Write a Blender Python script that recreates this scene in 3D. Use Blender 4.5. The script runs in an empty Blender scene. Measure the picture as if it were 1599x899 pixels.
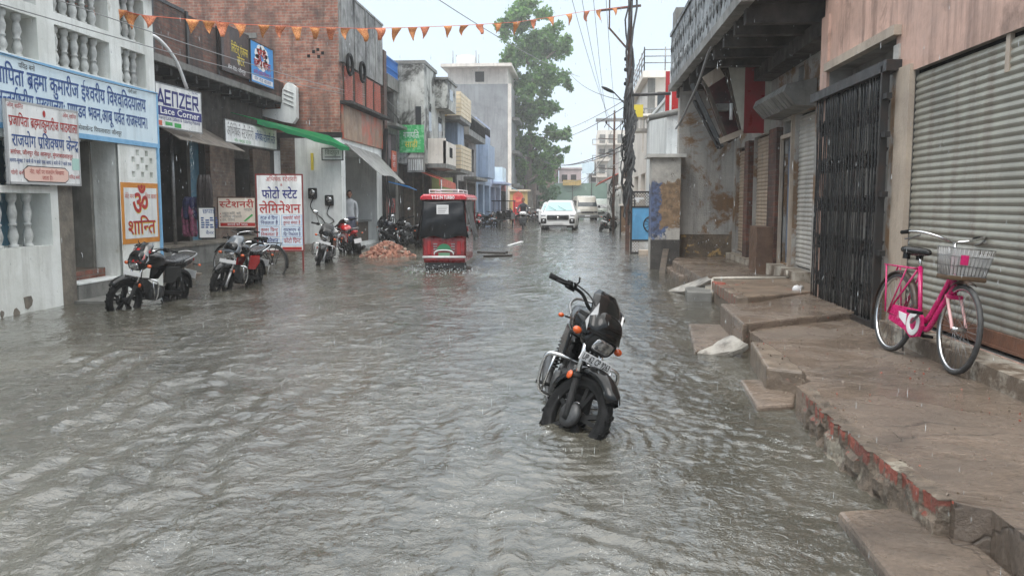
import bpy, bmesh, math, random
import numpy as np
from mathutils import Vector, Matrix, Euler
R = math.radians
sc = bpy.context.scene
COL = sc.collection
rnd = random.Random(7)

# ------------------------------------------------------------------ camera
F_PX, CAM_H = 1320.0, 1.4
PITCH = math.atan((449.5 - 316) / F_PX)
YAW = math.atan((905 - 799.5) / F_PX * math.cos(PITCH))
cd = bpy.data.cameras.new('camera'); cam = bpy.data.objects.new('camera', cd); COL.objects.link(cam)
cam.location = (0, 0, CAM_H); cam.rotation_euler = (R(90) - PITCH, 0, YAW)
cd.sensor_width = 36; cd.lens = 36 * F_PX / 1599; cd.clip_start = .05; cd.clip_end = 1500
sc.camera = cam

# ------------------------------------------------------------------ sky, sun, exposure
SUN_EL, SUN_ROT = R(58), R(200)
w = bpy.data.worlds.new('World'); sc.world = w; w.use_nodes = True
nt = w.node_tree; nt.nodes.clear()
wo = nt.nodes.new('ShaderNodeOutputWorld'); bg = nt.nodes.new('ShaderNodeBackground')
sky = nt.nodes.new('ShaderNodeTexSky'); sky.sky_type = 'NISHITA'; sky.sun_disc = False
sky.sun_elevation = SUN_EL; sky.sun_rotation = SUN_ROT; sky.dust_density = 3; sky.air_density = 1; sky.ozone_density = 1
hs = nt.nodes.new('ShaderNodeHueSaturation'); hs.inputs['Saturation'].default_value = .45
mx = nt.nodes.new('ShaderNodeMix'); mx.data_type = 'RGBA'; mx.inputs[0].default_value = .86
mx.inputs[7].default_value = (7.0, 8.5, 10.0, 1)          # the even overcast layer
bg.inputs['Strength'].default_value = .09
tcw = nt.nodes.new('ShaderNodeTexCoord'); sxw = nt.nodes.new('ShaderNodeSeparateXYZ'); mr = nt.nodes.new('ShaderNodeMapRange')
mr.interpolation_type = 'SMOOTHSTEP'; mr.inputs['From Min'].default_value = .32; mr.inputs['From Max'].default_value = .85; mr.inputs['To Min'].default_value = 1.0; mr.inputs['To Max'].default_value = 2.8
mulw = nt.nodes.new('ShaderNodeVectorMath'); mulw.operation = 'SCALE'
nt.links.new(tcw.outputs['Generated'], sxw.inputs[0]); nt.links.new(sxw.outputs[2], mr.inputs['Value']); nt.links.new(mr.outputs[0], mulw.inputs['Scale'])
nt.links.new(sky.outputs[0], hs.inputs['Color']); nt.links.new(hs.outputs[0], mx.inputs[6])
zc = nt.nodes.new('ShaderNodeMix'); zc.data_type = 'RGBA'; zc.inputs[6].default_value = (7.0, 8.5, 10.0, 1); zc.inputs[7].default_value = (8.7, 8.8, 8.7, 1)   # bluish low, neutral overhead
mf = nt.nodes.new('ShaderNodeMapRange'); mf.inputs['From Min'].default_value = .3; mf.inputs['From Max'].default_value = .75
nt.links.new(sxw.outputs[2], mf.inputs['Value']); nt.links.new(mf.outputs[0], zc.inputs[0]); nt.links.new(zc.outputs[2], mx.inputs[7])
nt.links.new(mx.outputs[2], mulw.inputs[0]); nt.links.new(mulw.outputs[0], bg.inputs[0]); nt.links.new(bg.outputs[0], wo.inputs[0])
sd = bpy.data.lights.new('sun', 'SUN'); sun = bpy.data.objects.new('sun', sd); COL.objects.link(sun)
sd.energy = 1.2; sd.angle = R(40); sd.color = (1, .97, .93)
sun.rotation_euler = (R(90) - SUN_EL, 0, R(180) - SUN_ROT)
sc.view_settings.view_transform = 'Standard'; sc.view_settings.look = 'None'
sc.view_settings.gamma = 1; sc.view_settings.exposure = 0.5; sc.view_settings.use_curve_mapping = False
sc.cycles.max_bounces = 6; sc.cycles.volume_bounces = 1; sc.cycles.transparent_max_bounces = 8

# ------------------------------------------------------------------ pixel -> place helpers (photo pixels, known plane)
cp_, sp_, cy_, sy_ = math.cos(PITCH), math.sin(PITCH), math.cos(YAW), math.sin(YAW)
def ray(u, v):
    a, b = (u - 799.5) / F_PX, -(v - 449.5) / F_PX
    f, r, q = (-sy_*cp_, cy_*cp_, -sp_), (cy_, sy_, 0), (-sy_*sp_, cy_*sp_, cp_)
    return [f[i] + a*r[i] + b*q[i] for i in range(3)]
def atX(u, v, x): d = ray(u, v); t = x/d[0]; return (x, d[1]*t, CAM_H + d[2]*t)
def atY(u, v, y): d = ray(u, v); t = y/d[1]; return (d[0]*t, y, CAM_H + d[2]*t)
def atZ(u, v, z=0): d = ray(u, v); t = (z-CAM_H)/d[2]; return (d[0]*t, d[1]*t, z)

# ------------------------------------------------------------------ mesh builder
class MB:
    def __init__(s): s.v, s.f, s.m, s.sm = [], [], [], []; s.cur = 0; s.smooth = False
    def mat(s, i): s.cur = i; return s
    def add(s, vs, fs, smooth=None):
        o = len(s.v); s.v += [tuple(p) for p in vs]
        for f in fs:
            s.f.append([i+o for i in f]); s.m.append(s.cur); s.sm.append(s.smooth if smooth is None else smooth)
        return s
    def quad(s, a, b, c, d): return s.add([a, b, c, d], [(0, 1, 2, 3)])
    def box(s, a, b, mtx=None, bev=0):
        (x0, y0, z0), (x1, y1, z1) = a, b
        if x0 > x1: x0, x1 = x1, x0
        if y0 > y1: y0, y1 = y1, y0
        if z0 > z1: z0, z1 = z1, z0
        if bev:
            e = min(bev, (x1-x0)*.45, (y1-y0)*.45, (z1-z0)*.45)
            bm = bmesh.new(); bmesh.ops.create_cube(bm, size=1)
            for q in bm.verts: q.co = Vector(((x0+x1)/2+q.co.x*(x1-x0), (y0+y1)/2+q.co.y*(y1-y0), (z0+z1)/2+q.co.z*(z1-z0)))
            bmesh.ops.bevel(bm, geom=bm.edges[:], offset=e, segments=2, profile=.6, affect='EDGES')
            bm.verts.index_update(); vs = [q.co.copy() for q in bm.verts]; fs = [[q.index for q in f.verts] for f in bm.faces]; bm.free()
        else:
            vs = [(x, y, z) for z in (z0, z1) for y in (y0, y1) for x in (x0, x1)]
            fs = [(0, 2, 3, 1), (4, 5, 7, 6), (0, 1, 5, 4), (2, 6, 7, 3), (0, 4, 6, 2), (1, 3, 7, 5)]
        if mtx: vs = [mtx @ Vector(p) for p in vs]
        return s.add(vs, fs)
    def bar(s, p, q, w, h, up=(0, 0, 1)):
        p, q = Vector(p), Vector(q); d = (q-p).normalized(); u = Vector(up)
        if abs(d.dot(u)) > .98: u = Vector((0, 1, 0))
        a = d.cross(u).normalized(); b = a.cross(d)
        vs = [e + a*(w/2*i) + b*(h/2*j) for e in (p, q) for i, j in ((-1, -1), (1, -1), (1, 1), (-1, 1))]
        return s.add(vs, [(3, 2, 1, 0), (4, 5, 6, 7), (0, 1, 5, 4), (1, 2, 6, 5), (2, 3, 7, 6), (3, 0, 4, 7)])
    def tube(s, pts, r, n=8, cap=True, closed=False):
        pts = [Vector(p) for p in pts]; N = len(pts); rs = r if hasattr(r, '__len__') else [r]*N
        vs = []; a = None
        for i, p in enumerate(pts):
            if closed: d = pts[(i+1) % N] - pts[i-1]
            else: d = pts[min(i+1, N-1)] - pts[max(i-1, 0)]
            d = d.normalized() if d.length > 1e-9 else Vector((0, 0, 1))
            if a is None: a = d.cross(Vector((0, 0, 1)) if abs(d.z) < .9 else Vector((0, 1, 0)))
            a = a - d*a.dot(d)
            if a.length < 1e-6: a = d.cross(Vector((1, .2, 0)))
            a.normalize(); b = d.cross(a)
            for k in range(n):
                t = 2*math.pi*k/n; vs.append(p + (a*math.cos(t) + b*math.sin(t))*rs[i])
        fs = []
        for i in range(N if closed else N-1):
            j = (i+1) % N
            for k in range(n): fs.append((i*n+k, i*n+(k+1) % n, j*n+(k+1) % n, j*n+k))
        s.add(vs, fs, True)
        if cap and not closed:
            o = len(s.v) - len(vs)
            s.f += [[o+k for k in range(n)][::-1], [o+(N-1)*n+k for k in range(n)]]; s.m += [s.cur]*2; s.sm += [False]*2
        return s
    def lathe(s, prof, n=24, axis='z', c=(0, 0, 0), smooth=True, a0=0, a1=2*math.pi):
        full = abs(a1-a0-2*math.pi) < 1e-6; k = n if full else n+1; vs = []
        for r, h in prof:
            for i in range(k):
                t = a0 + (a1-a0)*i/n; x, y = r*math.cos(t), r*math.sin(t)
                p = (x, y, h) if axis == 'z' else ((h, x, y) if axis == 'x' else (x, h, y))
                vs.append((p[0]+c[0], p[1]+c[1], p[2]+c[2]))
        fs = []
        for j in range(len(prof)-1):
            for i in range(n):
                i2 = (i+1) % k; fs.append((j*k+i, j*k+i2, (j+1)*k+i2, (j+1)*k+i))
        return s.add(vs, fs, smooth)
    def cyl(s, p, q, r, n=12, r2=None): return s.tube([p, q], [r, r if r2 is None else r2], n)
    def prism(s, poly, z0, z1):
        n = len(poly)
        if sum(poly[i][0]*poly[(i+1) % n][1] - poly[(i+1) % n][0]*poly[i][1] for i in range(n)) < 0: poly = poly[::-1]
        vs = [(p[0], p[1], z0) for p in poly] + [(p[0], p[1], z1 if len(p) < 3 else p[2]) for p in poly]
        return s.add(vs, [list(range(n))[::-1], list(range(n, 2*n))] + [(i, (i+1) % n, n+(i+1) % n, n+i) for i in range(n)])
    def extrude(s, poly, d):           # polygon of 3-D points, thickened by vector d
        n = len(poly); d = Vector(d)
        return s.add([Vector(p) for p in poly] + [Vector(p)+d for p in poly], [list(range(n)), list(range(n, 2*n))[::-1]] + [(i, n+i, n+(i+1) % n, (i+1) % n) for i in range(n)])
    def loft(s, rings, cap=True, smooth=True):
        n = len(rings[0]); vs = [p for r in rings for p in r]; fs = []
        for j in range(len(rings)-1):
            for i in range(n): fs.append((j*n+i, j*n+(i+1) % n, (j+1)*n+(i+1) % n, (j+1)*n+i))
        s.add(vs, fs, smooth)
        if cap:
            o = len(s.v)-len(vs); L = len(rings)-1
            s.f += [[o+k for k in range(n)][::-1], [o+L*n+k for k in range(n)]]; s.m += [s.cur]*2; s.sm += [smooth]*2
        return s
    def ell(s, c, r, n=14, m=9, mtx=None):
        vs, fs = [], []
        for j in range(m+1):
            t = math.pi*j/m
            for i in range(n):
                a = 2*math.pi*i/n; p = Vector((r[0]*math.sin(t)*math.cos(a), r[1]*math.sin(t)*math.sin(a), r[2]*math.cos(t)))
                if mtx: p = mtx @ p
                vs.append(p + Vector(c))
        for j in range(m):
            for i in range(n): fs.append((j*n+i, (j+1)*n+i, (j+1)*n+(i+1) % n, j*n+(i+1) % n))
        return s.add(vs, fs, True)
    def xf(s, mtx, start=0):
        for i in range(start, len(s.v)): s.v[i] = tuple(mtx @ Vector(s.v[i]))
        return s
    def build(s, name, mats, parent=None, world=False, bevel=0, sub=0, solid=0):
        me = bpy.data.meshes.new(name); me.from_pydata(s.v, [], s.f)
        for m in (mats if isinstance(mats, (list, tuple)) else [mats]): me.materials.append(m)
        me.polygons.foreach_set('material_index', s.m); me.polygons.foreach_set('use_smooth', s.sm)
        me.validate(); me.update()
        o = bpy.data.objects.new(name, me); COL.objects.link(o)
        if parent is not None:
            o.parent = parent
            if world: o.location = -world_loc(parent)
        if solid:
            d = o.modifiers.new('s', 'SOLIDIFY'); d.thickness = solid; d.offset = 0
        if bevel:
            b = o.modifiers.new('b', 'BEVEL'); b.width = bevel; b.segments = 2; b.limit_method = 'ANGLE'; b.angle_limit = R(40)
        if sub:
            b = o.modifiers.new('s', 'SUBSURF'); b.levels = b.render_levels = sub
        return o
def world_loc(o):
    p = Vector((0, 0, 0))
    while o is not None: p = p + Vector(o.location); o = o.parent
    return p
def each(name, mats, parent, boxes, world=True, **kw):     # one mesh per box
    for a, b in boxes: q = MB(); q.box(a, b); q.build(name, mats, parent, world, **kw)
def tag(o, label=None, cat=None, group=None, kind=None):
    if label: o['label'] = label
    if cat: o['category'] = cat
    if group: o['group'] = group
    if kind: o['kind'] = kind
    return o
def thing(name, label, cat, loc=(0, 0, 0), rot=(0, 0, 0), group=None):
    o = bpy.data.objects.new(name, None); COL.objects.link(o); o.location = loc; o.rotation_euler = rot; o.empty_display_size = .1
    return tag(o, label, cat, group)
def copy_tree(o, parent=None):
    c = o.copy(); COL.objects.link(c)
    if parent is not None: c.parent = parent
    for ch in list(o.children): copy_tree(ch, c)
    return c
def ngon(cx, cy, r, n, a0=0): return [(cx + r*math.cos(a0+2*math.pi*i/n), cy + r*math.sin(a0+2*math.pi*i/n)) for i in range(n)]
def sag(p, q, d, n=14): return [Vector(p).lerp(Vector(q), i/n) - Vector((0, 0, d*4*(i/n)*(1-i/n))) for i in range(n+1)]
def sm(pts, n=5):                     # smooth curve through points
    P = [Vector(p) for p in pts]; P = [P[0]*2-P[1]] + P + [P[-1]*2-P[-2]]; out = []
    for i in range(1, len(P)-2):
        for k in range(n):
            t = k/n; a, b, c, d = P[i-1], P[i], P[i+1], P[i+2]
            out.append(.5*((2*b) + (c-a)*t + (2*a-5*b+4*c-d)*t*t + (3*b-a-3*c+d)*t**3))
    return out + [P[-2]]

# ------------------------------------------------------------------ materials
def C(r, g, b): return tuple((x/255/12.92 if x <= 10 else ((x/255+.055)/1.055)**2.4) for x in (r, g, b)) + (1,)
def new_mat(name):
    m = bpy.data.materials.new(name); m.use_nodes = True; t = m.node_tree
    return m, t, t.nodes['Principled BSDF']
def nd(t, typ, **kw):
    n = t.nodes.new(typ)
    for k, v in kw.items():
        if k.startswith('_'): setattr(n, k[1:], v)
        else: n.inputs[k.replace('_', ' ')].default_value = v
    return n
def ramp(t, src, a, b, ca=(0, 0, 0, 1), cb=(1, 1, 1, 1)):
    r = t.nodes.new('ShaderNodeValToRGB'); e = r.color_ramp.elements
    e[0].position, e[1].position, e[0].color, e[1].color = a, b, ca, cb
    t.links.new(src, r.inputs[0]); return r.outputs[0]
def mixc(t, fac, a, b, mode='MIX'):
    m = t.nodes.new('ShaderNodeMix'); m.data_type = 'RGBA'; m.blend_type = mode
    for sock, v in ((m.inputs[0], fac), (m.inputs[6], a), (m.inputs[7], b)):
        if hasattr(v, 'links'): t.links.new(v, sock)
        else: sock.default_value = v
    return m.outputs[2]
def mulf(t, src, k):
    m = nd(t, 'ShaderNodeMath', _operation='MULTIPLY'); t.links.new(src, m.inputs[0]); m.inputs[1].default_value = k; return m.outputs[0]
def noise(t, vec, scale, detail=4, rough=.6, dist=0):
    n = nd(t, 'ShaderNodeTexNoise', Scale=scale, Detail=detail, Roughness=rough, Distortion=dist); t.links.new(vec, n.inputs['Vector']); return n.outputs[0]
def objco(t, scale=None, loc=None):
    c = t.nodes.new('ShaderNodeTexCoord').outputs['Object']
    if scale is None: return c
    m = nd(t, 'ShaderNodeMapping', Scale=scale); t.links.new(c, m.inputs['Vector']); return m.outputs[0]
def mat(name, c1, c2=None, scale=2.5, rough=.5, metal=0, bump=0, bscale=30, streak=None, sa=.6, stain=None, st=(.52, .62), stscale=1.2, coat=0, emit=None, lohi=(.38, .62), spec=None):
    m, t, b = new_mat(name); co = objco(t); col = c1
    if c2: col = mixc(t, ramp(t, noise(t, co, scale, 6, .65), *lohi), c1, c2)
    if stain: col = mixc(t, ramp(t, noise(t, co, stscale, 8, .7, .4), *st), col, stain)
    if streak:
        v = objco(t, (4.5, 4.5, .45)); col = mixc(t, mulf(t, ramp(t, noise(t, v, 1, 6, .7), .48, .68), sa), col, streak)
    if hasattr(col, 'links'): t.links.new(col, b.inputs['Base Color'])
    else: b.inputs['Base Color'].default_value = col
    b.inputs['Roughness'].default_value = rough; b.inputs['Metallic'].default_value = metal
    if spec is not None: b.inputs['Specular IOR Level'].default_value = spec
    if coat: b.inputs['Coat Weight'].default_value = coat; b.inputs['Coat Roughness'].default_value = .08
    if c2 and not metal:
        t.links.new(ramp(t, noise(t, co, scale*1.7, 5), .3, .7, (rough*.7,)*3+(1,), (min(1, rough*1.25),)*3+(1,)), b.inputs['Roughness'])
    if bump:
        bn = nd(t, 'ShaderNodeBump', Strength=min(1, bump), Distance=.02*max(1, bump)); t.links.new(noise(t, co, bscale, 6, .6), bn.inputs['Height']); t.links.new(bn.outputs[0], b.inputs['Normal'])
    return m
def brick_mat(name, a, bcol, mortar, bw=.24, bh=.085, ms=.012, stain=None, st=(.5, .66), stscale=.7, streak=None, sa=.6, rough=.7):
    m, t, b = new_mat(name); co = objco(t)
    sx = t.nodes.new('ShaderNodeSeparateXYZ'); t.links.new(co, sx.inputs[0])
    ad = nd(t, 'ShaderNodeMath', _operation='ADD'); t.links.new(sx.outputs[0], ad.inputs[0]); t.links.new(sx.outputs[1], ad.inputs[1])
    cb = t.nodes.new('ShaderNodeCombineXYZ'); t.links.new(ad.outputs[0], cb.inputs[0]); t.links.new(sx.outputs[2], cb.inputs[1])
    nz = nd(t, 'ShaderNodeTexNoise', Scale=6, Detail=3); t.links.new(co, nz.inputs['Vector'])
    wob = nd(t, 'ShaderNodeVectorMath', _operation='MULTIPLY_ADD'); t.links.new(nz.outputs['Color'], wob.inputs[0]); wob.inputs[1].default_value = (.06, .05, 0); t.links.new(cb.outputs[0], wob.inputs[2])
    br = nd(t, 'ShaderNodeTexBrick', Color1=a, Color2=bcol, Mortar=mortar, Scale=1, Mortar_Size=ms, Mortar_Smooth=.3, Bias=0, Brick_Width=bw, Row_Height=bh)
    t.links.new(wob.outputs[0], br.inputs['Vector'])
    dk = mixc(t, ramp(t, noise(t, co, 4.5, 3), .3, .7), (.55, .5, .5, 1), (1.25, 1.2, 1.15, 1)); col = mixc(t, 1, mixc(t, mulf(t, ramp(t, noise(t, co, 9, 5), .35, .75), .6), br.outputs[0], mortar), dk, 'MULTIPLY')
    if stain: col = mixc(t, ramp(t, noise(t, co, stscale, 8, .72, .5), *st), col, stain)
    if streak: col = mixc(t, mulf(t, ramp(t, noise(t, objco(t, (3, 3, .35)), 1, 6, .7), .46, .66), sa), col, streak)
    t.links.new(col, b.inputs['Base Color']); b.inputs['Roughness'].default_value = rough
    inv = nd(t, 'ShaderNodeMath', _operation='SUBTRACT'); inv.inputs[0].default_value = 1; t.links.new(br.outputs['Fac'], inv.inputs[1])
    h = nd(t, 'ShaderNodeMath', _operation='ADD'); t.links.new(inv.outputs[0], h.inputs[0]); t.links.new(mulf(t, noise(t, co, 30, 5), .8), h.inputs[1])
    bn = nd(t, 'ShaderNodeBump', Strength=.8, Distance=.012); t.links.new(h.outputs[0], bn.inputs['Height']); t.links.new(bn.outputs[0], b.inputs['Normal'])
    return m
def translucent(m, col, f=.4):
    t = m.node_tree; b = t.nodes['Principled BSDF']; o = t.nodes['Material Output']; tr = t.nodes.new('ShaderNodeBsdfTranslucent'); tr.inputs[0].default_value = col
    mxs = t.nodes.new('ShaderNodeMixShader'); mxs.inputs[0].default_value = f; t.links.new(b.outputs[0], mxs.inputs[1]); t.links.new(tr.outputs[0], mxs.inputs[2]); t.links.new(mxs.outputs[0], o.inputs['Surface']); return m
def glass_mat(name, col, rough=.06):
    m, t, b = new_mat(name); b.inputs['Base Color'].default_value = col; b.inputs['Roughness'].default_value = rough; b.inputs['Specular IOR Level'].default_value = .8
    return m
def g(v): return (v, v, v, 1)
K = {}
K['black'] = mat('black_gloss_paint', g(.006), rough=.16, coat=.2, spec=.3)
K['blackm'] = mat('black_plastic', g(.012), g(.02), 8, .5, spec=.12)
K['rubber'] = mat('tyre_rubber', g(.008), g(.018), 12, .6, bump=.2, bscale=90, spec=.1)
K['chrome'] = mat('chrome', g(.62), rough=.16, metal=1)
K['alu'] = mat('cast_aluminium', g(.32), g(.2), 14, .38, metal=.9)
K['iron'] = mat('black_iron', g(.02), C(60, 45, 38), 6, .42, lohi=(.5, .8))
K['rust'] = mat('rusty_iron', C(92, 62, 48), C(58, 44, 38), 9, .7, bump=.3)
K['white'] = mat('white_paint', g(.72), g(.6), 5, .35)
K['amber'] = mat('amber_lens', C(190, 78, 14), rough=.2, coat=.5)
K['redlens'] = mat('red_lens', C(150, 8, 10), rough=.2, coat=.5)
K['lens'] = mat('headlamp_lens', g(.55), g(.16), 26, .08, metal=.75, lohi=(.42, .58))
K['glass'] = glass_mat('dark_window_glass', C(42, 52, 56))
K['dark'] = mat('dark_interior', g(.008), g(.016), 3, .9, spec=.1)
K['plate'] = mat('plate_white', g(.66), rough=.4)
K['seat'] = mat('wet_vinyl_seat', g(.014), g(.024), 10, .25, spec=.3)
K['red'] = mat('red_paint', C(165, 14, 20), rough=.22, coat=.5)
K['wire'] = mat('cable_black', g(.02), rough=.5)
K['wiregrey'] = mat('cable_grey', g(.22), rough=.5)
K['txtblack'] = mat('lettering_black', g(.03), rough=.5)
K['txtblue'] = mat('lettering_blue', C(28, 62, 128), C(46, 84, 142), 12, .5)
K['txtnavy'] = mat('lettering_navy', C(22, 26, 110), rough=.45)
K['txtred'] = mat('lettering_red', C(178, 32, 30), C(160, 44, 38), 12, .5)
K['txtorange'] = mat('lettering_orange', C(200, 90, 60), rough=.5)
K['txtwhite'] = mat('lettering_white', g(.78), rough=.5)
K['txtyellow'] = mat('lettering_yellow', C(222, 200, 70), rough=.5)
K['txtgreen'] = mat('lettering_green', C(60, 160, 80), rough=.5)
K['txtgrey'] = mat('lettering_grey', g(.2), rough=.5)

# ------------------------------------------------------------------ lettering (Latin and Devanagari from Blender's own built-in font)
_gc = {}
def glyph(ch, bold=0):
    if (ch, bold) in _gc: return _gc[ch, bold]
    def mesh(s):
        c = bpy.data.curves.new('t', 'FONT'); c.body = s; c.resolution_u = 2; c.offset = bold
        o = bpy.data.objects.new('t', c); COL.objects.link(o); bpy.context.view_layer.update()
        m = o.evaluated_get(bpy.context.evaluated_depsgraph_get()).to_mesh()
        r = ([(v.co.x, v.co.y) for v in m.vertices], [list(p.vertices) for p in m.polygons])
        bpy.data.objects.remove(o); bpy.data.curves.remove(c); return r
    vs, fs = mesh(ch); adv = 0
    if not ('\u0900' <= ch <= '\u0903' and ch != 'ः' or ch in 'ुूृेैॅॉ्'):
        p, _ = mesh(ch + 'स'); adv = max(x for x, y in p) - glyph_ref(mesh)
        if ch == ' ': adv = .3
    _gc[ch, bold] = (vs, fs, adv); return _gc[ch, bold]
def glyph_ref(mesh):
    if 'ref' not in _gc: _gc['ref'] = max(x for x, y in mesh('स')[0])
    return _gc['ref']
STEM = set('कखगघचजझञणतथधनपफबभमयलवशषसक्ष')
def clip_right(vs, fs, x):
    bm = bmesh.new(); bv = [bm.verts.new((a, b, 0)) for a, b in vs]
    for f in fs:
        try: bm.faces.new([bv[i] for i in f])
        except ValueError: pass
    bmesh.ops.bisect_plane(bm, geom=bm.verts[:]+bm.edges[:]+bm.faces[:], plane_co=(x, 0, 0), plane_no=(1, 0, 0), clear_outer=True)
    bm.verts.index_update(); r = ([(v.co.x, v.co.y) for v in bm.verts], [[v.index for v in f.verts] for f in bm.faces]); bm.free(); return r
def shape_text(s, bold=0):
    V, F, x = [], [], 0.0
    def put(vs, fs, dx):
        o = len(V); V.extend((a+dx, b) for a, b in vs); F.extend([i+o for i in f] for f in fs)
    cons = lambda c: '\u0915' <= c <= '\u0939' or c in 'ड़ढ़'
    i = 0
    while i < len(s):
        c = s[i]
        if not cons(c):
            vs, fs, a = glyph(c, bold); put(vs, fs, x); x += a; i += 1; continue
        cl = [c]; i += 1
        while i+1 < len(s) and s[i] == '्' and cons(s[i+1]): cl.append(s[i+1]); i += 2
        marks = ''
        while i < len(s) and ('\u093e' <= s[i] <= '\u094d' or s[i] in '\u0901\u0902'): marks += s[i]; i += 1
        reph = len(cl) > 1 and cl[0] == 'र'
        if reph: cl = cl[1:]
        if 'ि' in marks: vs, fs, a = glyph('ि', bold); put(vs, fs, x); x += a
        rak = len(cl) > 1 and cl[-1] == 'र'
        if rak: cl = cl[:-1]
        for k, ch in enumerate(cl):
            vs, fs, a = glyph(ch, bold)
            if k < len(cl)-1:
                cut = a - .175 if ch in STEM and ch not in 'कफ' else a*(.74 if ch in 'कफ' else .86)
                h = clip_right(vs, fs, cut); put(h[0], h[1], x); x += cut
            else:
                put(vs, fs, x); x0 = x; x += a
                if rak: put([(0, .22), (-.24, .02), (-.24, -.05), (-.17, -.05), (.03, .13)], [[0, 1, 2, 3, 4]], x0 + a*.72)
        for mk in marks:
            if mk == 'ि': continue
            vs, fs, a = glyph(mk, bold); put(vs, fs, x); x += a
        if reph:
            vs, fs, a = glyph('े', bold); put([(-p-.42, q) for p, q in vs], [f[::-1] for f in fs], x+.02)
    return V, F, x
def letter(mb, s, origin, ux, uy, x, y, h=None, width=None, m=0, bold=0, align='l', off=.004, maxw=None):
    """write s on the plane (origin; unit vectors ux, uy); (x, y) baseline start; h = letter height."""
    V, F, W = shape_text(s, bold); k = h/.66; kx = k
    if width: kx = width/W
    elif maxw and W*k > maxw: kx = maxw/W
    x0 = x - (W*kx/2 if align == 'c' else W*kx if align == 'r' else 0)
    ux, uy = Vector(ux).normalized(), Vector(uy).normalized(); n = ux.cross(uy); o = Vector(origin)
    mb.mat(m); mb.add([o + ux*(x0+a*kx) + uy*(y+b*k) + n*off for a, b in V], F)
    return W*kx
def rect(mb, origin, ux, uy, x0, y0, x1, y1, m=0, off=.002):
    ux, uy = Vector(ux).normalized(), Vector(uy).normalized(); n = ux.cross(uy); o = Vector(origin) + n*off
    mb.mat(m); mb.quad(o+ux*x0+uy*y0, o+ux*x1+uy*y0, o+ux*x1+uy*y1, o+ux*x0+uy*y1)
def facade(mb, axis, c, a0, a1, z0, z1, holes, depth, mw=0, mb_back=1, mrev=None, s=1):
    """wall sheet on plane axis=c from a0..a1, z0..z1 with rectangular recesses (a0,a1,z0,z1[,back slot[,depth]]); depth goes towards -s."""
    P = lambda a, z, d=0: (c - s*d, a, z) if axis == 'x' else (a, c - s*d, z)
    A = sorted({a0, a1} | {q for h in holes for q in h[:2] if a0 < q < a1}); Zs = sorted({z0, z1} | {q for h in holes for q in h[2:4] if z0 < q < z1})
    mb.mat(mw)
    for i in range(len(A)-1):
        for j in range(len(Zs)-1):
            ma, mz = (A[i]+A[i+1])/2, (Zs[j]+Zs[j+1])/2
            if any(h[0] < ma < h[1] and h[2] < mz < h[3] for h in holes): continue
            mb.quad(P(A[i], Zs[j]), P(A[i+1], Zs[j]), P(A[i+1], Zs[j+1]), P(A[i], Zs[j+1]))
    for h in holes:
        b0, b1, y0, y1 = h[:4]; bk = h[4] if len(h) > 4 else mb_back; dp = h[5] if len(h) > 5 else depth
        mb.mat(mw if mrev is None else mrev)
        for (p, q) in (((b0, y0), (b1, y0)), ((b1, y0), (b1, y1)), ((b1, y1), (b0, y1)), ((b0, y1), (b0, y0))):
            mb.quad(P(*p), P(*q), P(*q, dp), P(*p, dp))
        mb.mat(bk); mb.quad(P(b0, y0, dp), P(b1, y0, dp), P(b1, y1, dp), P(b0, y1, dp))
    mb.mat(mw)

# ================================================================== SETTING: ground, water, air
mb = MB(); mb.quad((-350, -60, -.17), (350, -60, -.17), (350, 350, -.17), (-350, 350, -.17))
tag(mb.build('ground', mat('wet_asphalt', g(.05), g(.085), 1.2, .45, bump=.3)), kind='structure')

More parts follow.
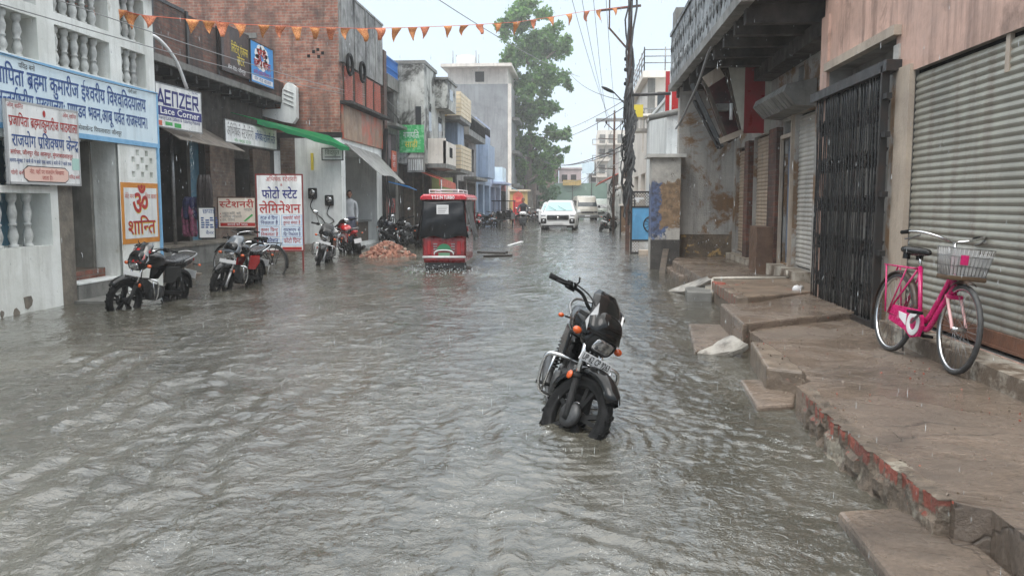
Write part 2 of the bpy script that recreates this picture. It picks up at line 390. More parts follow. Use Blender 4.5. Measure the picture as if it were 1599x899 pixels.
def make_water():
    ys = [1.0]; 
    while ys[-1] < 135:
        y = ys[-1]; ys.append(y + (.05 if y < 2.6 else .014 if y < 5.5 else .014*(y/5.5)**1.85))
    Y = np.array(ys); nx = 760; X = np.linspace(-10.2, 2.9, nx)
    xx, yy = np.meshgrid(X, Y)
    r = np.random.RandomState(3)
    def smooth(scale, seed, n=10, aniso=(1, 1)):
        q = np.random.RandomState(seed); z = np.zeros_like(xx)
        for i in range(n):
            a = q.uniform(0, 2*np.pi); k = 2*np.pi/scale*q.uniform(.55, 1.5)
            z += np.sin(k*(xx*np.cos(a)*aniso[0] + yy*np.sin(a)*aniso[1]) + q.uniform(0, 6.28))
        return z/math.sqrt(n)
    wx = xx + .07*smooth(1.6, 1) + .035*smooth(.5, 2); wy = yy + .10*smooth(1.7, 3) + .035*smooth(.55, 4)
    def train(ang, lam, seed, sharp=1.6, n=4):
        q = np.random.RandomState(seed); z = 0
        for i in range(n):
            a = ang + q.normal(0, .13); k = 2*np.pi/(lam*q.uniform(.8, 1.3)); z = z + np.sin(k*(wx*np.cos(a)+wy*np.sin(a)) + q.uniform(0, 6.28))
        z = z/n; return np.sign(z)*np.abs(z)**(1/sharp) if sharp != 1 else z
    far = lambda lam: np.clip(1.4 - .0065*yy/lam, 0, 1)         # drop waves the grid cannot carry
    m1 = np.clip(.75 - .35*(xx + .9) + .25*smooth(2.2, 11), 0, 1.3) * np.exp(-((yy-4.2)/3.2)**2)  # ridges along the street, left of the bike
    m2 = np.clip(.6 + .5*smooth(2.6, 12), 0, 1.2)
    m3 = np.clip(.55 + .5*smooth(2.0, 13), 0, 1.3)
    z = .020*m1*np.clip(.6+.6*smooth(1.3, 51, 8, (1, .35)), .15, 1.4)*train(.10, .32, 21, 1, 3)*far(.3)
    z += .0075*m2*train(2.25, .36, 22, 1)*far(.36)
    z += .0065*m3*train(1.15, .27, 23, 1)*far(.27)
    z += .0022*smooth(.20, 31, 14)*far(.2) + .0013*smooth(.11, 32, 16)*far(.11) + .0009*smooth(.065, 33, 18)*far(.065)
    z += .006*smooth(.9, 34, 10)*np.clip(1-yy/60, .2, 1)
    # wakes round the standing wheels, the rickshaw and the passing scooter
    for cx, cy, amp, lam, rad in ((-.03, 4.95, .006, .10, .55), (-.05, 6.1, .005, .12, .5), (-3.1, 17.1, .02, .25, 1.2), (-2.45, 17.1, .02, .25, 1.2), (-5.8, 10.1, .006, .15, .6), (-3.0, 44, .03, .5, 2)):
        d = np.hypot(xx-cx, yy-cy); z += amp*np.sin(2*np.pi*d/lam)*np.exp(-d/rad)
    # rings and little crowns where drops have just struck
    for i in range(1500):
        cy = 2.6*math.exp(r.uniform(0, 1.9)); cx = r.uniform(-.66*cy-.3, min(2.4, .52*cy)); rad = r.uniform(.015, .09)
        j0, j1 = np.searchsorted(Y, cy-.2), np.searchsorted(Y, cy+.2); i0, i1 = np.searchsorted(X, cx-.2), np.searchsorted(X, cx+.2)
        if j1 <= j0 or i1 <= i0: continue
        d = np.hypot(xx[j0:j1, i0:i1]-cx, yy[j0:j1, i0:i1]-cy)
        z[j0:j1, i0:i1] += r.uniform(.0012, .0034)*np.cos((d-rad)*2*np.pi/.035)*np.exp(-((d-rad)/.022)**2)
    calm = np.clip((1.75 - xx)/.5, .35, 1); z *= calm
    ny = len(Y); co = np.stack([xx, yy, z], -1).reshape(-1, 3).astype(np.float32)
    idx = np.arange(nx*ny).reshape(ny, nx)
    f = np.stack([idx[:-1, :-1], idx[:-1, 1:], idx[1:, 1:], idx[1:, :-1]], -1).reshape(-1, 4)
    me = bpy.data.meshes.new('water'); me.vertices.add(len(co)); me.vertices.foreach_set('co', co.ravel())
    me.loops.add(f.size); me.loops.foreach_set('vertex_index', f.ravel().astype(np.int32))
    me.polygons.add(len(f)); me.polygons.foreach_set('loop_start', np.arange(0, f.size, 4, dtype=np.int32)); me.polygons.foreach_set('loop_total', np.full(len(f), 4, dtype=np.int32))
    me.update(calc_edges=True); me.polygons.foreach_set('use_smooth', np.ones(len(f), dtype=bool))
    m, t, b = new_mat('murky_flood_water'); cov = objco(t)
    col = mixc(t, ramp(t, noise(t, objco(t, (1, .55, 1)), .9, 5, .6, .5), .36, .64), C(65, 63, 55), C(84, 81, 72))
    # pale flecks: thin froth, and sky glints off drop ripples painted into the colour
    fr = nd(t, 'ShaderNodeTexNoise', Scale=55, Detail=6, Roughness=.7, Distortion=1.2); t.links.new(cov, fr.inputs['Vector'])
    pt = ramp(t, noise(t, cov, 2.6, 6, .65, .6), .47, .64)
    ff = nd(t, 'ShaderNodeMath', _operation='MULTIPLY'); t.links.new(ramp(t, fr.outputs[0], .585, .66), ff.inputs[0]); t.links.new(pt, ff.inputs[1])
    col = mixc(t, mulf(t, ff.outputs[0], .75), col, C(205, 208, 205))
    t.links.new(col, b.inputs['Base Color']); b.inputs['Roughness'].default_value = .03; b.inputs['IOR'].default_value = 1.85; b.inputs['Specular IOR Level'].default_value = .5
    def ridged(vec, sc_, det, dist):
        n = nd(t, 'ShaderNodeTexNoise', Scale=sc_, Detail=det, Roughness=.55, Distortion=dist); n.noise_type = 'RIDGED_MULTIFRACTAL'; n.normalize = True; t.links.new(vec, n.inputs['Vector']); return n.outputs[0]
    mpf = nd(t, 'ShaderNodeMapping', Rotation=(0, 0, R(35)), Scale=(1, .6, 1)); t.links.new(cov, mpf.inputs['Vector'])
    hs_ = [(ridged(mpf.outputs[0], 4.5, 3, .5), .030), (ridged(cov, 12, 2, .6), .012), (noise(t, cov, 32, 2, .6, 1.2), .0058), (noise(t, cov, 80, 2, .6, .8), .0022)]
    acc = None
    for src, k in hs_:
        x = mulf(t, src, k)
        if acc is None: acc = x
        else: a = nd(t, 'ShaderNodeMath', _operation='ADD'); t.links.new(acc, a.inputs[0]); t.links.new(x, a.inputs[1]); acc = a.outputs[0]
    msk = nd(t, 'ShaderNodeMath', _operation='MULTIPLY'); t.links.new(acc, msk.inputs[0]); t.links.new(ramp(t, noise(t, mpf.outputs[0], 1.5, 4, .6, .7), .38, .62, (.32,)*3+(1,), (1.15,)*3+(1,)), msk.inputs[1]); acc = msk.outputs[0]
    bn = nd(t, 'ShaderNodeBump', Strength=1, Distance=1); t.links.new(acc, bn.inputs['Height']); t.links.new(bn.outputs[0], b.inputs['Normal'])
    me.materials.append(m)
    o = bpy.data.objects.new('water', me); COL.objects.link(o); tag(o, kind='structure')
make_water()

def make_haze():
    m = bpy.data.materials.new('rain_haze'); m.use_nodes = True; t = m.node_tree; t.nodes.clear()
    out = t.nodes.new('ShaderNodeOutputMaterial'); v = t.nodes.new('ShaderNodeVolumePrincipled')
    v.inputs['Color'].default_value = (.99, .995, 1, 1); v.inputs['Density'].default_value = HAZE; v.inputs['Anisotropy'].default_value = .2
    t.links.new(v.outputs[0], out.inputs['Volume'])
    b = MB(); b.box((-352, -62, -1.2), (352, 352, 30)); tag(b.build('haze', m), kind='stuff')
HAZE = .0014
make_haze()

# ================================================================== LEFT SIDE
M_white = mat('whitewashed_plaster', C(232, 234, 231), C(214, 216, 214), 1.5, .6, bump=.25, bscale=14, streak=C(120, 122, 118), sa=.35, stain=C(150, 148, 138), st=(.66, .8))
M_dirtywhite = mat('damp_whitewash', C(232, 234, 230), C(212, 214, 208), 1.5, .6, bump=.4, bscale=12, streak=C(140, 138, 128), sa=.35, stain=C(150, 142, 122), st=(.62, .78), stscale=2.6)
M_bluewhite = mat('pale_blue_paint', C(214, 230, 238), C(204, 222, 232), 2, .5, streak=C(150, 165, 172), sa=.3)
M_blueline = mat('blue_paint_line', C(110, 165, 205), C(128, 178, 214), 8, .5)
M_orange = mat('orange_paint_border', C(205, 135, 45), C(190, 120, 40), 6, .5)
M_mudplaster = mat('raw_cement_edge', C(128, 120, 108), C(98, 92, 84), 5, .75, bump=.5, bscale=20)
M_bal = mat('grey_baluster_paint', C(200, 202, 198), C(166, 168, 166), 7, .55, streak=C(70, 70, 66), sa=.5)
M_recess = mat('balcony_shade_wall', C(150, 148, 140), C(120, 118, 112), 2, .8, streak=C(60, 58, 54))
M_bluedoor = mat('blue_door_paint', C(70, 120, 140), C(58, 100, 122), 4, .5, streak=C(60, 66, 66), sa=.5)
M_wood = mat('weathered_wood', C(92, 80, 68), C(62, 55, 48), 7, .6, bump=.3, streak=C(40, 36, 32), sa=.7)
M_cement = mat('grey_cement', C(128, 127, 122), C(104, 103, 99), 2, .6, bump=.35, bscale=18, streak=C(60, 60, 58), sa=.55, stain=C(72, 70, 66), st=(.58, .72))
M_stained = mat('mould_stained_plaster', C(196, 197, 192), C(168, 168, 162), 2, .65, bump=.3, streak=C(66, 66, 62), sa=.85, stain=C(58, 57, 52), st=(.5, .6), stscale=.9)
def paving(name, a, bcol, dark):
    m, t, b = new_mat(name); co = objco(t)
    col = mixc(t, ramp(t, noise(t, co, 1.3, 8, .68, .3), .36, .66), a, bcol); col = mixc(t, mulf(t, ramp(t, noise(t, co, .9, 8, .7, .6), .5, .68), .75), col, dark)
    col = mixc(t, mulf(t, ramp(t, noise(t, co, 46, 3, .7), .46, .7), .6), col, dark)
    wv = nd(t, 'ShaderNodeTexNoise', Scale=3.2, Detail=4); t.links.new(co, wv.inputs['Vector'])
    wob = nd(t, 'ShaderNodeVectorMath', _operation='MULTIPLY_ADD'); t.links.new(wv.outputs['Color'], wob.inputs[0]); wob.inputs[1].default_value = (.5, .5, 0); t.links.new(co, wob.inputs[2])
    vo = nd(t, 'ShaderNodeTexVoronoi', Scale=1.15); vo.feature = 'DISTANCE_TO_EDGE'; t.links.new(wob.outputs[0], vo.inputs['Vector'])
    ck = ramp(t, vo.outputs['Distance'], .002, .012, (1, 1, 1, 1), (0, 0, 0, 1)); ckm = nd(t, 'ShaderNodeMath', _operation='MULTIPLY'); t.links.new(ck, ckm.inputs[0]); t.links.new(ramp(t, noise(t, co, 1.1, 3), .45, .56), ckm.inputs[1])
    col = mixc(t, mulf(t, ckm.outputs[0], .6), col, (.03, .026, .022, 1)); t.links.new(col, b.inputs['Base Color'])
    t.links.new(ramp(t, noise(t, co, 1.6, 5, .6, .5), .42, .64, (.07,)*3+(1,), (.45,)*3+(1,)), b.inputs['Roughness'])
    h = nd(t, 'ShaderNodeMath', _operation='SUBTRACT'); t.links.new(mulf(t, noise(t, co, 11, 10, .75), .045), h.inputs[0]); t.links.new(mulf(t, ckm.outputs[0], .012), h.inputs[1])
    pud = nd(t, 'ShaderNodeMath', _operation='MULTIPLY'); t.links.new(h.outputs[0], pud.inputs[0]); t.links.new(ramp(t, noise(t, co, 1.6, 5, .6, .5), .42, .64, (.15,)*3+(1,), (1, 1, 1, 1)), pud.inputs[1])
    bn = nd(t, 'ShaderNodeBump', Strength=.9, Distance=1); t.links.new(pud.outputs[0], bn.inputs['Height']); t.links.new(bn.outputs[0], b.inputs['Normal']); return m
M_wetcon = paving('wet_concrete', C(130, 115, 102), C(104, 92, 81), C(74, 65, 57))
M_brick = brick_mat('old_red_brick', C(170, 103, 81), C(133, 78, 63), C(146, 132, 119), stain=C(88, 70, 62), st=(.5, .7), streak=C(58, 48, 43), sa=.7)
M_brickdark = brick_mat('sooty_brick', C(120, 72, 56), C(92, 58, 48), C(96, 84, 76), stain=C(54, 46, 42), st=(.45, .62), streak=C(44, 39, 36), sa=.75)
M_darkslab = mat('dark_slab', C(44, 41, 38), C(28, 26, 25), 3, .8, bump=.4, stain=C(74, 68, 60), st=(.6, .7))  # near-black base with random paler blotches, for soffits, band and ledge

# ---- the whitewashed institute with balustrades
IX = -7.05
inst = thing('institute_building', 'whitewashed building with baluster balconies and blue Hindi lettering band', 'building', (IX, 10, -.17))
b = MB(); S1 = 0
facade(b, 'x', IX, 5.5, 11.0, -.17, 2.36, [(6.2, 8.2, .83, 1.52, 1, .5), (8.55, 10.84, .83, 1.52, 1, .5), (6.2, 8.2, 1.61, 2.2, 1, .5), (8.55, 10.84, 1.61, 2.2, 1, .5)], .5)
facade(b, 'x', IX, 12.56, 13.8, -.17, 2.36, [(12.95+dx*.14, 13.05+dx*.14, 1.80+dz*.115, 1.89+dz*.115, 2, .25) for dx, dz in ((1, 3), (3, 3), (0, 2), (2, 2), (4, 2), (1, 1), (3, 1), (0, 0), (2, 0), (4, 0))], .25)
b.mat(3); b.box((IX-.4, 11.0, -.17), (IX-.001, 11.33, 2.36)); b.mat(0)
b.box((IX-.42, 12.56, -.17), (IX-.05, 13.795, 2.36)); b.box((IX-6, 13.6, -.17), (IX-.43, 13.79, 5.3))
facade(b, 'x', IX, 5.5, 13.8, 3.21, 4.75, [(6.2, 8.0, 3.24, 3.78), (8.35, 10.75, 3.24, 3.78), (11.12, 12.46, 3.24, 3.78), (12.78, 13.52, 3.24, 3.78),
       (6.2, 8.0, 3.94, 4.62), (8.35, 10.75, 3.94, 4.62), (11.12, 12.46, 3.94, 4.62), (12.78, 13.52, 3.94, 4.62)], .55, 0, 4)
b.box((IX-.6, 5.5, 4.75), (IX+.12, 13.9, 4.9)); b.box((IX-6, 5.5, 4.9), (IX-.3, 13.8, 5.3)); b.box((IX-6, 5.4, -.17), (IX-.56, 5.5, 5.3))
# rough worn blotches and the broken plaster edge at the foot
b.mat(3)
for y, z, r_ in ((9.75, .04, .05), (10.25, .14, .10), (10.02, .02, .07)):
    b.extrude([(IX+.001, y + r_*rnd.uniform(.6, 1.2)*math.cos(t*.785), z + r_*rnd.uniform(.6, 1.3)*math.sin(t*.785)) for t in range(8)], (.006, 0, 0))
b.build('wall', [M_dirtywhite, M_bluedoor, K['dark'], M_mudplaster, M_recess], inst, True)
b = MB(); b.box((IX-.5, 5.5, 2.36), (IX+.02, 13.82, 3.21)); b.mat(1)
b.box((IX-.01, 5.5, 2.30), (IX+.025, 13.83, 2.37)); b.box((IX-.01, 5.5, 3.185), (IX+.026, 13.83, 3.215)); b.box((IX-.01, 13.75, 0.3), (IX+.027, 13.81, 2.30)); b.box((IX, 13.78, 2.37), (IX+.0265, 13.826, 3.185))
b.build('name_band', [M_bluewhite, M_blueline], inst, True)
b = MB(); O = (IX+.021, 0, 0); UX, UZ = (0, 1, 0), (0, 0, 1)
letter(b, 'प्रजापिता ब्रह्मा कुमारीज ईश्वरीय विश्वविद्यालय', O, UX, UZ, 13.42, 2.855, .20, m=0, bold=.013, align='r', width=3.72)
letter(b, 'अन्तर्राष्ट्रीय मुख्यालयः पाण्डव भवन,आबू पर्वत राजस्थान।', O, UX, UZ, 13.46, 2.59, .175, m=0, bold=.013, align='r', width=3.62)
letter(b, 'पवित्र बनो', O, UX, UZ, 10.3, 3.08, .06, m=1); letter(b, 'योगी बनो', O, UX, UZ, 12.9, 3.1, .05, m=1)
letter(b, 'उपसेवाकेन्द्र पिपलावाटा जौनपुर', O, UX, UZ, 11.4, 2.42, .06, m=1, width=1.25)
b.build('lettering', [K['txtblue'], K['txtblack']], inst, True)
prof = [(.055, 0), (.055, .04), (.035, .06), (.05, .14), (.058, .2), (.045, .3), (.032, .38), (.045, .40), (.045, .43), (.032, .45), (.045, .55), (.052, .64), (.04, .76), (.033, .82), (.05, .86), (.055, .9), (.055, 1)]
def balusters(y0, y1, z0, z1, n):
    for i in range(n):
        k = MB(); y = y0 + (y1-y0)*(i+.5)/n
        k.lathe([(r_*1.12, z0+.005 + h*(z1-z0-.01)) for r_, h in prof], 10, 'z', (IX-.1, y, 0)); k.build('baluster', M_bal, inst, True)
balusters(8.6, 10.62, .83, 1.52, 7); balusters(8.6, 10.62, 1.61, 2.2, 7)
balusters(8.6, 10.62, 3.24, 3.78, 7); balusters(11.12, 12.3, 3.24, 3.78, 5); balusters(12.78, 13.4, 3.24, 3.78, 3)
balusters(8.6, 10.62, 3.94, 4.62, 7); balusters(11.12, 12.3, 3.94, 4.62, 5); balusters(12.78, 13.4, 3.94, 4.62, 3)
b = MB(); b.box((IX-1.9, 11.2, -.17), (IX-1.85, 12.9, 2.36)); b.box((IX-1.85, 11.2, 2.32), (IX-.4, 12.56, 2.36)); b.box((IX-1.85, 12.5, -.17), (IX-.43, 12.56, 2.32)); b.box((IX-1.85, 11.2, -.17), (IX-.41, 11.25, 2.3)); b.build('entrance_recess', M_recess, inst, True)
b = MB()
for i in range(15): b.cyl((IX-.75, 11.36+i*.082, .3), (IX-.75, 11.36+i*.082, 2.28), .009, 6)
for z in (.32, .62, .72, 1.45, 2.27): b.box((IX-.765, 11.34, z-.015), (IX-.735, 12.54, z+.015))
b.box((IX-.78, 11.34, .42), (IX-.76, 12.54, .60)); b.box((IX-.795, 11.34, .62), (IX-.785, 12.54, 2.27)); b.build('entrance_grille', K['iron'], inst, True)
b = MB(); b.box((IX-1.8, 11.34, -.17), (IX+.02, 12.55, .24)); b.mat(1); b.box((IX-1.2, 11.34, .24), (IX-.28, 12.54, .40)); b.mat(2); b.box((IX-.27, 11.33, .2405), (IX+.03, 12.56, .265)); b.mat(0); b.box((IX+.03, 11.2, -.17), (IX+.55, 12.7, .03)); b.build('doorstep', [M_cement, brick_mat('step_brick', C(130, 70, 55), C(110, 60, 50), C(110, 100, 90)), M_white], inst, True)
# painted Om panel on the pillar
b = MB(); b.mat(0); b.box((IX, 12.585, .75), (IX+.006, 13.74, 1.71)); b.mat(1); b.box((IX, 12.66, .83), (IX+.009, 13.68, 1.63))
O = (IX+.0095, 0, 0)
letter(b, 'ॐ', (IX+.007, 0, 0), UX, UZ, 13.16, 1.19, .36, m=3, bold=.028, align='c'); letter(b, 'ॐ', O, UX, UZ, 13.15, 1.2, .36, m=2, bold=.02, align='c')
letter(b, 'शान्ति', (IX+.007, 0, 0), UX, UZ, 13.18, .885, .215, m=3, bold=.013, align='c', width=.86); letter(b, 'शान्ति', O, UX, UZ, 13.16, .90, .215, m=2, bold=.013, align='c', width=.86)
letter(b, 'मेरे मन', O, UX, UZ, 12.69, 1.46, .07, m=4); letter(b, 'शिव बाबा', O, UX, UZ, 13.66, 1.46, .07, m=4, align='r')
b.build('painted_panel', [M_orange, M_white, K['txtred'], K['txtyellow'], K['txtorange']], inst, True)

def board(name, label, p, w_, h_, ux, writer, mats, frame=None, th=.03, uy=(0, 0, 1), legs=None, group=None, cat='sign'):
    """flat signboard: p = lower left corner seen from the front; ux along its face."""
    root = thing(name, label, cat, p, group=group); ux, uy = Vector(ux).normalized(), Vector(uy).normalized(); n = ux.cross(uy)
    k = MB(); o = Vector((0, 0, 0)); k.extrude([o, o+ux*w_, o+ux*w_+uy*h_, o+uy*h_], -n*th); k.build('panel', mats[0], root)
    k = MB(); writer(k, o, ux, uy); 
    if k.v: k.build('lettering', mats[1:], root)
    if frame:
        k = MB(); 
        for a, c in ((o, o+ux*w_), (o+uy*h_, o+ux*w_+uy*h_), (o-uy*.014, o+uy*(h_+.014)), (o+ux*w_-uy*.014, o+ux*w_+uy*(h_+.014))): k.bar(a-n*.014, c-n*.014, .028, .036, n)
        k.build('frame', frame, root)
    if legs:
        for x in (0.02, w_-.02):
            k = MB(); k.bar(o+ux*x-n*.02, o+ux*x-n*.02+uy*-legs, .03, .03); k.build('leg', frame, root)
    return root
def wr(k, o, ux, uy):
    letter(k, 'ओम् शान्ति', o, ux, uy, .02, .92, .05, m=0); letter(k, 'ओम् शान्ति', o, ux, uy, 1.44, .90, .05, m=0, align='r')
    k.mat(0); k.add([Vector(o)+ux*(.74+.03*math.cos(t*.52))+uy*(.90+.045*math.sin(t*.52))+ux.cross(uy)*.004 for t in range(12)], [list(range(12))])
    letter(k, 'प्रजापिता ब्रह्माकुमारीज पाठशाला', o, ux, uy, .75, .705, .12, m=0, bold=.012, align='c', width=1.42)
    letter(k, 'राजयोग प्रशिक्षण केन्द्र', o, ux, uy, .77, .455, .145, m=1, bold=.012, align='c', width=1.38)
    letter(k, 'सर्राफा, जौनपुर रोड आनापुर, मुंगराबादशाहपुर', o, ux, uy, .04, .355, .05, m=0, width=1.28, bold=.01)
    letter(k, 'समय-सुबह 7 बजे से 9 बजे तक सायं 5 बजे से 7 बजे तक', o, ux, uy, .02, .255, .045, m=1, width=1.26, bold=.008)
    for (s, m) in ((.012, 3), (0, 2)):
        k.mat(m); k.add([Vector(o)+ux*x+uy*y+ux.cross(uy)*(.003+.002*(m == 2)) for x, y in ((.36-s, .03-s), (1.12+s, .03-s), (1.2+s, .07), (1.2+s, .17), (1.12+s, .21+s), (.36-s, .21+s), (.28-s, .17), (.28-s, .07))], [list(range(8))])
    letter(k, 'नोट: यहाँ पर राजयोग सिखाया', o, ux, uy, .74, .125, .05, m=0, align='c', width=.72, off=.007); letter(k, 'जाता है।', o, ux, uy, .74, .05, .05, m=0, align='c', off=.007)
    letter(k, 'योगी बनो', o, ux, uy, .03, .10, .05, m=0); letter(k, 'पवित्र बनो', o, ux, uy, 1.46, .08, .045, m=0, align='r')
    rect(k, o, ux, uy, 1.30, .2, 1.47, .36, 4, .004)
M_sheet = mat('painted_sheet_white', C(234, 234, 232), C(216, 218, 218), 2, .35, streak=C(140, 138, 132), sa=.5, stain=C(168, 160, 146), st=(.62, .76), stscale=2.4)
board('institute_signboard', 'white painted board with red and blue Hindi lines below the lettering band', (IX+.10, 9.9, 1.64), 1.48, 1.0, (0, 1, 0), wr,
      [M_sheet, K['txtred'], K['txtblue'], mat('salmon_cartouche', C(226, 190, 176), rough=.5), K['txtblack'], mat('pale_green_sticker', C(170, 205, 195), rough=.5)], mat('board_edge_grey', g(.4), rough=.5))

# ---- the shop row under the dark overhang
SX = -9.3
shop = thing('shop_row', 'low sooty brick shop row with deep overhang and raised plinth', 'building', (SX, 19, -.17))
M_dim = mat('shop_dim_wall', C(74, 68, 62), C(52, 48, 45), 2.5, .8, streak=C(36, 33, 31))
M_brickpale = brick_mat('pale_brick', C(120, 98, 84), C(100, 84, 74), C(112, 104, 96), stain=C(70, 62, 56))
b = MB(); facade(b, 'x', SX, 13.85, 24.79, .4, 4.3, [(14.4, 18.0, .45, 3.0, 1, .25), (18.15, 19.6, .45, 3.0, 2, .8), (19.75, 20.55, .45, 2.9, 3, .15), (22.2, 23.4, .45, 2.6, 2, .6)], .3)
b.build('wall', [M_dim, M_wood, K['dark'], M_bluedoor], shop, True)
b = MB(); each('brick_pillar', M_brickpale, shop, [((SX+.003, 20.6, .45), (SX+.12, 22.1, 3.0)), ((SX+.003, 23.45, .45), (SX+.1, 24.78, 2.9))])
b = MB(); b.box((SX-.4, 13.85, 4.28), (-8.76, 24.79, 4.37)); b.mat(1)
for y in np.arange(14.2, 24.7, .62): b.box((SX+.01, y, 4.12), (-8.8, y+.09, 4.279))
b.mat(2); b.box((-8.78, 13.85, 4.30), (-8.70, 24.79, 4.45)); b.build('overhang', [M_darkslab, M_darkslab, M_cement], shop, True)
b = MB(); b.box((-9.6, 13.85, 4.371), (-8.73, 20.2, 5.55)); b.box((-9.6, 20.2, 4.371), (-8.73, 24.79, 4.9)); b.mat(1)
for y in (17.0, 18.55, 20.15): b.box((-8.74, y, 4.46), (-8.69, y+.09, 5.6))
b.box((-9.62, 13.85, 5.551), (-8.71, 18.5, 5.62)); b.build('parapet', [M_brickdark, M_iron if False else K['iron']], shop, True)
b = MB()
for y in np.arange(13.9, 18.5, .19): b.box((-9.45-.02*(int(y*10) % 2), y, 5.62), (-9.4, y+.188, 7.2))
b.build('sheet_screen', M_cement, shop, True)
b = MB(); b.box((SX-.3, 13.85, -.17), (-8.72, 24.79, .42)); b.mat(1); b.box((SX-.2, 13.84, .42), (-8.68, 24.785, .475)); b.mat(2); b.box((-8.719, 13.9, -.1), (-8.70, 18.5, .2)); b.build('plinth', [M_cement, M_mudplaster, M_brickpale], shop, True)
for y0 in (14.45, 15.35, 16.25, 17.15):
    b = MB()
    for i in range(5): b.box((SX-.23, y0+i*.17, .47), (SX-.2+.012*(i % 2), y0+i*.17+.165, 2.96))
    b.build('plank_shutter', M_wood, shop, True)
b = MB(); b.extrude([(-8.15, 20.3, 2.62), (-9.25, 20.4, 3.2), (-9.25, 17.3, 3.25), (-8.3, 17.2, 2.7)], (0, 0, .02)); b.build('canvas_canopy', mat('grey_canvas', C(110, 102, 92), C(84, 78, 72), 3, .7, streak=C(60, 56, 52)), shop, True)
# step stones in front of the plinth
for (x0, y0, x1, y1, z, lb) in ((-8.7, 14.3, -7.9, 16.3, .16, 'long cement step below the plank shutters of the shop row'), (-7.88, 14.6, -7.35, 15.9, .05, 'thin stone slab step lowest before the plank shutters'), (-8.7, 23.0, -7.9, 24.6, .2, 'cement step in front of the whitewashed meter wall')):
    b = MB(); b.prism([(x0, y0, z), (x1, y0+.04, z-.01), (x1+.03, y1, z-.01), (x0, y1-.05, z)], -.17, z); tag(b.build('stone_step', M_wetcon, bevel=.015), lb, 'step')
# white stepped stump of a staircase wall
b = MB(); b.extrude([atY(u, v, 24.55) for u, v in ((405, 171), (438, 170), (441, 140), (446, 131), (452, 128), (462, 136), (463, 184), (457, 193), (440, 190), (405, 180))], (0, .22, 0)); b.build('stair_wall_stump', M_white, shop, True)
b = MB()
for i, v in enumerate((140, 147, 154, 161)): p, q = atY(443, v, 24.54), atY(458, v+6, 24.54); b.bar(p, q, .03, .02)
b.build('step_mark', K['txtgrey'], shop, True)

# ---- signs on the shop row
UXL = (0, 1, 0)
def wr(k, o, ux, uy):
    W_, H_ = 1.85, .87
    rect(k, o, ux, uy, 0, .235, W_, .42, 1, .003)
    # block lettering AENZER built from strokes
    def st(x, pts, t=.045):
        for (a, c, d, e) in pts:
            p, q = Vector(o)+ux*(x+a)+uy*c, Vector(o)+ux*(x+d)+uy*e; dr = (q-p).normalized(); s_ = ux.cross(uy).cross(dr)*t/2; p -= dr*t*.4; q += dr*t*.4; nn = ux.cross(uy)*.004
            k.mat(0); k.add([p-s_+nn, q-s_+nn, q+s_+nn, p+s_+nn], [(0, 1, 2, 3)])
    y0, y1, ym = .47, .74, .60
    st(.05, [(0, y0, .13, y1), (.13, y1, .25, y0), (.04, y0+.05, .22, y0+.05)], .06)
    st(.36, [(0, y0, 0, y1), (0, y1, .19, y1), (0, ym, .17, ym), (0, y0, .19, y0)], .055)
    st(.64, [(0, y0, 0, y1), (0, y1, .19, y1), (.19, y1, .19, y0)], .055)
    st(.92, [(0, y1, .2, y1), (.2, y1, 0, y0), (0, y0, .2, y0)], .055)
    st(1.20, [(0, y0, 0, y1), (0, y1, .19, y1), (0, ym, .17, ym), (0, y0, .19, y0)], .055)
    st(1.48, [(0, y0, 0, y1), (0, y1, .2, y1), (.2, y1, .2, ym), (.2, ym, .03, ym), (.08, ym, .22, y0)], .055)
    letter(k, 'Lace Corner', o, ux, uy, .93, .275, .125, m=2, bold=.012, align='c', width=1.6, off=.006)
    letter(k, 'Fancy Lace, Latkan & Tailoring Material', o, ux, uy, .93, .16, .075, m=0, align='c', width=1.68)
    letter(k, 'Mob. 9415', o, ux, uy, 1.7, .81, .04, m=0, align='r')
    rect(k, o, ux, uy, .06, .03, .2, .13, 3, .004); rect(k, o, ux, uy, .32, .05, .6, .12, 4, .004); rect(k, o, ux, uy, .68, .03, .95, .12, 4, .004)
board('lace_shop_signboard', 'white and navy signboard reading AENZER Lace Corner', (-8.45, 16.55, 2.92), 1.85, .87, (0.05, 1, 0), wr, [M_sheet, K['txtnavy'], K['txtnavy'], K['txtwhite'], K['txtorange'], K['txtgreen']], K['alu'])
def wr(k, o, ux, uy):
    letter(k, 'अभिषेक स्टेशनरी', o, ux, uy, .08, .16, .24, m=0, width=1.6); letter(k, 'अभिषेक स्टेशनरी स्टोर', o, ux, uy, 1.78, .16, .2, m=1, width=1.4, bold=.012)
    letter(k, 'मो० 9450 2210', o, ux, uy, .5, .04, .07, m=2, width=1.0); 
    for i in range(5): rect(k, o, ux, uy, .15+i*.32, .44, .2+i*.32, .49, 0, .004)
board('stationery_signboard', 'long white signboard with grey and blue Hindi words under the overhang', (-8.55, 20.1, 2.86), 3.3, .54, (0.02, 1, 0), wr, [M_sheet, K['txtgrey'], K['txtblue'], K['txtgreen']], K['alu'])
def wr(k, o, ux, uy):
    letter(k, 'लिटिल एंजल्स', o, ux, uy, 1.1, .52, .2, m=0, align='c', width=1.05); letter(k, 'सेंटर', o, ux, uy, 1.15, .26, .2, m=0, align='c'); letter(k, 'मेन रोड, जौनपुर', o, ux, uy, .9, .07, .09, m=1, align='c', width=1.1)
    rect(k, o, ux, uy, .15, .15, .5, .95, 2, .003)
board('dark_billboard', 'dark brown billboard with yellow Hindi lettering on the brick parapet', (-8.62, 20.2, 4.6), 1.72, 1.1, (0, 1, 0), wr, [mat('dark_print', C(62, 52, 50), C(44, 38, 38), 3, .35), K['txtyellow'], K['txtwhite'], mat('brown_print', C(100, 66, 48), C(70, 44, 36), 6, .4)], K['iron'], th=.06)
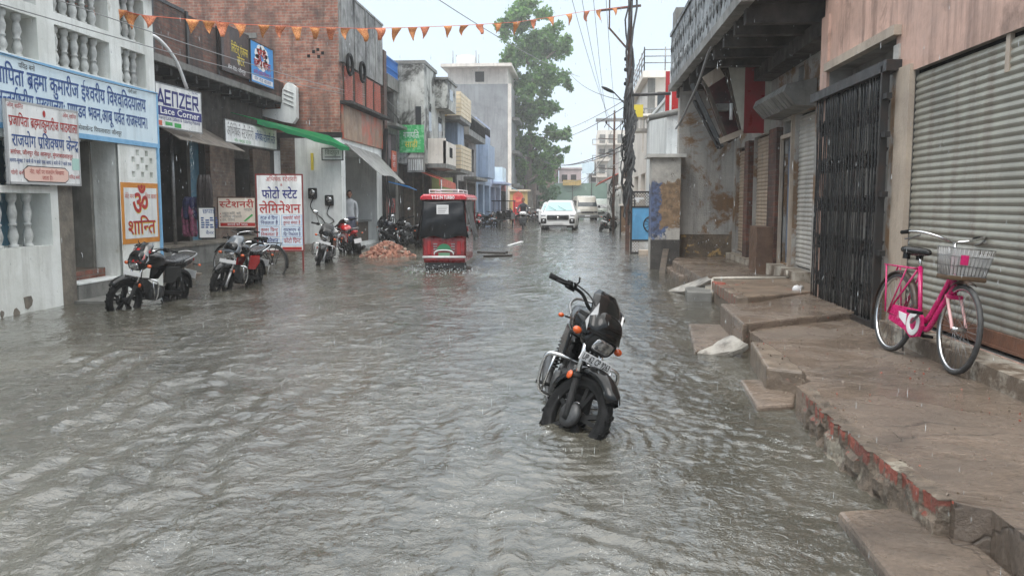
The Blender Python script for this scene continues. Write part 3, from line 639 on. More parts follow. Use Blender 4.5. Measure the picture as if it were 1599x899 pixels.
def wr(k, o, ux, uy):
    for i in range(9): 
        a = i*.698; p = Vector(o)+ux*(.78+.34*math.cos(a))+uy*(.72+.22*math.sin(a))+ux.cross(uy)*.003; k.mat(1); k.add([p+ux*.2*math.cos(t*.785)+uy*.14*math.sin(t*.785) for t in range(8)], [list(range(8))])
    letter(k, 'सुपर', o, ux, uy, .78, .72, .22, m=0, align='c', bold=.02, off=.008, width=.6); letter(k, 'खाते व बाजार', o, ux, uy, .8, .44, .2, m=0, align='c', width=1.2, bold=.015, off=.008)
    letter(k, 'सभी सामान मिलता है', o, ux, uy, .8, .24, .11, m=2, align='c', width=1.25, off=.008); rect(k, o, ux, uy, .06, .06, 1.56, .19, 1, .004); letter(k, 'मेन रोड बाजार', o, ux, uy, .8, .08, .09, m=3, align='c', width=1.2, off=.008)
board('blue_billboard', 'sky blue billboard with red and white lettering beside the dark one', (-8.6, 21.98, 4.55), 1.65, 1.08, (0, 1, 0), wr, [mat('sky_blue_print', C(60, 150, 215), rough=.35), K['txtred'], K['txtwhite'], mat('magenta_ink', C(170, 30, 110), rough=.4), K['txtblue']], K['iron'], th=.06)
def wr(k, o, ux, uy):
    letter(k, 'स्टेशनरी', o, ux, uy, .43, .47, .14, m=0, align='c', bold=.012, width=.78); letter(k, 'ज़ाइम', o, ux, uy, .78, .39, .06, m=1, align='r')
    for i, s in enumerate(('स्कूल कॉपी, बही', 'ऑफिस स्टेशनरी', 'पेन, पेंसिल')): letter(k, s, o, ux, uy, .1, .31-i*.075, .05, m=1); rect(k, o, ux, uy, .05, .32-i*.075, .07, .34-i*.075, 0, .004)
    rect(k, o, ux, uy, .05, .04, .84, .12, 0, .003); letter(k, 'सम्पर्क करें 9450', o, ux, uy, .44, .055, .05, m=2, align='c', off=.006)
    k.mat(3); k.extrude([Vector(o)+ux*x+uy*y for x, y in ((.58, .16), (.62, .15), (.80, .29), (.77, .32))], ux.cross(uy)*.004)
p = atY(341, 356, 18.9); board('stationery_placard', 'small cream placard headed with one red Hindi word hung before the blue door', p, .86, .70, (1, .12, 0), wr, [mat('cream_sheet', C(226, 214, 200), C(210, 198, 184), 4, .4), K['txtred'], K['txtgrey'], K['txtwhite'], K['txtgreen']], K['rust'])
def wr(k, o, ux, uy):
    letter(k, 'अभिषेक स्टेशनरी', o, ux, uy, .5, 1.42, .09, m=1, align='c', width=.62); letter(k, '&', o, ux, uy, .5, 1.33, .05, m=1, align='c')
    letter(k, 'फोटो स्टेट', o, ux, uy, .46, 1.08, .17, m=0, align='c', width=.70, bold=.018); letter(k, 'लेमिनेशन', o, ux, uy, .46, .78, .18, m=1, align='c', width=.82, bold=.012)
    for x, y, w2, h2, c1, lines in ((.04, .53, .4, .2, 0, ('PDF से प्रिन्ट', 'निकलता है')), (.49, .53, .4, .2, 1, ('पासपोर्ट फोटो', 'तुरन्त बनता है')), (.04, .29, .4, .2, 1, ('कलर प्रिन्ट', 'निकलता है')), (.49, .29, .4, .2, 0, ('वाट्सएप से', 'प्रिंट निकलता है')), (.04, .12, .4, .13, 0, ('लेमिनेशन',)), (.49, .12, .4, .13, 1, ('फोटो प्रिन्ट',))):
        rect(k, o, ux, uy, x-.008, y-.008, x+w2+.008, y+h2+.008, 2, .002); rect(k, o, ux, uy, x, y, x+w2, y+h2, 3, .003)
        for i, s in enumerate(lines): letter(k, s, o, ux, uy, x+w2/2, y+h2-.085-i*.095+(len(lines) == 1)*.0, .062 if len(lines) > 1 else .085, m=c1, align='c', width=w2*.86, bold=.012, off=.006)
    rect(k, o, ux, uy, .49, .02, .88, .08, 1, .003)
p = atY(403, 392, 16.9); board('photocopy_signboard', 'tall standing board listing photocopy services in blue and red Hindi', p, .92, 1.56, (1, .22, 0), wr, [M_sheet, K['txtnavy'], K['txtred'], mat('grid_blue', C(120, 160, 205), rough=.5), mat('pale_blue_cell', C(212, 224, 234), rough=.5)], mat('red_steel_frame', C(120, 40, 36), rough=.45), legs=.62)
def wr(k, o, ux, uy):
    for i in range(5):
        for j in range(4): 
            if rnd.random() < .85: rect(k, o, ux, uy, .05+j*.09, .42-i*.05, .05+j*.09+rnd.uniform(.05, .08), .45-i*.05, 0, .003)
    letter(k, 'छपाई', o, ux, uy, .22, .53, .09, m=0, align='c'); letter(k, 'बैनर', o, ux, uy, .22, .08, .07, m=0, align='c')
p = atY(311, 372, 17.6); board('printed_notice', 'narrow white notice with dense blue print leaning on the shop plinth', p, .33, .66, (1, .35, 0), wr, [M_sheet, K['txtblue']], K['iron'])

# hanging goods in the lace shop doorway
for i, (u, v, hh, c, lb) in enumerate(((296, 345, .7, (150, 80, 110), 'pink bundle of lace hanging by the narrow blue notice'), (300, 325, .5, (40, 44, 92), 'navy bundle of cloth above the pink lace bundle'), (318, 312, 1.1, (54, 46, 44), 'dark string of goods hanging in the shop doorway'))):
    p = Vector(atY(u, v, 18.3)); b = MB()
    for k in range(9):
        q = p + Vector((rnd.uniform(-.12, .12), rnd.uniform(-.06, .06), 0)); b.tube(sm([q+Vector((0, 0, hh*.5)), q+Vector((rnd.uniform(-.04, .04), 0, 0)), q+Vector((rnd.uniform(-.06, .06), 0, -hh*.5))], 4), [.02, .05, .06, .055, .05, .045, .05, .055, .03], 6)
    tag(b.build('hanging_goods', mat('goods_%d' % c[0], C(*c), C(*[int(x*.6) for x in c]), 14, .6)), lb, 'goods')
# curved rain spout over the lace sign
b = MB(); b.tube(sm([(-8.72, 16.3, 4.62), (-8.4, 16.5, 4.66), (-8.2, 16.9, 4.3), (-8.15, 17.3, 3.75)], 6), .035, 8); tag(b.build('rain_spout', K['white']), 'bent white plastic rain spout above the lace signboard', 'pipe')
b = MB(); b.cyl((-8.9, 18.05, .47), (-8.9, 18.05, 3.2), .04, 8); tag(b.build('canopy_post', K['alu']), 'pale metal post beside the plank shutters', 'post')
# green awning
b = MB()
G0, G1 = Vector((-9.2, 22.0, 3.75)), Vector((-7.4, 24.75, 3.35)); L0, L1 = Vector((-8.45, 21.9, 3.55)), Vector((-6.75, 24.6, 2.98)); n = 10
for i in range(n):
    a, c = i/n, (i+1)/n; w_ = lambda t: Vector((0, 0, -.03*math.sin(t*31)))
    q = [G0.lerp(G1, a), G0.lerp(G1, c), L0.lerp(L1, c)+w_(c), L0.lerp(L1, a)+w_(a)]
    b.extrude(q, (0, 0, .012)); b.extrude([q[3], q[2], q[2]-Vector((0, 0, .10+.025*math.sin(c*23))), q[3]-Vector((0, 0, .10+.025*math.sin(a*23)))], (.01, 0, 0))
tag(b.build('green_awning', translucent(mat('green_tarpaulin', C(24, 150, 92), C(30, 126, 82), 3, .4), C(40, 190, 120), .45)), 'bright green tarpaulin awning sloping beside the brick wall', 'awning')

# ---- tall brick house with red louvred shutters
BX, BY = -7.05, 24.8
hb = thing('brick_house', 'tall red brick house with red louvred windows and concrete parapet', 'building', (BX, BY, -.17))
b = MB(); b.box((-16, BY, 3.46), (BX, 30.0, 7.4)); b.mat(1); b.box((-16, BY+.02, 3.30), (BX+.03, 30.0, 3.46)); b.mat(2)
for x in (-15.2, -11.9): b.box((x, BY-.03, 6.2), (x+2.4, BY, 6.35))
b.mat(3)
for q in ((-8.0, 5.62), (-7.85, 5.74), (-7.7, 5.6), (-7.72, 5.8), (-7.58, 5.7)): b.box((q[0], BY-.004, q[1]), (q[0]+.09, BY+.05, q[1]+.09))
b.build('wall', [M_brick, M_darkslab, M_cement, K['dark']], hb, True)
b = MB(); facade(b, 'x', BX+.001, BY, 30.0, -.17, 3.3, [(25.25, 29.2, .1, 2.95)], 2.2, 0, 1); b.mat(0)
b.box((-8.45, BY+.03, -.17), (BX-.01, BY+.2, 3.30)); b.mat(2); b.box((-8.9, BY+.021, -.17), (-8.45, BY+.15, 3.3)); b.build('ground_floor', [M_white, M_dim, M_brickpale], hb, True)
b = MB(); b.box((BX-.5, BY+.002, 5.5), (BX+.09, 30.02, 7.55)); b.box((BX-.48, BY-.03, 7.55), (BX+.12, 30.05, 7.62))
for y in (26.2, 27.6, 28.9): b.box((BX+.085, y, 5.5), (BX+.11, y+.05, 7.55))
b.build('parapet', mat('rain_streaked_concrete', C(152, 150, 146), C(112, 110, 107), 2.5, .6, bump=.4, streak=C(46, 45, 44), sa=.95, stain=C(70, 68, 65), st=(.52, .64)), hb, True)
for y0 in (25.15, 26.35, 27.75, 28.85):
    b = MB(); b.box((BX, y0, 4.42), (BX+.03, y0+.95, 5.46)); b.mat(1)
    for k in range(17): b.box((BX+.03, y0+.06, 4.45+k*.059), (BX+.055, y0+.89, 4.45+k*.059+.04))
    b.build('louvred_shutter', [M_wood, mat('red_louvre', C(200, 100, 74), C(164, 80, 60), 6, .55, streak=C(80, 54, 46)) if y0 < 25.2 else bpy.data.materials['red_louvre']], hb, True)
b = MB(); b.box((BX, BY, 4.3), (BX+.35, 30.0, 4.38)); b.build('ledge', M_darkslab, hb, True)
M_rustsheet = mat('rusty_red_sheet', C(182, 92, 70), C(150, 118, 98), 1.6, .55, streak=C(84, 60, 52), sa=.6, lohi=(.42, .55))
b = MB(); b.box((BX, BY+.1, 3.28), (BX+.07, 29.95, 4.28)); b.mat(1); b.box((BX+.071, BY+.11, 3.3), (BX+.075, 27.0, 4.26)); b.build('fascia_sheet', [M_rustsheet, mat('tan_sheet', C(168, 142, 118), C(140, 112, 94), 2, .6, streak=C(90, 70, 60))], hb, True)
for k, y in enumerate((25.4, 26.9)):
    b = MB(); b.tube([(BX+.16, y+.28*math.cos(t*.42), 5.5+.3*math.sin(t*.42)) for t in range(15)], .05, 8, closed=True); tag(b.build('pipe_coil', K['rubber']), ['black pipe coil nearer the corner of the brick house parapet', 'black pipe coil farther along the brick house parapet'][k], 'pipe')
# electricity meters on the white wall
for k, (u, v) in enumerate(((489, 302), (515, 313))):
    x, _, z = atY(u, v, BY+.03); r_ = thing('electric_meter', ['grey electric meter left on whitewashed wall, nearer the photocopy board', 'dark electric meter lower on the whitewashed wall, nearer the house corner'][k], 'meter', (x, BY+.03, z))
    b = MB(); b.box((-.13, -.12, -.16), (.13, 0, .16), bev=.04); b.build('meter_case', K['blackm'], r_); b = MB(); b.lathe([(0, -.125), (.09, -.125), (.09, -.11)], 14, 'y', (0, 0, .03)); b.build('dial', K['lens'], r_)
    b = MB(); b.tube(sm([(0, -.03, -.15), (-.08, -.03, -.4), (.12, -.03, -.62), (.3-.5*k, -.02, -.8), (.42-.5*k, -.02, -1.1)], 5), .014, 6); b.build('meter_cable', K['wire'], r_)
def wr(k, o, ux, uy): letter(k, 'विद्युत', o, ux, uy, .3, .16, .12, m=0, align='c'); rect(k, o, ux, uy, .08, .07, .55, .1, 0, .004)
board('small_white_sign', 'small white sign on whitewashed wall under the green awning', atY(503, 250, BY-.1), .62, .34, (1, .05, 0), wr, [M_sheet, K['txtgrey']], K['iron'])
b = MB(); b.box((-7.95, BY-.06, 2.35), (-7.88, BY, 2.85)); tag(b.build('yellow_tube', K['txtyellow']), 'short yellow tube fixed on whitewashed wall under the green awning', 'tube')
# grey tarp awning
b = MB(); n = 8
for i in range(n):
    a, c = i/n, (i+1)/n; P0, P1, Q0, Q1 = Vector((BX+.02, 25.2, 3.15)), Vector((BX+.02, 29.3, 3.05)), Vector((-6.25, 25.9, 2.35)), Vector((-6.05, 29.2, 2.05))
    b.extrude([P0.lerp(P1, a), P0.lerp(P1, c), Q0.lerp(Q1, c)-Vector((0, 0, .05*math.sin(c*9))), Q0.lerp(Q1, a)-Vector((0, 0, .05*math.sin(a*9)))], (0, 0, .014))
tag(b.build('grey_awning', mat('grey_tarpaulin', C(142, 140, 136), C(112, 110, 107), 3, .5)), 'grey tarpaulin awning over the dark shop of the brick house', 'awning')
b = MB(); b.box((-7.9, 26.2, -.1), (-7.3, 28.9, .75)); b.mat(1); b.box((-7.95, 26.1, .75), (-7.2, 29, .8)); tag(b.build('shop_counter', [M_wood, K['alu']]), 'low wooden counter inside the dark shop of the brick house', 'counter')

# ================================================================== RIGHT SIDE
M_pink = mat('stained_pink_plaster', C(202, 166, 150), C(176, 146, 132), 1.4, .5, bump=.3, bscale=12, streak=C(96, 76, 66), sa=.7, stain=C(120, 98, 86), st=(.56, .7), stscale=1.1)
M_tancement = mat('tan_cement_pillar', C(178, 164, 148), C(156, 143, 130), 2, .55, bump=.3, streak=C(110, 98, 86), sa=.5, stain=C(84, 78, 72), st=(.62, .74))
M_shut = mat('grey_green_steel', C(148, 146, 135), C(124, 122, 113), 1.2, .36, metal=.1, streak=C(96, 78, 62), sa=.55, stain=C(112, 84, 62), st=(.66, .78), stscale=2.2)
M_shuttan = mat('tan_steel', C(178, 160, 140), C(156, 138, 120), 2, .45, streak=C(86, 72, 60), sa=.5)
M_shutgrey = mat('pale_grey_steel', C(188, 184, 176), C(166, 162, 156), 2, .45, streak=C(96, 90, 82), sa=.5)
M_wallR = mat('peeling_wall', C(176, 172, 166), C(150, 147, 142), 1.6, .6, bump=.4, streak=C(84, 80, 74), sa=.5, stain=C(128, 100, 72), st=(.5, .56), stscale=.9)
M_wallR2 = mat('peeling_wall_blue', C(182, 178, 170), C(150, 148, 144), 2, .6, bump=.4, streak=C(90, 84, 78), sa=.5, stain=C(120, 92, 66), st=(.44, .5), stscale=1.1)
M_brickR = brick_mat('wet_red_brick', C(168, 66, 48), C(140, 56, 44), C(116, 102, 90), bw=.16, bh=.08, stain=C(84, 72, 62), st=(.5, .56), stscale=3, rough=.4)
M_mudstain = mat('muddy_cement', C(126, 112, 98), C(96, 85, 74), 4, .4, bump=.8, bscale=14, stain=C(140, 84, 66), st=(.62, .68), stscale=4)

def rolling_shutter(parent, X, y0, y1, z0, z1, pitch, m):
    b = MB(); n = int((z1-z0)/pitch); prof = [(0, 0), (.007, .16), (.010, .35), (.007, .56), (.001, .74), (-.004, .87), (0, 1)]
    pts = [(-q, z0+(i+t)*pitch) for i in range(n) for q, t in prof[:-1]] + [(0, z0+n*pitch)]
    vs = [(X+q*(1), y, z) for q, z in pts for y in (y0, y1)]
    b.add(vs, [(2*i, 2*i+2, 2*i+3, 2*i+1) for i in range(len(pts)-1)], False)
    return b.build('rolling_shutter', m, parent, True)

PX = 2.93
pink = thing('pink_building', 'stained pink plaster building with wide ribbed steel shutter', 'building', (PX, 7.5, 0))
b = MB(); facade(b, 'x', PX, 3.9, 10.72, 0, 6.5, [(5.62, 7.90, .34, 2.56, 1, .06), (8.32, 10.45, .12, 2.95, 2, .26)], .12, 0, 1, 2, -1)
b.quad((PX, 10.72, 0), (9, 10.72, 0), (9, 10.72, 6.5), (PX, 10.72, 6.5)); b.quad((PX, 3.9, 0), (9, 3.9, 0), (9, 3.9, 6.5), (PX, 3.9, 6.5))
b.build('wall', [M_pink, K['dark'], mat('gate_room_wall', C(150, 147, 142), C(112, 109, 105), 2, .8)], pink, True)
b = MB(); b.box((PX-.03, 10.46, .1), (PX+.2, 10.74, 3.6)); b.build('pilaster', M_pink, pink, True)
each('pillar', M_tancement, pink, [((PX-.03, 7.88, .1), (PX+.02, 8.2, 2.62)), ((PX-.03, 5.2, .1), (PX+.02, 5.62, 2.62))])
each('plaster_strip', M_wallR, pink, [((PX-.018, 8.2, .1), (PX+.04, 8.34, 2.85))])
rolling_shutter(pink, PX+.035, 5.62, 7.88, .48, 2.56, .06, M_shut)
b = MB(); b.box((PX+.005, 5.63, .38), (PX+.05, 7.87, .49)); b.box((PX-.002, 5.63, .375), (PX+.055, 7.87, .395)); b.build('shutter_rail', mat('rusty_rail', C(120, 82, 62), C(96, 68, 54), 5, .6, bump=.3), pink, True)
each('bracket', M_tancement, pink, [((PX-.02, 5.62, 2.42), (PX+.04, 5.68, 2.56)), ((PX+.02, 6.22, 2.3), (PX+.05, 6.28, 2.9))])
b = MB(); b.prism([(2.72, 3.9), (2.68, 5.4), (2.70, 6.6), (2.74, 7.9), (PX+.1, 7.95), (PX+.1, 3.9)], .1, .33); b.build('plinth', mat('chipped_white_plinth', C(176, 172, 162), C(128, 116, 102), 2.5, .5, bump=.5, stain=C(98, 86, 74), st=(.48, .55), stscale=2.5), pink, True)
b = MB(); b.box((PX-.07, 8.2, 2.93), (PX+.02, 10.45, 3.02)); b.build('lintel', M_tancement, pink, True)
# folding gate
gate = thing('folding_gate', 'black iron collapsible lattice gate with close upright bars', 'gate', (2.86, 9.5, .2))
b = MB(); y0, y1 = 8.27, 10.62
each('channel_rail', K['iron'], gate, [((2.80, y0-.05, .185), (2.92, y1+.1, .25)), ((2.79, y0-.12, 2.60), (2.93, y1+.12, 2.70))])
b = MB(); n = 23; ys = [y0+.03 + (y1-y0-.06)*i/(n-1) for i in range(n)]
for i, y in enumerate(ys):
    j = .006*math.sin(i*2.1)
    b.tube([(2.845+j+.006*math.sin(z*2.9+i), y+.008*math.sin(z*5.2+i*.9), z) for z in np.linspace(.25, 2.6, 16)], .0085, 6); b.box((2.856+j, y-.011, .25), (2.862+j, y+.011, 2.6))
b.build('upright_bars', mat('glossy_black_iron', g(.024), C(60, 48, 42), 6, .26, lohi=(.55, .85)), gate, True)
b = MB()
for k in range(5):
    z0 = .42+k*.44
    for i in range(n-2):
        b.bar((2.874, ys[i], z0), (2.874, ys[i+2], z0+.17), .006, .022, (1, 0, 0)); b.bar((2.882, ys[i], z0+.17), (2.882, ys[i+2], z0), .006, .022, (1, 0, 0))
b.build('lattice_strips', K['iron'], gate, True)
b = MB()
for z in (.9, 1.45, 2.0, 2.35): b.box((2.80, y0-.13, z), (2.85, y0+.03, z+.05))
b.box((2.79, y0-.02, .2), (2.86, y0+.02, 2.66)); b.build('hinge_post', K['iron'], gate, True)

# ---- shops set back below the sagging balcony
RX = 3.25
rsh = thing('shuttered_shops', 'old shop building with tan shutters below a mouldy concrete balcony', 'building', (RX, 14.5, 0))
b = MB(); facade(b, 'x', RX, 10.72, 18.42, 0, 3.9, [(12.2, 13.28, .42, 2.72, 1, .1), (13.36, 13.97, .44, 2.4, 1, .12), (14.65, 16.3, .38, 2.6, 1, .1), (16.72, 18.05, .38, 2.5, 1, .1), (13.36, 13.97, 2.46, 2.68, 1, .2), (12.9, 13.2, 3.05, 3.4, 1, .3)], .1, 0, 1, None, -1)
b.quad((RX, 18.42, 0), (9, 18.42, 0), (9, 18.42, 3.9), (RX, 18.42, 3.9))
b.build('wall', [M_wallR, K['dark']], rsh, True)
rolling_shutter(rsh, RX+.07, 12.2, 13.28, .44, 2.72, .068, M_shutgrey); rolling_shutter(rsh, RX+.07, 14.65, 16.3, .40, 2.6, .068, M_shuttan); rolling_shutter(rsh, RX+.07, 16.72, 18.05, .4, 2.5, .068, M_shuttan)
b = MB(); b.box((RX+.07, 13.38, .44), (RX+.1, 13.95, 2.4)); b.mat(1)
for z in (.6, 1.2, 1.75): b.box((RX+.055, 13.45, z), (RX+.07, 13.88, z+.45))
b.build('door', [mat('slate_blue_paint', C(96, 112, 132), C(78, 92, 112), 4, .45, streak=C(60, 62, 66)), mat('slate_blue_panel', C(106, 122, 142), C(88, 102, 122), 4, .45)], rsh, True)
b = MB(); b.box((RX-.05, 13.3, .4), (RX+.02, 13.36, 2.75)); b.box((RX-.05, 13.97, .4), (RX+.02, 14.02, 2.45)); b.box((RX-.05, 13.36, 2.4), (RX+.02, 13.97, 2.46)); b.build('door_frame', M_tancement, rsh, True)
b = MB(); b.box((RX-.1, 14.05, .3), (RX+.03, 14.62, 2.6)); b.build('brick_pillar', M_brickdark, rsh, True)
b = MB(); b.box((RX-.1, 16.33, .3), (RX+.03, 16.70, 2.55)); b.build('brick_jamb', M_brickdark, rsh, True)
b = MB(); b.prism([(RX-.36, 14.1), (RX-.02, 14.1), (RX-.02, 15.0), (RX-.3, 15.0)], .2, 1.0); b.build('brick_stub', mat('brown_cement_stub', C(112, 88, 72), C(88, 68, 56), 5, .5, bump=.5), rsh, True)
b = MB(); b.box((RX-.22, 12.15, .1), (RX+.02, 14.0, .42)); b.box((RX-.18, 14.5, .1), (RX+.02, 18.05, .36)); b.build('threshold', mat('pale_threshold', C(178, 172, 160), C(120, 106, 92), 3, .5, bump=.4, stain=C(96, 84, 72), st=(.5, .56), stscale=3), rsh, True)
b = MB()                                  # shutter roll housing
b.loft([[(RX-.02, y, 3.1), (RX-.42, y, 3.02), (RX-.46, y, 2.92), (RX-.30, y, 2.74), (RX-.02, y, 2.72)] for y in (12.1, 14.2)], True, False)
for y in np.arange(12.25, 14.2, .22): b.bar((RX-.465, y, 2.93), (RX-.31, y, 2.735), .02, .012)
b.build('roll_housing', M_cement, rsh, True)
M_balc = mat('mouldy_balustrade', C(150, 154, 156), C(98, 102, 104), 5, .55, bump=.5, bscale=9, streak=C(44, 44, 42), sa=1, stain=C(52, 52, 50), st=(.5, .58), stscale=2.5)
b = MB(); BXo = 1.95
b.box((BXo, 10.6, 3.92), (BXo+.1, 18.95, 4.95)); b.mat(1); b.box((BXo-.04, 10.6, 3.80), (BXo+.12, 19.0, 3.93)); b.mat(0); b.box((BXo-.03, 10.6, 4.95), (BXo+.14, 18.97, 5.02))
for i, y in enumerate(np.arange(10.8, 18.8, .34)):
    for j, z in enumerate((4.05, 4.5)): b.lathe([(.0, -.02), (.075, -.02), (.10, 0)], 10, 'x', (BXo-.0, y+.15, z+.17)); b.lathe([(.13, -.012), (.13, .0)], 4, 'x', (BXo, y+.15, z+.17))
b.build('balcony_parapet', [M_balc, M_cement], rsh, True)
b = MB(); b.box((BXo+.02, 10.6, 3.84), (9, 18.9, 3.92))
b.mat(1)
for y in (11.0, 11.75, 12.6, 13.5, 14.4, 15.4, 16.4, 17.4, 18.5): b.box((BXo+.1, y, 3.62), (RX, y+.16, 3.84))
b.box((RX-.3, 10.75, 3.45), (RX-.002, 18.4, 3.66)); b.mat(0)
b.build('balcony_slab', [M_darkslab, mat('dark_beam', C(70, 66, 62), C(44, 42, 40), 3, .8, bump=.4)], rsh, True)  # beams somewhat paler than the near-black slab above
b = MB(); b.box((BXo+.05, 18.6, 4.9), (BXo+.9, 19.2, 5.5)); b.build('roof_block', M_cement, rsh, True)
# projecting end wall of the shops
ew = thing('end_wall', 'tall peeling cross wall with ochre stains beyond the tan shutters', 'wall', (2.7, 18.5, 0))
b = MB(); b.box((2.10, 18.43, .0), (RX+.25, 18.75, 3.82)); b.mat(1); b.box((2.095, 18.415, .18), (RX+.1, 18.43, .72))
b.build('wall_face', [M_wallR, mat('mud_band', C(112, 98, 82), C(84, 74, 62), 3, .6, bump=.5, stain=C(176, 144, 90), st=(.55, .6), stscale=2.6)], ew, True)
lw = thing('low_pier', 'chest high plastered pier with blue patch and dark cement foot at water edge', 'wall', (1.8, 18.2, -.17))
b = MB(); b.box((1.50, 18.0, -.17), (2.10, 18.6, 2.33)); b.mat(1); b.box((1.495, 17.985, -.17), (2.095, 18.0, .62))
def peel_mat():
    m, t, b = new_mat('peeling_blue_plaster'); co = objco(t)
    col = mixc(t, ramp(t, noise(t, co, 3, 6, .7), .4, .62), C(186, 182, 174), C(150, 146, 140)); sx = t.nodes.new('ShaderNodeSeparateXYZ'); t.links.new(co, sx.inputs[0])
    def band(axis, c, w_, amp, sc_): 
        d = nd(t, 'ShaderNodeMath', _operation='SUBTRACT'); t.links.new(sx.outputs[axis], d.inputs[0]); d.inputs[1].default_value = c; a = nd(t, 'ShaderNodeMath', _operation='ABSOLUTE'); t.links.new(d.outputs[0], a.inputs[0])
        e = nd(t, 'ShaderNodeMath', _operation='MULTIPLY_ADD'); t.links.new(noise(t, co, sc_, 8, .75, .5), e.inputs[0]); e.inputs[1].default_value = -amp; t.links.new(a.outputs[0], e.inputs[2]); return ramp(t, e.outputs[0], w_-amp*.5-.03, w_-amp*.5+.01, (1, 1, 1, 1), (0, 0, 0, 1))
    def both(p, q): n = nd(t, 'ShaderNodeMath', _operation='MULTIPLY'); t.links.new(p, n.inputs[0]); t.links.new(q, n.inputs[1]); return n.outputs[0]
    col = mixc(t, both(band(0, 1.58, .16, .5, 3.2), band(2, 1.22, .55, .6, 3)), col, mixc(t, ramp(t, noise(t, co, 9, 5), .4, .6), C(92, 108, 144), C(66, 70, 84)))
    col = mixc(t, both(band(0, 1.92, .2, .45, 3.6), band(2, 1.35, .5, .7, 2.6)), col, mixc(t, ramp(t, noise(t, co, 7, 6), .38, .6), C(150, 124, 96), C(112, 92, 72)))
    col = mixc(t, ramp(t, noise(t, co, 4.5, 8, .75, .6), .60, .64), col, C(78, 72, 66)); t.links.new(col, b.inputs['Base Color']); b.inputs['Roughness'].default_value = .6
    bn = nd(t, 'ShaderNodeBump', Strength=.6, Distance=.03); t.links.new(noise(t, co, 12, 8, .7), bn.inputs['Height']); t.links.new(bn.outputs[0], b.inputs['Normal']); return m
PF = b; PF.build('pier_face', [peel_mat(), mat('dark_cement_foot', C(84, 80, 76), C(64, 61, 58), 3, .5, bump=.4, streak=C(40, 38, 36))], lw, True)
b = MB(); b.box((1.40, 17.9, 2.33), (2.2, 18.7, 2.40)); b.build('coping_slab', mat('pale_slab', C(196, 194, 188), C(170, 168, 162), 4, .5), lw, True)
# hanging broken sign box
sb = thing('hanging_sign_box', 'broken shop sign box with red and cream panels under the balcony', 'sign', (2.95, 15, 3))
b = MB()
for m, x0, x1, d in ((0, 2.50, 2.86, 0), (1, 2.80, 3.14, .012), (0, 3.14, 3.36, 0)):
    b.mat(m); q = [(x0, 15-d, 3.72), (x1, 15-d, 3.72), (x1, 15-d, 2.58), (x0, 15-d, 2.58)] if x0 > 2.6 else [(2.52, 15, 3.72), (2.80, 15, 3.72), (2.80, 15, 2.62), (2.78, 15, 2.60), (2.62, 15, 3.25)]
    b.extrude(q, (0, .03, 0))
b.build('panel', [mat('cream_panel', C(186, 184, 172), C(168, 164, 152), 4, .4, streak=C(130, 124, 110)), mat('maroon_panel', C(138, 26, 34), C(118, 40, 38), 3, .35)], sb, True)
b = MB(); f = [(2.12, 15.1, 3.50), (2.50, 15.1, 3.66), (2.80, 15.1, 2.60), (2.55, 15.1, 2.44)]
for i in range(4): b.bar(f[i], f[(i+1) % 4], .06, .10, (0, 1, 0))
b.mat(1); b.extrude([Vector(p)+Vector((0, .25, 0)) for p in f], (0, .02, 0)); b.mat(2); b.bar((2.78, 14.98, 2.60), (2.40, 14.98, 2.45), .08, .1); b.bar((2.14, 15.0, 3.45), (2.40, 15.0, 3.62), .10, .2)
b.build('frame', [M_wood, mat('maroon_inside', C(84, 34, 36), C(52, 28, 28), 4, .6), M_tancement], sb, True)
b = MB(); b.box((2.36, 15.12, 2.98), (2.56, 15.3, 3.10)); b.mat(1); b.cyl((2.60, 15.1, 2.82), (2.60, 15.1, 3.1), .03, 10); b.build('lamp_choke', [M_cement, K['white']], sb, True)
b = MB(); b.bar((2.1, 16.0, 3.25), (2.45, 15.3, 2.35), .09, .05); b.bar((1.98, 15.6, 3.5), (2.5, 15.35, 2.36), .04, .08); tag(b.build('loose_strut', K['iron']), 'black iron strut slanting under the balcony beside the broken sign box', 'strut')
b = MB(); b.tube(sm([(2.3, 13.4, 4.3), (2.02, 13.6, 3.82), (2.0, 15, 3.4), (1.97, 17, 3.0), (2.02, 18.35, 2.95), (2.12, 18.40, 3.1)], 6), .02, 6); tag(b.build('loose_cable', K['wiregrey']), 'thick grey cable looping from the balcony edge to the cross wall', 'cable')

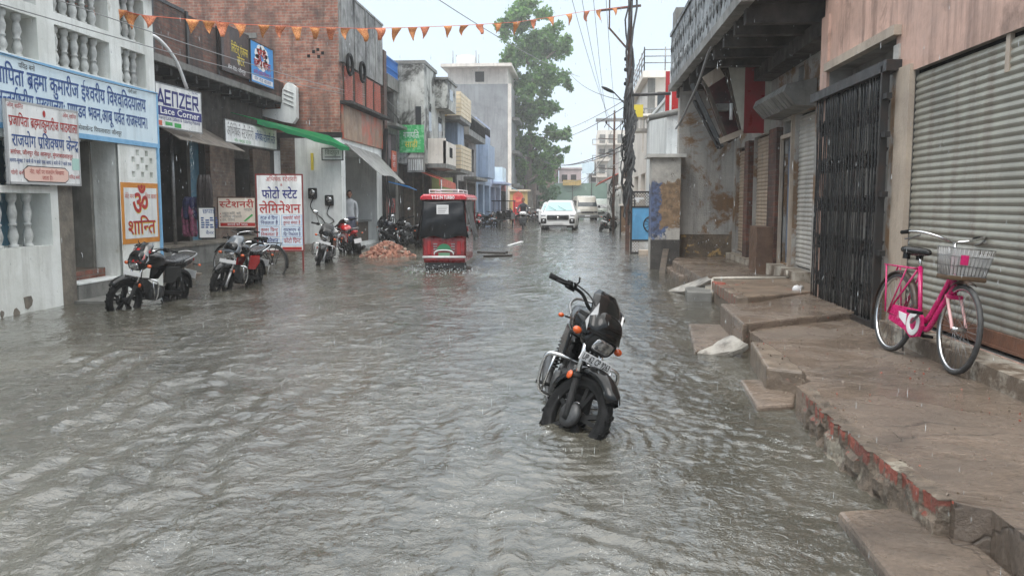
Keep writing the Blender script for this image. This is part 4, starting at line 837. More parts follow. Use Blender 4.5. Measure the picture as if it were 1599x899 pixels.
# ---- the wet platforms (pavement) and their steps
plat = MB()
poly = [(1.60, 1.2), (1.62, 3.35), (1.505, 3.42), (1.50, 3.62), (1.47, 4.2), (1.43, 4.9), (1.44, 5.6), (1.56, 5.75), (1.62, 6.35), (1.62, 7.0), (1.6, 7.95), (1.95, 8.6), (2.2, 8.95), (2.6, 9.1), (3.1, 9.2), (3.1, 1.2)]
ring = []
for i in range(len(poly)):
    a, c = Vector(poly[i]), Vector(poly[(i+1) % len(poly)]); m = max(1, int((c-a).length/.09)) if i < 12 else 1
    for k in range(m): q = a.lerp(c, k/m); ring.append((q.x+(rnd.uniform(-.012, .012) if i < 12 and i > 0 else 0), q.y))
plat.prism(ring, -.17, .2)
o = plat.build('pavement', [M_wetcon]); tag(o, kind='structure')
def kerb_mat():
    m, t, b = new_mat('broken_brick_kerb'); co = objco(t); sx = t.nodes.new('ShaderNodeSeparateXYZ'); t.links.new(co, sx.inputs[0])
    cb = t.nodes.new('ShaderNodeCombineXYZ'); t.links.new(sx.outputs[1], cb.inputs[0]); t.links.new(sx.outputs[2], cb.inputs[1])
    br = nd(t, 'ShaderNodeTexBrick', Color1=C(150, 78, 62), Color2=C(116, 66, 55), Mortar=C(104, 92, 80), Scale=1, Mortar_Size=.006, Brick_Width=.075, Row_Height=.12); br.offset = .37; t.links.new(cb.outputs[0], br.inputs['Vector'])
    mud = mixc(t, ramp(t, noise(t, co, 7, 7, .7), .38, .62), C(122, 108, 94), C(82, 73, 63)); mud = mixc(t, ramp(t, noise(t, co, 4, 6, .7), .56, .62), mud, C(150, 142, 128))
    a = nd(t, 'ShaderNodeMath', _operation='MULTIPLY_ADD'); t.links.new(sx.outputs[2], a.inputs[0]); a.inputs[1].default_value = 2.6; t.links.new(noise(t, co, 5.5, 6, .75, .4), a.inputs[2])
    fz_ = nd(t, 'ShaderNodeMath', _operation='LESS_THAN'); t.links.new(sx.outputs[2], fz_.inputs[0]); fz_.inputs[1].default_value = .194; f_ = nd(t, 'ShaderNodeMath', _operation='MULTIPLY'); t.links.new(fz_.outputs[0], f_.inputs[0]); t.links.new(ramp(t, a.outputs[0], .83, .89), f_.inputs[1]); f = f_.outputs[0]; t.links.new(mixc(t, f, mud, br.outputs[0]), b.inputs['Base Color'])
    t.links.new(ramp(t, noise(t, co, 6, 4), .4, .6, (.22,)*3+(1,), (.6,)*3+(1,)), b.inputs['Roughness'])
    h = nd(t, 'ShaderNodeMath', _operation='MULTIPLY_ADD'); t.links.new(br.outputs['Fac'], h.inputs[0]); h.inputs[1].default_value = -.008; t.links.new(mulf(t, noise(t, co, 16, 8, .7), .05), h.inputs[2])
    bn = nd(t, 'ShaderNodeBump', Strength=.9, Distance=1); t.links.new(h.outputs[0], bn.inputs['Height']); t.links.new(bn.outputs[0], b.inputs['Normal']); return m
def brick_kerb():
    q = random.Random(9); ny, y0, y1 = 150, 3.46, 5.62; rows = [-.17, -.08, -.03, .01, .05, .08, .10, .125, .15, .175, .19, .199]; cells = {}
    vs = []
    for i in range(ny+1):
        y = y0+(y1-y0)*i/ny; x0 = 1.462-.05*math.sin((y-3.55)*1.5)
        for z in rows:
            c = (int(y/.075), 0 if z > .115 else 1 if z > .03 else 2); cells.setdefault(c, q.uniform(-.016, .012) if c[1] == 0 else q.uniform(-.03, .012))
            vs.append((x0+cells[c]+q.uniform(-.003, .003)-(.03*(z < .0)), y+q.uniform(-.003, .003), z+q.uniform(-.004, .0)))
        vs.append((x0+.05+q.uniform(-.02, .02), y, .2025+q.uniform(0, .003))); vs.append((x0+.16, y, .19))
    k = len(rows)+2; b = MB(); b.add(vs, [(i*k+j, i*k+j+1, (i+1)*k+j+1, (i+1)*k+j) for i in range(ny) for j in range(k-1)]); b.add([vs[j] for j in range(k)]+[(1.66, y0, .19), (1.66, y0, -.17)], [list(range(k+2))])
    return b.build('brick_kerb', kerb_mat())
tag(brick_kerb(), 'worn kerb of exposed red bricks along the wet platform edge', 'kerb')
def slab(poly, z0, z1, lb, m=None, bev=.02, name='stone_slab', cat='slab'):
    b = MB(); b.prism(poly, z0, z1); return tag(b.build(name, m or M_wetcon, bevel=bev), lb, cat)
slab([(1.12, 1.5), (1.14, 3.0), (1.145, 3.72), (1.42, 3.78), (1.59, 3.38), (1.595, 1.5)], -.17, .05, 'large low wet slab by the brick kerb, nearest the viewer')
slab([(1.62, 1.3), (1.40, 1.3), (1.46, 2.78), (1.62, 2.80)], -.12, .17, 'short brick block at the corner nearest the viewer', M_mudstain, .02, 'brick_block', 'block')
slab([atZ(u, v, .035)[:2] for u, v in ((1155, 592), (1182, 633), (1240, 630), (1246, 590))], -.17, .035, 'flat grey slab step lying awash below the brick pier')
slab([(1.38, 6.25), (1.64, 6.1), (1.66, 6.5), (1.64, 7.4), (1.50, 7.45)], -.17, .195, 'crumbling brick pier block behind the awash slab step', M_mudstain, .02, 'brick_block', 'block')
slab([atZ(u, v, .03)[:2] for u, v in ((1075, 505), (1085, 548), (1150, 535), (1140, 506))], -.17, .03, 'low drowned slab step below the raised platform corner')
slab([atZ(1125, 474, .27)[:2], atZ(1160, 505, .27)[:2], atZ(1222, 498, .27)[:2], (2.9, 9.0), (2.9, 10.9), atZ(1180, 472, .27)[:2]], -.17, .27, 'raised concrete platform section with pale worn corner', None, .02, 'raised_platform', 'platform')
slab([atZ(1112, 435, .3)[:2], atZ(1148, 464, .3)[:2], (2.5, 10.4), (RX-.1, 11.0), (RX-.1, 13.2), atZ(1170, 433, .3)[:2]], -.17, .3, 'broken brick edged platform beyond the raised section', mat('platform_rubble', C(130, 114, 99), C(100, 88, 77), 3, .35, bump=.6, bscale=14, stain=C(150, 72, 56), st=(.62, .66), stscale=3.5), .02, 'raised_platform', 'platform')
slab([atZ(1050, 407, .25)[:2], atZ(1095, 432, .25)[:2], (2.3, 13.4), (RX, 13.6), (RX, 18.4), (2.1, 18.42)], -.17, .25, 'far wet platform before the tan shutters', None, .02, 'raised_platform', 'platform')
slab([atZ(1033, 412, .1)[:2], atZ(1060, 430, .1)[:2], atZ(1100, 432, .1)[:2], atZ(1075, 409, .1)[:2]], -.17, .1, 'low pale edged step before the far wet platform')
b = MB()
for i in range(26):
    t = i/26; p = Vector(atZ(1120+40*t, 441+26*t, .3)); b.mat(i % 3 > 0); b.box(p+Vector((-.07, -.05, -.12)), p+Vector((.07, .05, rnd.uniform(.0, .035))), bev=.015)
tag(b.build('brick_rubble_edge', [mat('rubble_brick_red', C(150, 72, 56), C(108, 64, 52), 9, .4, bump=.5, stain=C(112, 98, 84), st=(.5, .58), stscale=9), M_mudstain]), 'loose broken brick edging on the platform beyond the raised section', 'edging')
# tilted slabs
def tilt_slab(P, th, lb, m, name='leaning_slab'):
    b = MB(); q = [Vector(p) for p in P]; n = (q[1]-q[0]).cross(q[3]-q[0]).normalized()
    if n.z > 0: n = -n
    pts = []
    for i in range(4):
        a, c = q[i], q[(i+1) % 4]
        for k in range(6): pts.append(a.lerp(c, k/6)+Vector((rnd.uniform(-.012, .012), rnd.uniform(-.012, .012), rnd.uniform(-.006, .006))))
    b.extrude(pts, n*th); return tag(b.build(name, m, bevel=.008), lb, 'slab')
M_paleslab = mat('chipped_pale_stone', C(150, 145, 136), C(110, 104, 96), 5, .45, bump=.9, bscale=11, stain=C(92, 86, 78), st=(.52, .6), stscale=5)
tilt_slab([atZ(1082, 552, .0), atZ(1130, 553, .02), atZ(1170, 537, .14), atZ(1142, 522, .16)], .05, 'chipped pale stone slab tilted against the brick pier', M_paleslab)
tilt_slab([atZ(1040, 454, .0), atZ(1070, 455, .04), atZ(1112, 436, .27), atZ(1104, 431, .28)], .04, 'pale plank like slab leaning up to the platform as a ramp', M_paleslab)
slab([atZ(1070, 451, .1)[:2], atZ(1073, 459, .1)[:2], atZ(1112, 460, .1)[:2], atZ(1112, 447, .1)[:2]], -.17, .13, 'small grey step block beside the ramp slab', M_cement, .01)
b = MB(); b.tube([atZ(1113, 434.5, .32), atZ(1242, 432, .32), (RX-.24, 12.5, .33), (RX-.24, 12.5, .42)], .018, 8); b.tube([atZ(1113, 434.5, .32), (atZ(1113, 434.5, .32)[0]-.01, atZ(1113, 434.5, .32)[1]-.03, -.1)], .02, 8); b.bar(Vector(atZ(1112, 449, .15))-Vector((.1, 0, 0)), Vector(atZ(1112, 449, .15))+Vector((.04, 0, 0)), .04, .04)
tag(b.build('water_pipe', mat('pale_plastic_pipe', C(196, 190, 178), C(170, 164, 152), 6, .4)), 'thin white pipe across the platform with a drop to the water', 'pipe')
b = MB(); b.bar((1.63, 16.9, -.1), (1.80, 17.8, .42), .12, .05); tag(b.build('leaning_plank', M_wood), 'short wet plank leaning at the foot of the low pier', 'plank')
b = MB(); b.lathe([(0, -.03), (.05, -.03), (.055, 0), (.05, .03), (0, .03)], 12, 'y', (2.74, 10.86, .31)); b.cyl((2.74, 10.86, .31), (2.86, 11.1, .31), .03, 8); tag(b.build('pipe_stub', K['white']), 'short white pipe end beside the black gate foot', 'pipe')

# grit and brick crumbs washed over the platform
def grit():
    q = random.Random(21); b = MB()
    for i in range(420):
        y = q.uniform(3.4, 10.5); k = q.random(); x = 1.5+k**2.2*1.2 if q.random() < .6 else q.uniform(2.2, 2.7); z = .201 if y < 8.3 else .272
        if y >= 8.3 and x < 2.25: continue
        s_ = q.uniform(.002, .006); b.mat(q.choice((0, 0, 0, 0, 1))); m = Matrix.Translation((x, y, z+s_*.3)) @ Euler((q.uniform(0, 3), q.uniform(0, 3), q.uniform(0, 3))).to_matrix().to_4x4(); b.box((-s_*1.3, -s_, -s_*.5), (s_*1.1, s_, s_*.5), m)
    return b
tag(grit().build('gravel', [M_mudstain, bpy.data.materials['rubble_brick_red'], M_tancement]), kind='stuff')

# ================================================================== FARTHER HOUSES, LEFT
M_greyblue = mat('grey_blue_paint', C(150, 168, 192), C(132, 150, 174), 1.5, .6, streak=C(90, 94, 102), sa=.5)
M_lilac = mat('lilac_paint', C(176, 186, 210), C(160, 170, 196), 1.5, .6, streak=C(104, 108, 118), sa=.5)
M_cream = mat('cream_paint', C(222, 206, 178), C(204, 188, 160), 1.5, .6, streak=C(130, 116, 96), sa=.4)
M_yellow = mat('mustard_paint', C(196, 164, 96), C(178, 148, 86), 2, .6, streak=C(110, 94, 66))
M_lime = mat('faded_lime_paint', C(176, 186, 122), C(158, 168, 110), 2, .6)
M_orangeaw = mat('orange_red_awning', C(204, 96, 70), C(176, 80, 60), 3, .5)
M_tower = mat('bare_cement_tower', C(148, 150, 152), C(128, 130, 132), .5, .7, streak=C(92, 93, 95), sa=.55, stain=C(110, 112, 114), st=(.56, .7), stscale=.3)
M_whitefar = mat('white_parapet', C(226, 218, 208), C(206, 198, 188), 1, .6, streak=C(150, 142, 132), sa=.4)
def house(name, label, loc, parts, cat='building'):
    r_ = thing(name, label, cat, loc)
    for nm, mats, fn in parts: k = MB(); fn(k); k.build(nm, mats, r_, True)
    return r_
def win_grid(X, ys, zs, w_, h_, d=.35): return [(y, y+w_, z, z+h_, 1, d) for y in ys for z in zs]
# brown brick corner house with blue railing
def f(k): facade(k, 'x', -7.0, 30.03, 32.5, -.17, 6.0, [(30.5, 32.0, .0, 2.7, 1, 1.5), (30.6, 32.2, 3.0, 3.95, 2, .2), (30.75, 31.9, 4.35, 5.5, 1, .3)], .3); k.mat(0); k.box((-12, 30.031, -.17), (-8.6, 32.5, 6.0)); k.box((-8.6, 30.031, 5.9), (-7.0, 32.5, 6.0))
hc = house('railing_house', 'narrow grey house with bright blue roof railing beside the brick pillar', (-7, 31, -.17), [('wall', [M_cement, K['dark'], mat('mauve_panel', C(150, 134, 140), C(126, 112, 118), 2, .6)], f)])
b = MB(); b.box((-7.3, 29.62 if False else 30.035, -.17), (-6.93, 30.45, 6.75)); b.build('brick_pillar', M_brickdark, hc, True)
b = MB()
for i in range(12): b.box((-6.99, 30.5+i*.17, 6.0), (-6.95, 30.56+i*.17, 6.6))
for z in (6.0, 6.25, 6.6): b.box((-7.0, 30.45, z), (-6.94, 32.5, z+.05))
b.build('railing', mat('bright_blue_paint', C(50, 110, 180), rough=.5), hc, True)
each('cornice', M_cement, hc, [((-7.02, 30.5, 5.55), (-6.9, 32.5, 6.0)), ((-6.98, 30.46, 4.15), (-6.6, 32.4, 4.25))])
b = MB(); b.extrude([(-6.98, 30.3, 2.15), (-6.98, 32.0, 2.1), (-6.2, 32.1, 1.85), (-6.15, 30.4, 1.95)], (0, 0, .03)); tag(b.build('blue_awning', mat('blue_tarpaulin', C(40, 140, 215), C(34, 120, 190), 3, .4)), 'small blue tarpaulin awning past the grey tarpaulin one', 'awning')
def wr(k, o, ux, uy): letter(k, 'सूचना बोर्ड', o, ux, uy, .6, .2, .16, m=0, align='c', width=.8)
board('red_notice_board', 'red board on white wall under the blue awning', (-6.92, 30.35, 1.0), 1.2, .55, (0, 1, 0), wr, [mat('faded_red_board', C(186, 66, 60), C(164, 56, 52), 4, .5), K['txtwhite']], K['iron'])
def wr(k, o, ux, uy):
    for i in range(9): rect(k, o, ux, uy, .06, .08+i*.1, .06+rnd.uniform(.7, 1.05), .12+i*.1, 0, .003)
board('white_notice_board', 'white board of small dark print below the red board', (-6.925, 30.35, -.05), 1.15, 1.0, (0, 1, 0), wr, [M_sheet, K['txtgrey']], K['iron'])
def wr(k, o, ux, uy): letter(k, 'मेडिकल', o, ux, uy, .35, .4, .2, m=0, align='c', width=.5); letter(k, 'स्टोर', o, ux, uy, .35, .15, .18, m=0, align='c', width=.4)
board('red_cloth_banner', 'orange red banner hung below the mauve panel house wall', (-6.9, 31.0, 2.55), .8, .75, (0, 1, 0), wr, [M_orangeaw, K['txtwhite']], None)
# mould stained house with projecting upper rooms
def f(k):
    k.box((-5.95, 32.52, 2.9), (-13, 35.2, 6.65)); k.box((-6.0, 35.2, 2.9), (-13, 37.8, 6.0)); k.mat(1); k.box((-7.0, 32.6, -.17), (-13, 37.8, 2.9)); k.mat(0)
    k.box((-5.45, 35.0, 5.25), (-6.4, 37.5, 6.4)); k.mat(2); k.box((-5.40, 34.95, 6.4), (-6.5, 37.6, 6.5)); k.box((-5.9, 32.5, 6.65), (-13, 35.25, 6.78))
st_ = house('mouldy_house', 'white house black with mould and boxy upper rooms above the street', (-6.5, 37, -.17), [('wall', [M_stained, M_dim, M_cement], f)])
each('window', K['glass'], st_, [((X-.02, y, z), (X+.012, y+w_, z+h_)) for y, z, w_, h_, X in ((33.4, 4.2, .6, 1.1, -5.95), (36, 3.9, .8, 1.1, -6.0), (35.6, 5.65, .9, .45, -5.45))] + [((-6.30, 32.505, 4.0), (-6.08, 32.53, 5.05))])
b = MB(); b.box((-6.2, 33.2, 2.75), (-5.25, 36.0, 2.92)); b.mat(1); b.box((-5.35, 33.2, 2.92), (-5.25, 36.0, 3.8)); b.box((-6.4, 33.2, 2.92), (-5.25, 33.3, 3.9)); b.mat(2); b.box((-5.245, 34.2, 3.2), (-5.23, 34.9, 3.6)); b.build('balcony', [M_cement, M_whitefar, K['dark']], st_, True)
b = MB(); b.box((-6.6, 32.3, 2.55), (-5.95, 32.56, 3.1)); b.mat(1)
for i in range(7): b.box((-6.55+i*.085, 32.28, 2.62), (-6.5+i*.085, 32.3, 3.03))
b.build('balcony_grille', [M_cement, M_stained], st_, True)
def wr(k, o, ux, uy): letter(k, 'गणपति', o, ux, uy, .45, .55, .24, m=0, align='c', width=.6); letter(k, 'साड़ी', o, ux, uy, .45, .2, .22, m=1, align='c', width=.5)
board('green_banner', 'green and white cloth banner on the mouldy house front', (-6.92, 32.46, 3.3), .95, 1.05, (1, 0, 0), wr, [mat('green_banner_cloth', C(60, 170, 96), C(120, 196, 140), 6, .5, lohi=(.5, .56)), K['txtwhite'], K['txtyellow']], None)
each('pier', M_wood, st_, [((-6.98, y, -.1), (-6.6, y+.3, 2.8)) for y in (33.4, 35.5, 37.4)])
b = MB(); b.extrude([(-6.6, 33.0, 2.72), (-6.6, 37.0, 2.68), (-5.45, 37.1, 2.2), (-5.5, 33.1, 2.3)], (0, 0, .03)); b.extrude([(-5.45, 37.1, 2.2), (-5.5, 33.1, 2.3), (-5.5, 33.1, 2.05), (-5.45, 37.1, 1.95)], (.02, 0, 0)); tag(b.build('orange_awning', M_orangeaw), 'orange red awning above the dark shop of the mouldy house', 'awning')
b = MB(); b.box((-6.98, 37.85, .0), (-5.7, 38.0, 2.5)); tag(b.build('lime_partition', M_lime), 'faded lime green painted partition behind the rickshaw', 'partition')
b = MB(); b.cyl((-5.45, 33.3, -.1), (-5.45, 33.3, 2.3), .035, 8); tag(b.build('awning_post', K['alu']), 'thin pale post holding the orange red awning', 'post')
# cream balcony house
def f(k):
    k.box((-6.4, 38.1, 2.6), (-13, 41.9, 6.3)); k.mat(1); k.box((-7.0, 38.1, -.17), (-13, 41.9, 2.6)); k.mat(2); k.box((-6.39, 38.2, 3.9), (-6.37, 39.6, 5.1)); k.mat(3); k.box((-6.38, 39.7, 3.9), (-5.7, 41.8, 5.1))
cb_ = house('cream_balcony_house', 'house with cream slatted balconies and blue upper room', (-6.6, 48, -.17), [('wall', [M_cement, M_dim, K['dark'], M_greyblue], f)])
for z in (2.9, 5.25):
    b = MB(); b.box((-6.4, 38.14, z-.15), (-5.36, 41.8, z)); b.mat(1)
    for j in range(6): b.box((-5.38, 38.12, z+.02+j*.18), (-5.33, 41.8, z+.02+j*.18+.155)); b.box((-6.4, 38.08, z+.02+j*.18), (-5.36, 38.12, z+.02+j*.18+.155))
    b.mat(2); b.box((-6.2, 38.05, z), (-5.95, 38.10, z+1.08)); b.build('balcony', [M_cement, M_cream, M_orangeaw if z < 4 else M_yellow], cb_, True)
b = MB()
for y in (38.4, 40.2): b.box((-6.95, y, .2), (-6.6, y+1.5, 2.3))
b.build('shop_front', [mat('shop_goods', C(90, 96, 100), C(52, 54, 58), 5, .6, stain=C(150, 140, 120), st=(.6, .66), stscale=2)], cb_, True)
# sooty house, blue house, lilac house
def f(k): facade(k, 'x', -6.1, 42.1, 50, -.17, 6.2, [(42.6, 45.4, .1, 2.5, 1, 1), (46, 49.6, .1, 2.5, 1, 1), (42.9, 44, 3.1, 4.4, 1, .4), (45.2, 46.6, 3.1, 4.6, 1, .4), (48, 49, 3.1, 4.4, 1, .4)], .4); k.mat(0); k.quad((-6.1, 42.1, -.17), (-13, 42.1, -.17), (-13, 42.1, 6.2), (-6.1, 42.1, 6.2)); k.box((-6.11, 42.1, 6.15), (-13, 50, 6.25))
sh_ = house('sooty_house', 'dark streaked house with grilled parapet next to the cream balconies', (-6.1, 46, -.17), [('wall', [mat('sooty_paint', C(158, 154, 152), C(120, 116, 114), 1, .65, streak=C(56, 54, 54), sa=.85), K['dark']], f)])
b = MB(); b.box((-6.1, 42.2, 4.75), (-5.5, 49.6, 4.9)); b.box((-5.58, 42.2, 4.9), (-5.5, 49.6, 5.8)); b.box((-6.1, 42.2, 4.9), (-5.58, 42.28, 5.8)); b.mat(1)
for i in range(12): b.box((-5.49, 42.6+i*.58, 5.05), (-5.47, 42.95+i*.58, 5.65))
b.build('balcony', [M_cement, K['dark']], sh_, True)
b = MB(); b.box((-6.1, 44.5, 2.6), (-5.4, 49.8, 2.75)); b.build('shade_slab', M_cement, sh_, True)
def f(k): facade(k, 'x', -6.1, 50.1, 58, -.17, 5.6, [(51, 53.6, .1, 2.5, 1, 1), (54.4, 57.4, .1, 2.5, 1, 1), (54.5, 55.7, 3.1, 4.2, 1, .4)], .4); k.mat(0); k.quad((-6.1, 50.1, -.17), (-13, 50.1, -.17), (-13, 50.1, 5.6), (-6.1, 50.1, 5.6)); k.box((-5.5, 51, 2.9), (-6.1, 55, 4.9))
bh_ = house('blue_house', 'pale blue grey house with a plain overhanging room', (-6.1, 54, -.17), [('wall', [M_greyblue, K['dark']], f)])
b = MB(); b.box((-6.2, 50.2, 5.6), (-6.1, 58, 6.4)); b.box((-6.2, 50.12, 5.6), (-9, 50.2, 6.4)); b.mat(1)
for i in range(10): b.box((-6.09, 50.5+i*.74, 5.75), (-6.07, 51.0+i*.74, 6.25))
b.build('parapet', [M_lilac, K['dark']], bh_, True)
def f(k): facade(k, 'x', -6.2, 58.1, 67, -.17, 4.0, [(59, 62, .1, 2.5, 1, 1.2), (63, 66.4, .1, 2.5, 1, 1.2)], .4); k.mat(0); k.quad((-6.2, 58.1, -.17), (-13, 58.1, -.17), (-13, 58.1, 4.0), (-6.2, 58.1, 4.0)); k.box((-5.3, 60, 2.7), (-6.2, 66, 2.85)); k.mat(2); k.box((-6.15, 60.5, 2.86), (-5.5, 63.5, 3.9))
house('lilac_house', 'low pale lilac house with deep verandah before the grey tower', (-6.2, 62, -.17), [('wall', [M_lilac, K['dark'], M_bluewhite], f)])
# grey tower
def f(k):
    k.box((-7.0, 86, -.17), (-15.5, 100, 13.2)); k.mat(1); k.box((-6.9, 85.9, -.17), (-7.25, 86.0, 13.2)); k.mat(2); k.box((-6.98, 88, 3), (-6.5, 99, 3.3)); k.box((-6.98, 88, 6.4), (-6.3, 99, 6.7)); k.box((-6.98, 88, 9.8), (-6.3, 99, 10.1)); k.mat(0)
    k.box((-11.1, 85.96, 2), (-11.0, 86, 13.1))
def fr(k): k.box((-7.3, 86.5, 13.21), (-13.4, 99, 14.8)); k.mat(1); k.box((-6.8, 85, 14.8), (-13.9, 101, 15.1)); k.mat(2); k.box((-10.6, 86.45, 13.5), (-9.7, 86.55, 14.5))
tw = house('cement_tower', 'tall bare cement tower with cream penthouse and wide roof slab', (-10, 92, -.17), [('wall', [M_tower, M_whitefar, M_cement], f), ('penthouse', [M_whitefar, M_whitefar, K['dark']], fr)])
r_ = thing('water_tank', 'white roof water tank framed on the cement tower penthouse', 'tank', (-12, 90, 15.1))
b = MB(); b.lathe([(0, 0), (1.0, 0), (1.05, .1), (1.05, 1.35), (.9, 1.5), (.3, 1.65), (0, 1.65)], 20); b.build('tank_body', K['white'], r_)
b = MB()
for x, y in ((-1.2, -1.2), (1.2, -1.2), (-1.2, 1.2), (1.2, 1.2)): b.cyl((x, y, 0), (x, y, 1.9), .05, 6)
b.build('tank_frame', K['alu'], r_)
# small roadside kiosks below the tree
def f(k): k.box((-6.9, 84, -.1), (-5.2, 85.7, 2.5)); k.mat(1); k.box((-7.1, 83.7, 2.5), (-4.9, 85.9, 2.65))
house('mustard_kiosk', 'mustard coloured roadside kiosk under the big tree', (-6, 85, -.1), [('wall', [M_yellow, M_cream], f)])
def f(k): k.box((-6.3, 80.2, -.1), (-5.3, 81.2, 1.9)); k.mat(1); k.lathe([(0, .1), (.5, 0)], 16, 'y', (-5.8, 80.15, 1.9))
house('red_booth', 'small red booth with rounded orange top in front of the mustard kiosk', (-5.8, 80.7, -.1), [('cabin', [mat('booth_red', C(190, 46, 50), C(170, 40, 44), 3, .5), M_orangeaw], f)])
b = MB(); b.extrude([(-6.25, 67.2, 3.0), (-6.25, 71, 2.95), (-4.9, 71, 2.2), (-4.9, 67.2, 2.3)], (0, 0, .05)); tag(b.build('striped_awning', mat('faded_teal_awning', C(150, 190, 200), C(196, 80, 80), 1.2, .5, lohi=(.49, .51))), 'teal and red awning jutting just past the lilac house', 'awning')
def f(k): k.box((-12, 67.1, -.17), (-6.25, 72, 3.2)); k.mat(1); k.box((-6.26, 67.6, .1), (-6.2, 71.4, 2.3))
house('awning_shop', 'low red fronted shop beneath the teal and red awning', (-7, 69, -.17), [('wall', [mat('shop_red', C(170, 70, 66), C(146, 60, 58), 2, .6), K['dark']], f)])
def f(k): k.box((-9.5, 103, -.17), (-5.3, 112, 4.5)); k.mat(1); k.box((-5.28, 104, .2), (-5.2, 111, 2.3)); k.box((-5.28, 105, 2.9), (-5.2, 107, 4)); k.mat(2); k.box((-5.6, 102.8, 4.5), (-9.7, 112.2, 4.8))
house('plain_brown_house', 'low brown house just behind the tree trunk', (-7, 107, -.17), [('wall', [M_brickpale, K['dark'], M_cement], f)])
# far end of the street
M_green = mat('green_site_sheet', C(112, 136, 122), C(98, 122, 110), .4, .7)
b = MB(); b.box((-3.4, 112, -.1), (4.0, 112.3, 3.9)); b.mat(1)
for x in (-3.4, -1, 1.5, 3.9): b.box((x, 111.9, -.1), (x+.1, 112.0, 4.0))
tag(b.build('green_hoarding', [M_green, K['iron']]), 'wide green sheet hoarding closing the far end of the street', 'hoarding')
for nm, lb, a, c, m in (('pink_house', 'faded pink house peeping over the green hoarding', (-3.0, 124, -.17), (.2, 130, 6.2), mat('faded_pink', C(200, 184, 184), C(180, 164, 166), 1, .7)), ('grey_house', 'grey house with water tower top beyond the hoarding', (1.2, 126, -.17), (4.5, 134, 5.8), M_tower), ('brown_block', 'brown block of rooms between the tree and the pink house', (-8.0, 118, -.17), (-3.2, 128, 7.6), M_brickpale), ('pale_house', 'pale flat house farthest on the right of the street end', (4.6, 128, -.17), (8, 140, 6.4), M_whitefar)):
    def f(k): k.box(a, c); k.mat(1); [k.box((a[0]+.4+i*1.3, a[1]-.03, z), (a[0]+1.2+i*1.3, a[1]+.02, z+1)) for i in range(int((c[0]-a[0]-.4)/1.3)) for z in (1.2, 4.4)]; k.mat(0); k.box((a[0]-.2, a[1]-.2, c[2]), (c[0]+.2, c[1], c[2]+.2))
    house(nm, lb, a, [('wall', [m, K['dark']], f)])
b = MB(); b.lathe([(0, 0), (.8, 0), (.8, 1.2), (.6, 1.5), (0, 1.6)], 16, 'z', (2.8, 127, 6.0)); tag(b.build('roof_tank', M_cement), 'small round grey roof tank at the street end', 'tank')
b = MB(); b.box((-2.2, 111.6, 3.6), (.2, 111.8, 4.3)); tag(b.build('yellow_banner', M_yellow), 'faded yellow banner along the top of the green hoarding', 'banner')
b = MB(); b.box((.3, 113, 5.2), (1.9, 113.2, 6.6)); b.box((1.05, 113, -.1), (1.15, 113.1, 5.2)); tag(b.build('pale_billboard', M_bluewhite), 'pale blue white billboard on a post at the street end', 'billboard')

# ---- right, beyond the pier
def f(k):
    facade(k, 'x', 2.65, 34, 46, -.17, 6.2, [(35, 37.5, .1, 2.6, 1, 1), (39, 42, .1, 2.6, 1, 1), (36, 37, 3.5, 5.2, 1, .4)], .4, 0, 1, None, -1); k.mat(0)
    facade(k, 'y', 34, 2.65, 8, -.17, 6.2, [(3.0, 3.3, 4.7, 5.7, 1, .1), (4.0, 4.6, 3.6, 4.7, 2, .1), (5.4, 6.3, 3.2, 4.6, 1, .1)], .2, 0, 1, None, -1); k.mat(0); k.box((2.4, 33.6, 6.2), (8, 46, 6.45))
rb = house('railed_roof_house', 'pale grey house with steel railed roof beyond the low pier', (4, 36, -.17), [('wall', [M_whitefar, K['glass'], M_yellow], f)])
b = MB()
for z in (6.75, 7.0, 7.25): b.cyl((2.45, 33.65, z), (2.45, 45, z), .02, 6); b.cyl((2.45, 33.65, z), (6, 33.65, z), .02, 6)
for i in range(8): b.cyl((2.45, 33.65+i*1.4, 6.4), (2.45, 33.65+i*1.4, 7.35), .025, 6)
for i in range(5): b.cyl((2.45+i*.8, 33.65, 6.4), (2.45+i*.8, 33.65, 7.35), .025, 6)
b.build('roof_railing', K['alu'], rb, True)
b = MB(); b.box((1.95, 33.0, 4.1), (3.3, 33.99, 4.2)); b.box((2.0, 32.2, 4.6), (2.9, 33.9, 4.68)); b.mat(1); b.box((2.62, 33.85, -.1), (2.9, 34.0, 6.2)); b.build('window_shade', [M_whitefar, M_cement], rb, True)
b = MB()
for i in range(9): b.cyl((2.2+i*.12, 33.1, 4.2), (2.2+i*.12, 33.1, 4.95), .012, 5)
b.box((2.15, 33.08, 4.93), (3.3, 33.12, 4.98)); b.build('balcony_railing', K['alu'], rb, True)
def f(k): facade(k, 'y', 25.6, 2.55, 8, -.17, 4.4, [(3.1, 3.32, 3.0, 3.6, 2, .08)], .1, 0, 1, None, -1); k.mat(0); k.quad((2.55, 25.6, -.17), (2.55, 33, -.17), (2.55, 33, 4.4), (2.55, 25.6, 4.4)); k.box((2.5, 25.5, 4.4), (8, 33, 4.5)); k.mat(1); k.cyl((2.0, 25.3, 3.85), (3.6, 24.9, 4.15), .09, 8)
house('white_side_house', 'white plastered house with small yellow window past the low pier', (4, 27, -.17), [('wall', [M_white, M_cement, M_yellow], f)])
b = MB(); b.box((2.48, 25.45, 4.0), (2.95, 25.5, 5.2)); b.mat(1); b.box((2.60, 25.44, 4.0), (2.66, 25.45, 5.2)); tag(b.build('red_banner', [K['red'], K['white']]), 'narrow red banner with white stripe at the balcony end', 'banner')
b = MB(); b.cyl((1.5, 25.2, 4.5), (2.6, 25.1, 4.52), .045, 8); tag(b.build('cross_pipe', K['iron']), 'black iron pipe level from the messy pole to the balcony end', 'pipe')
def wr(k, o, ux, uy): pass
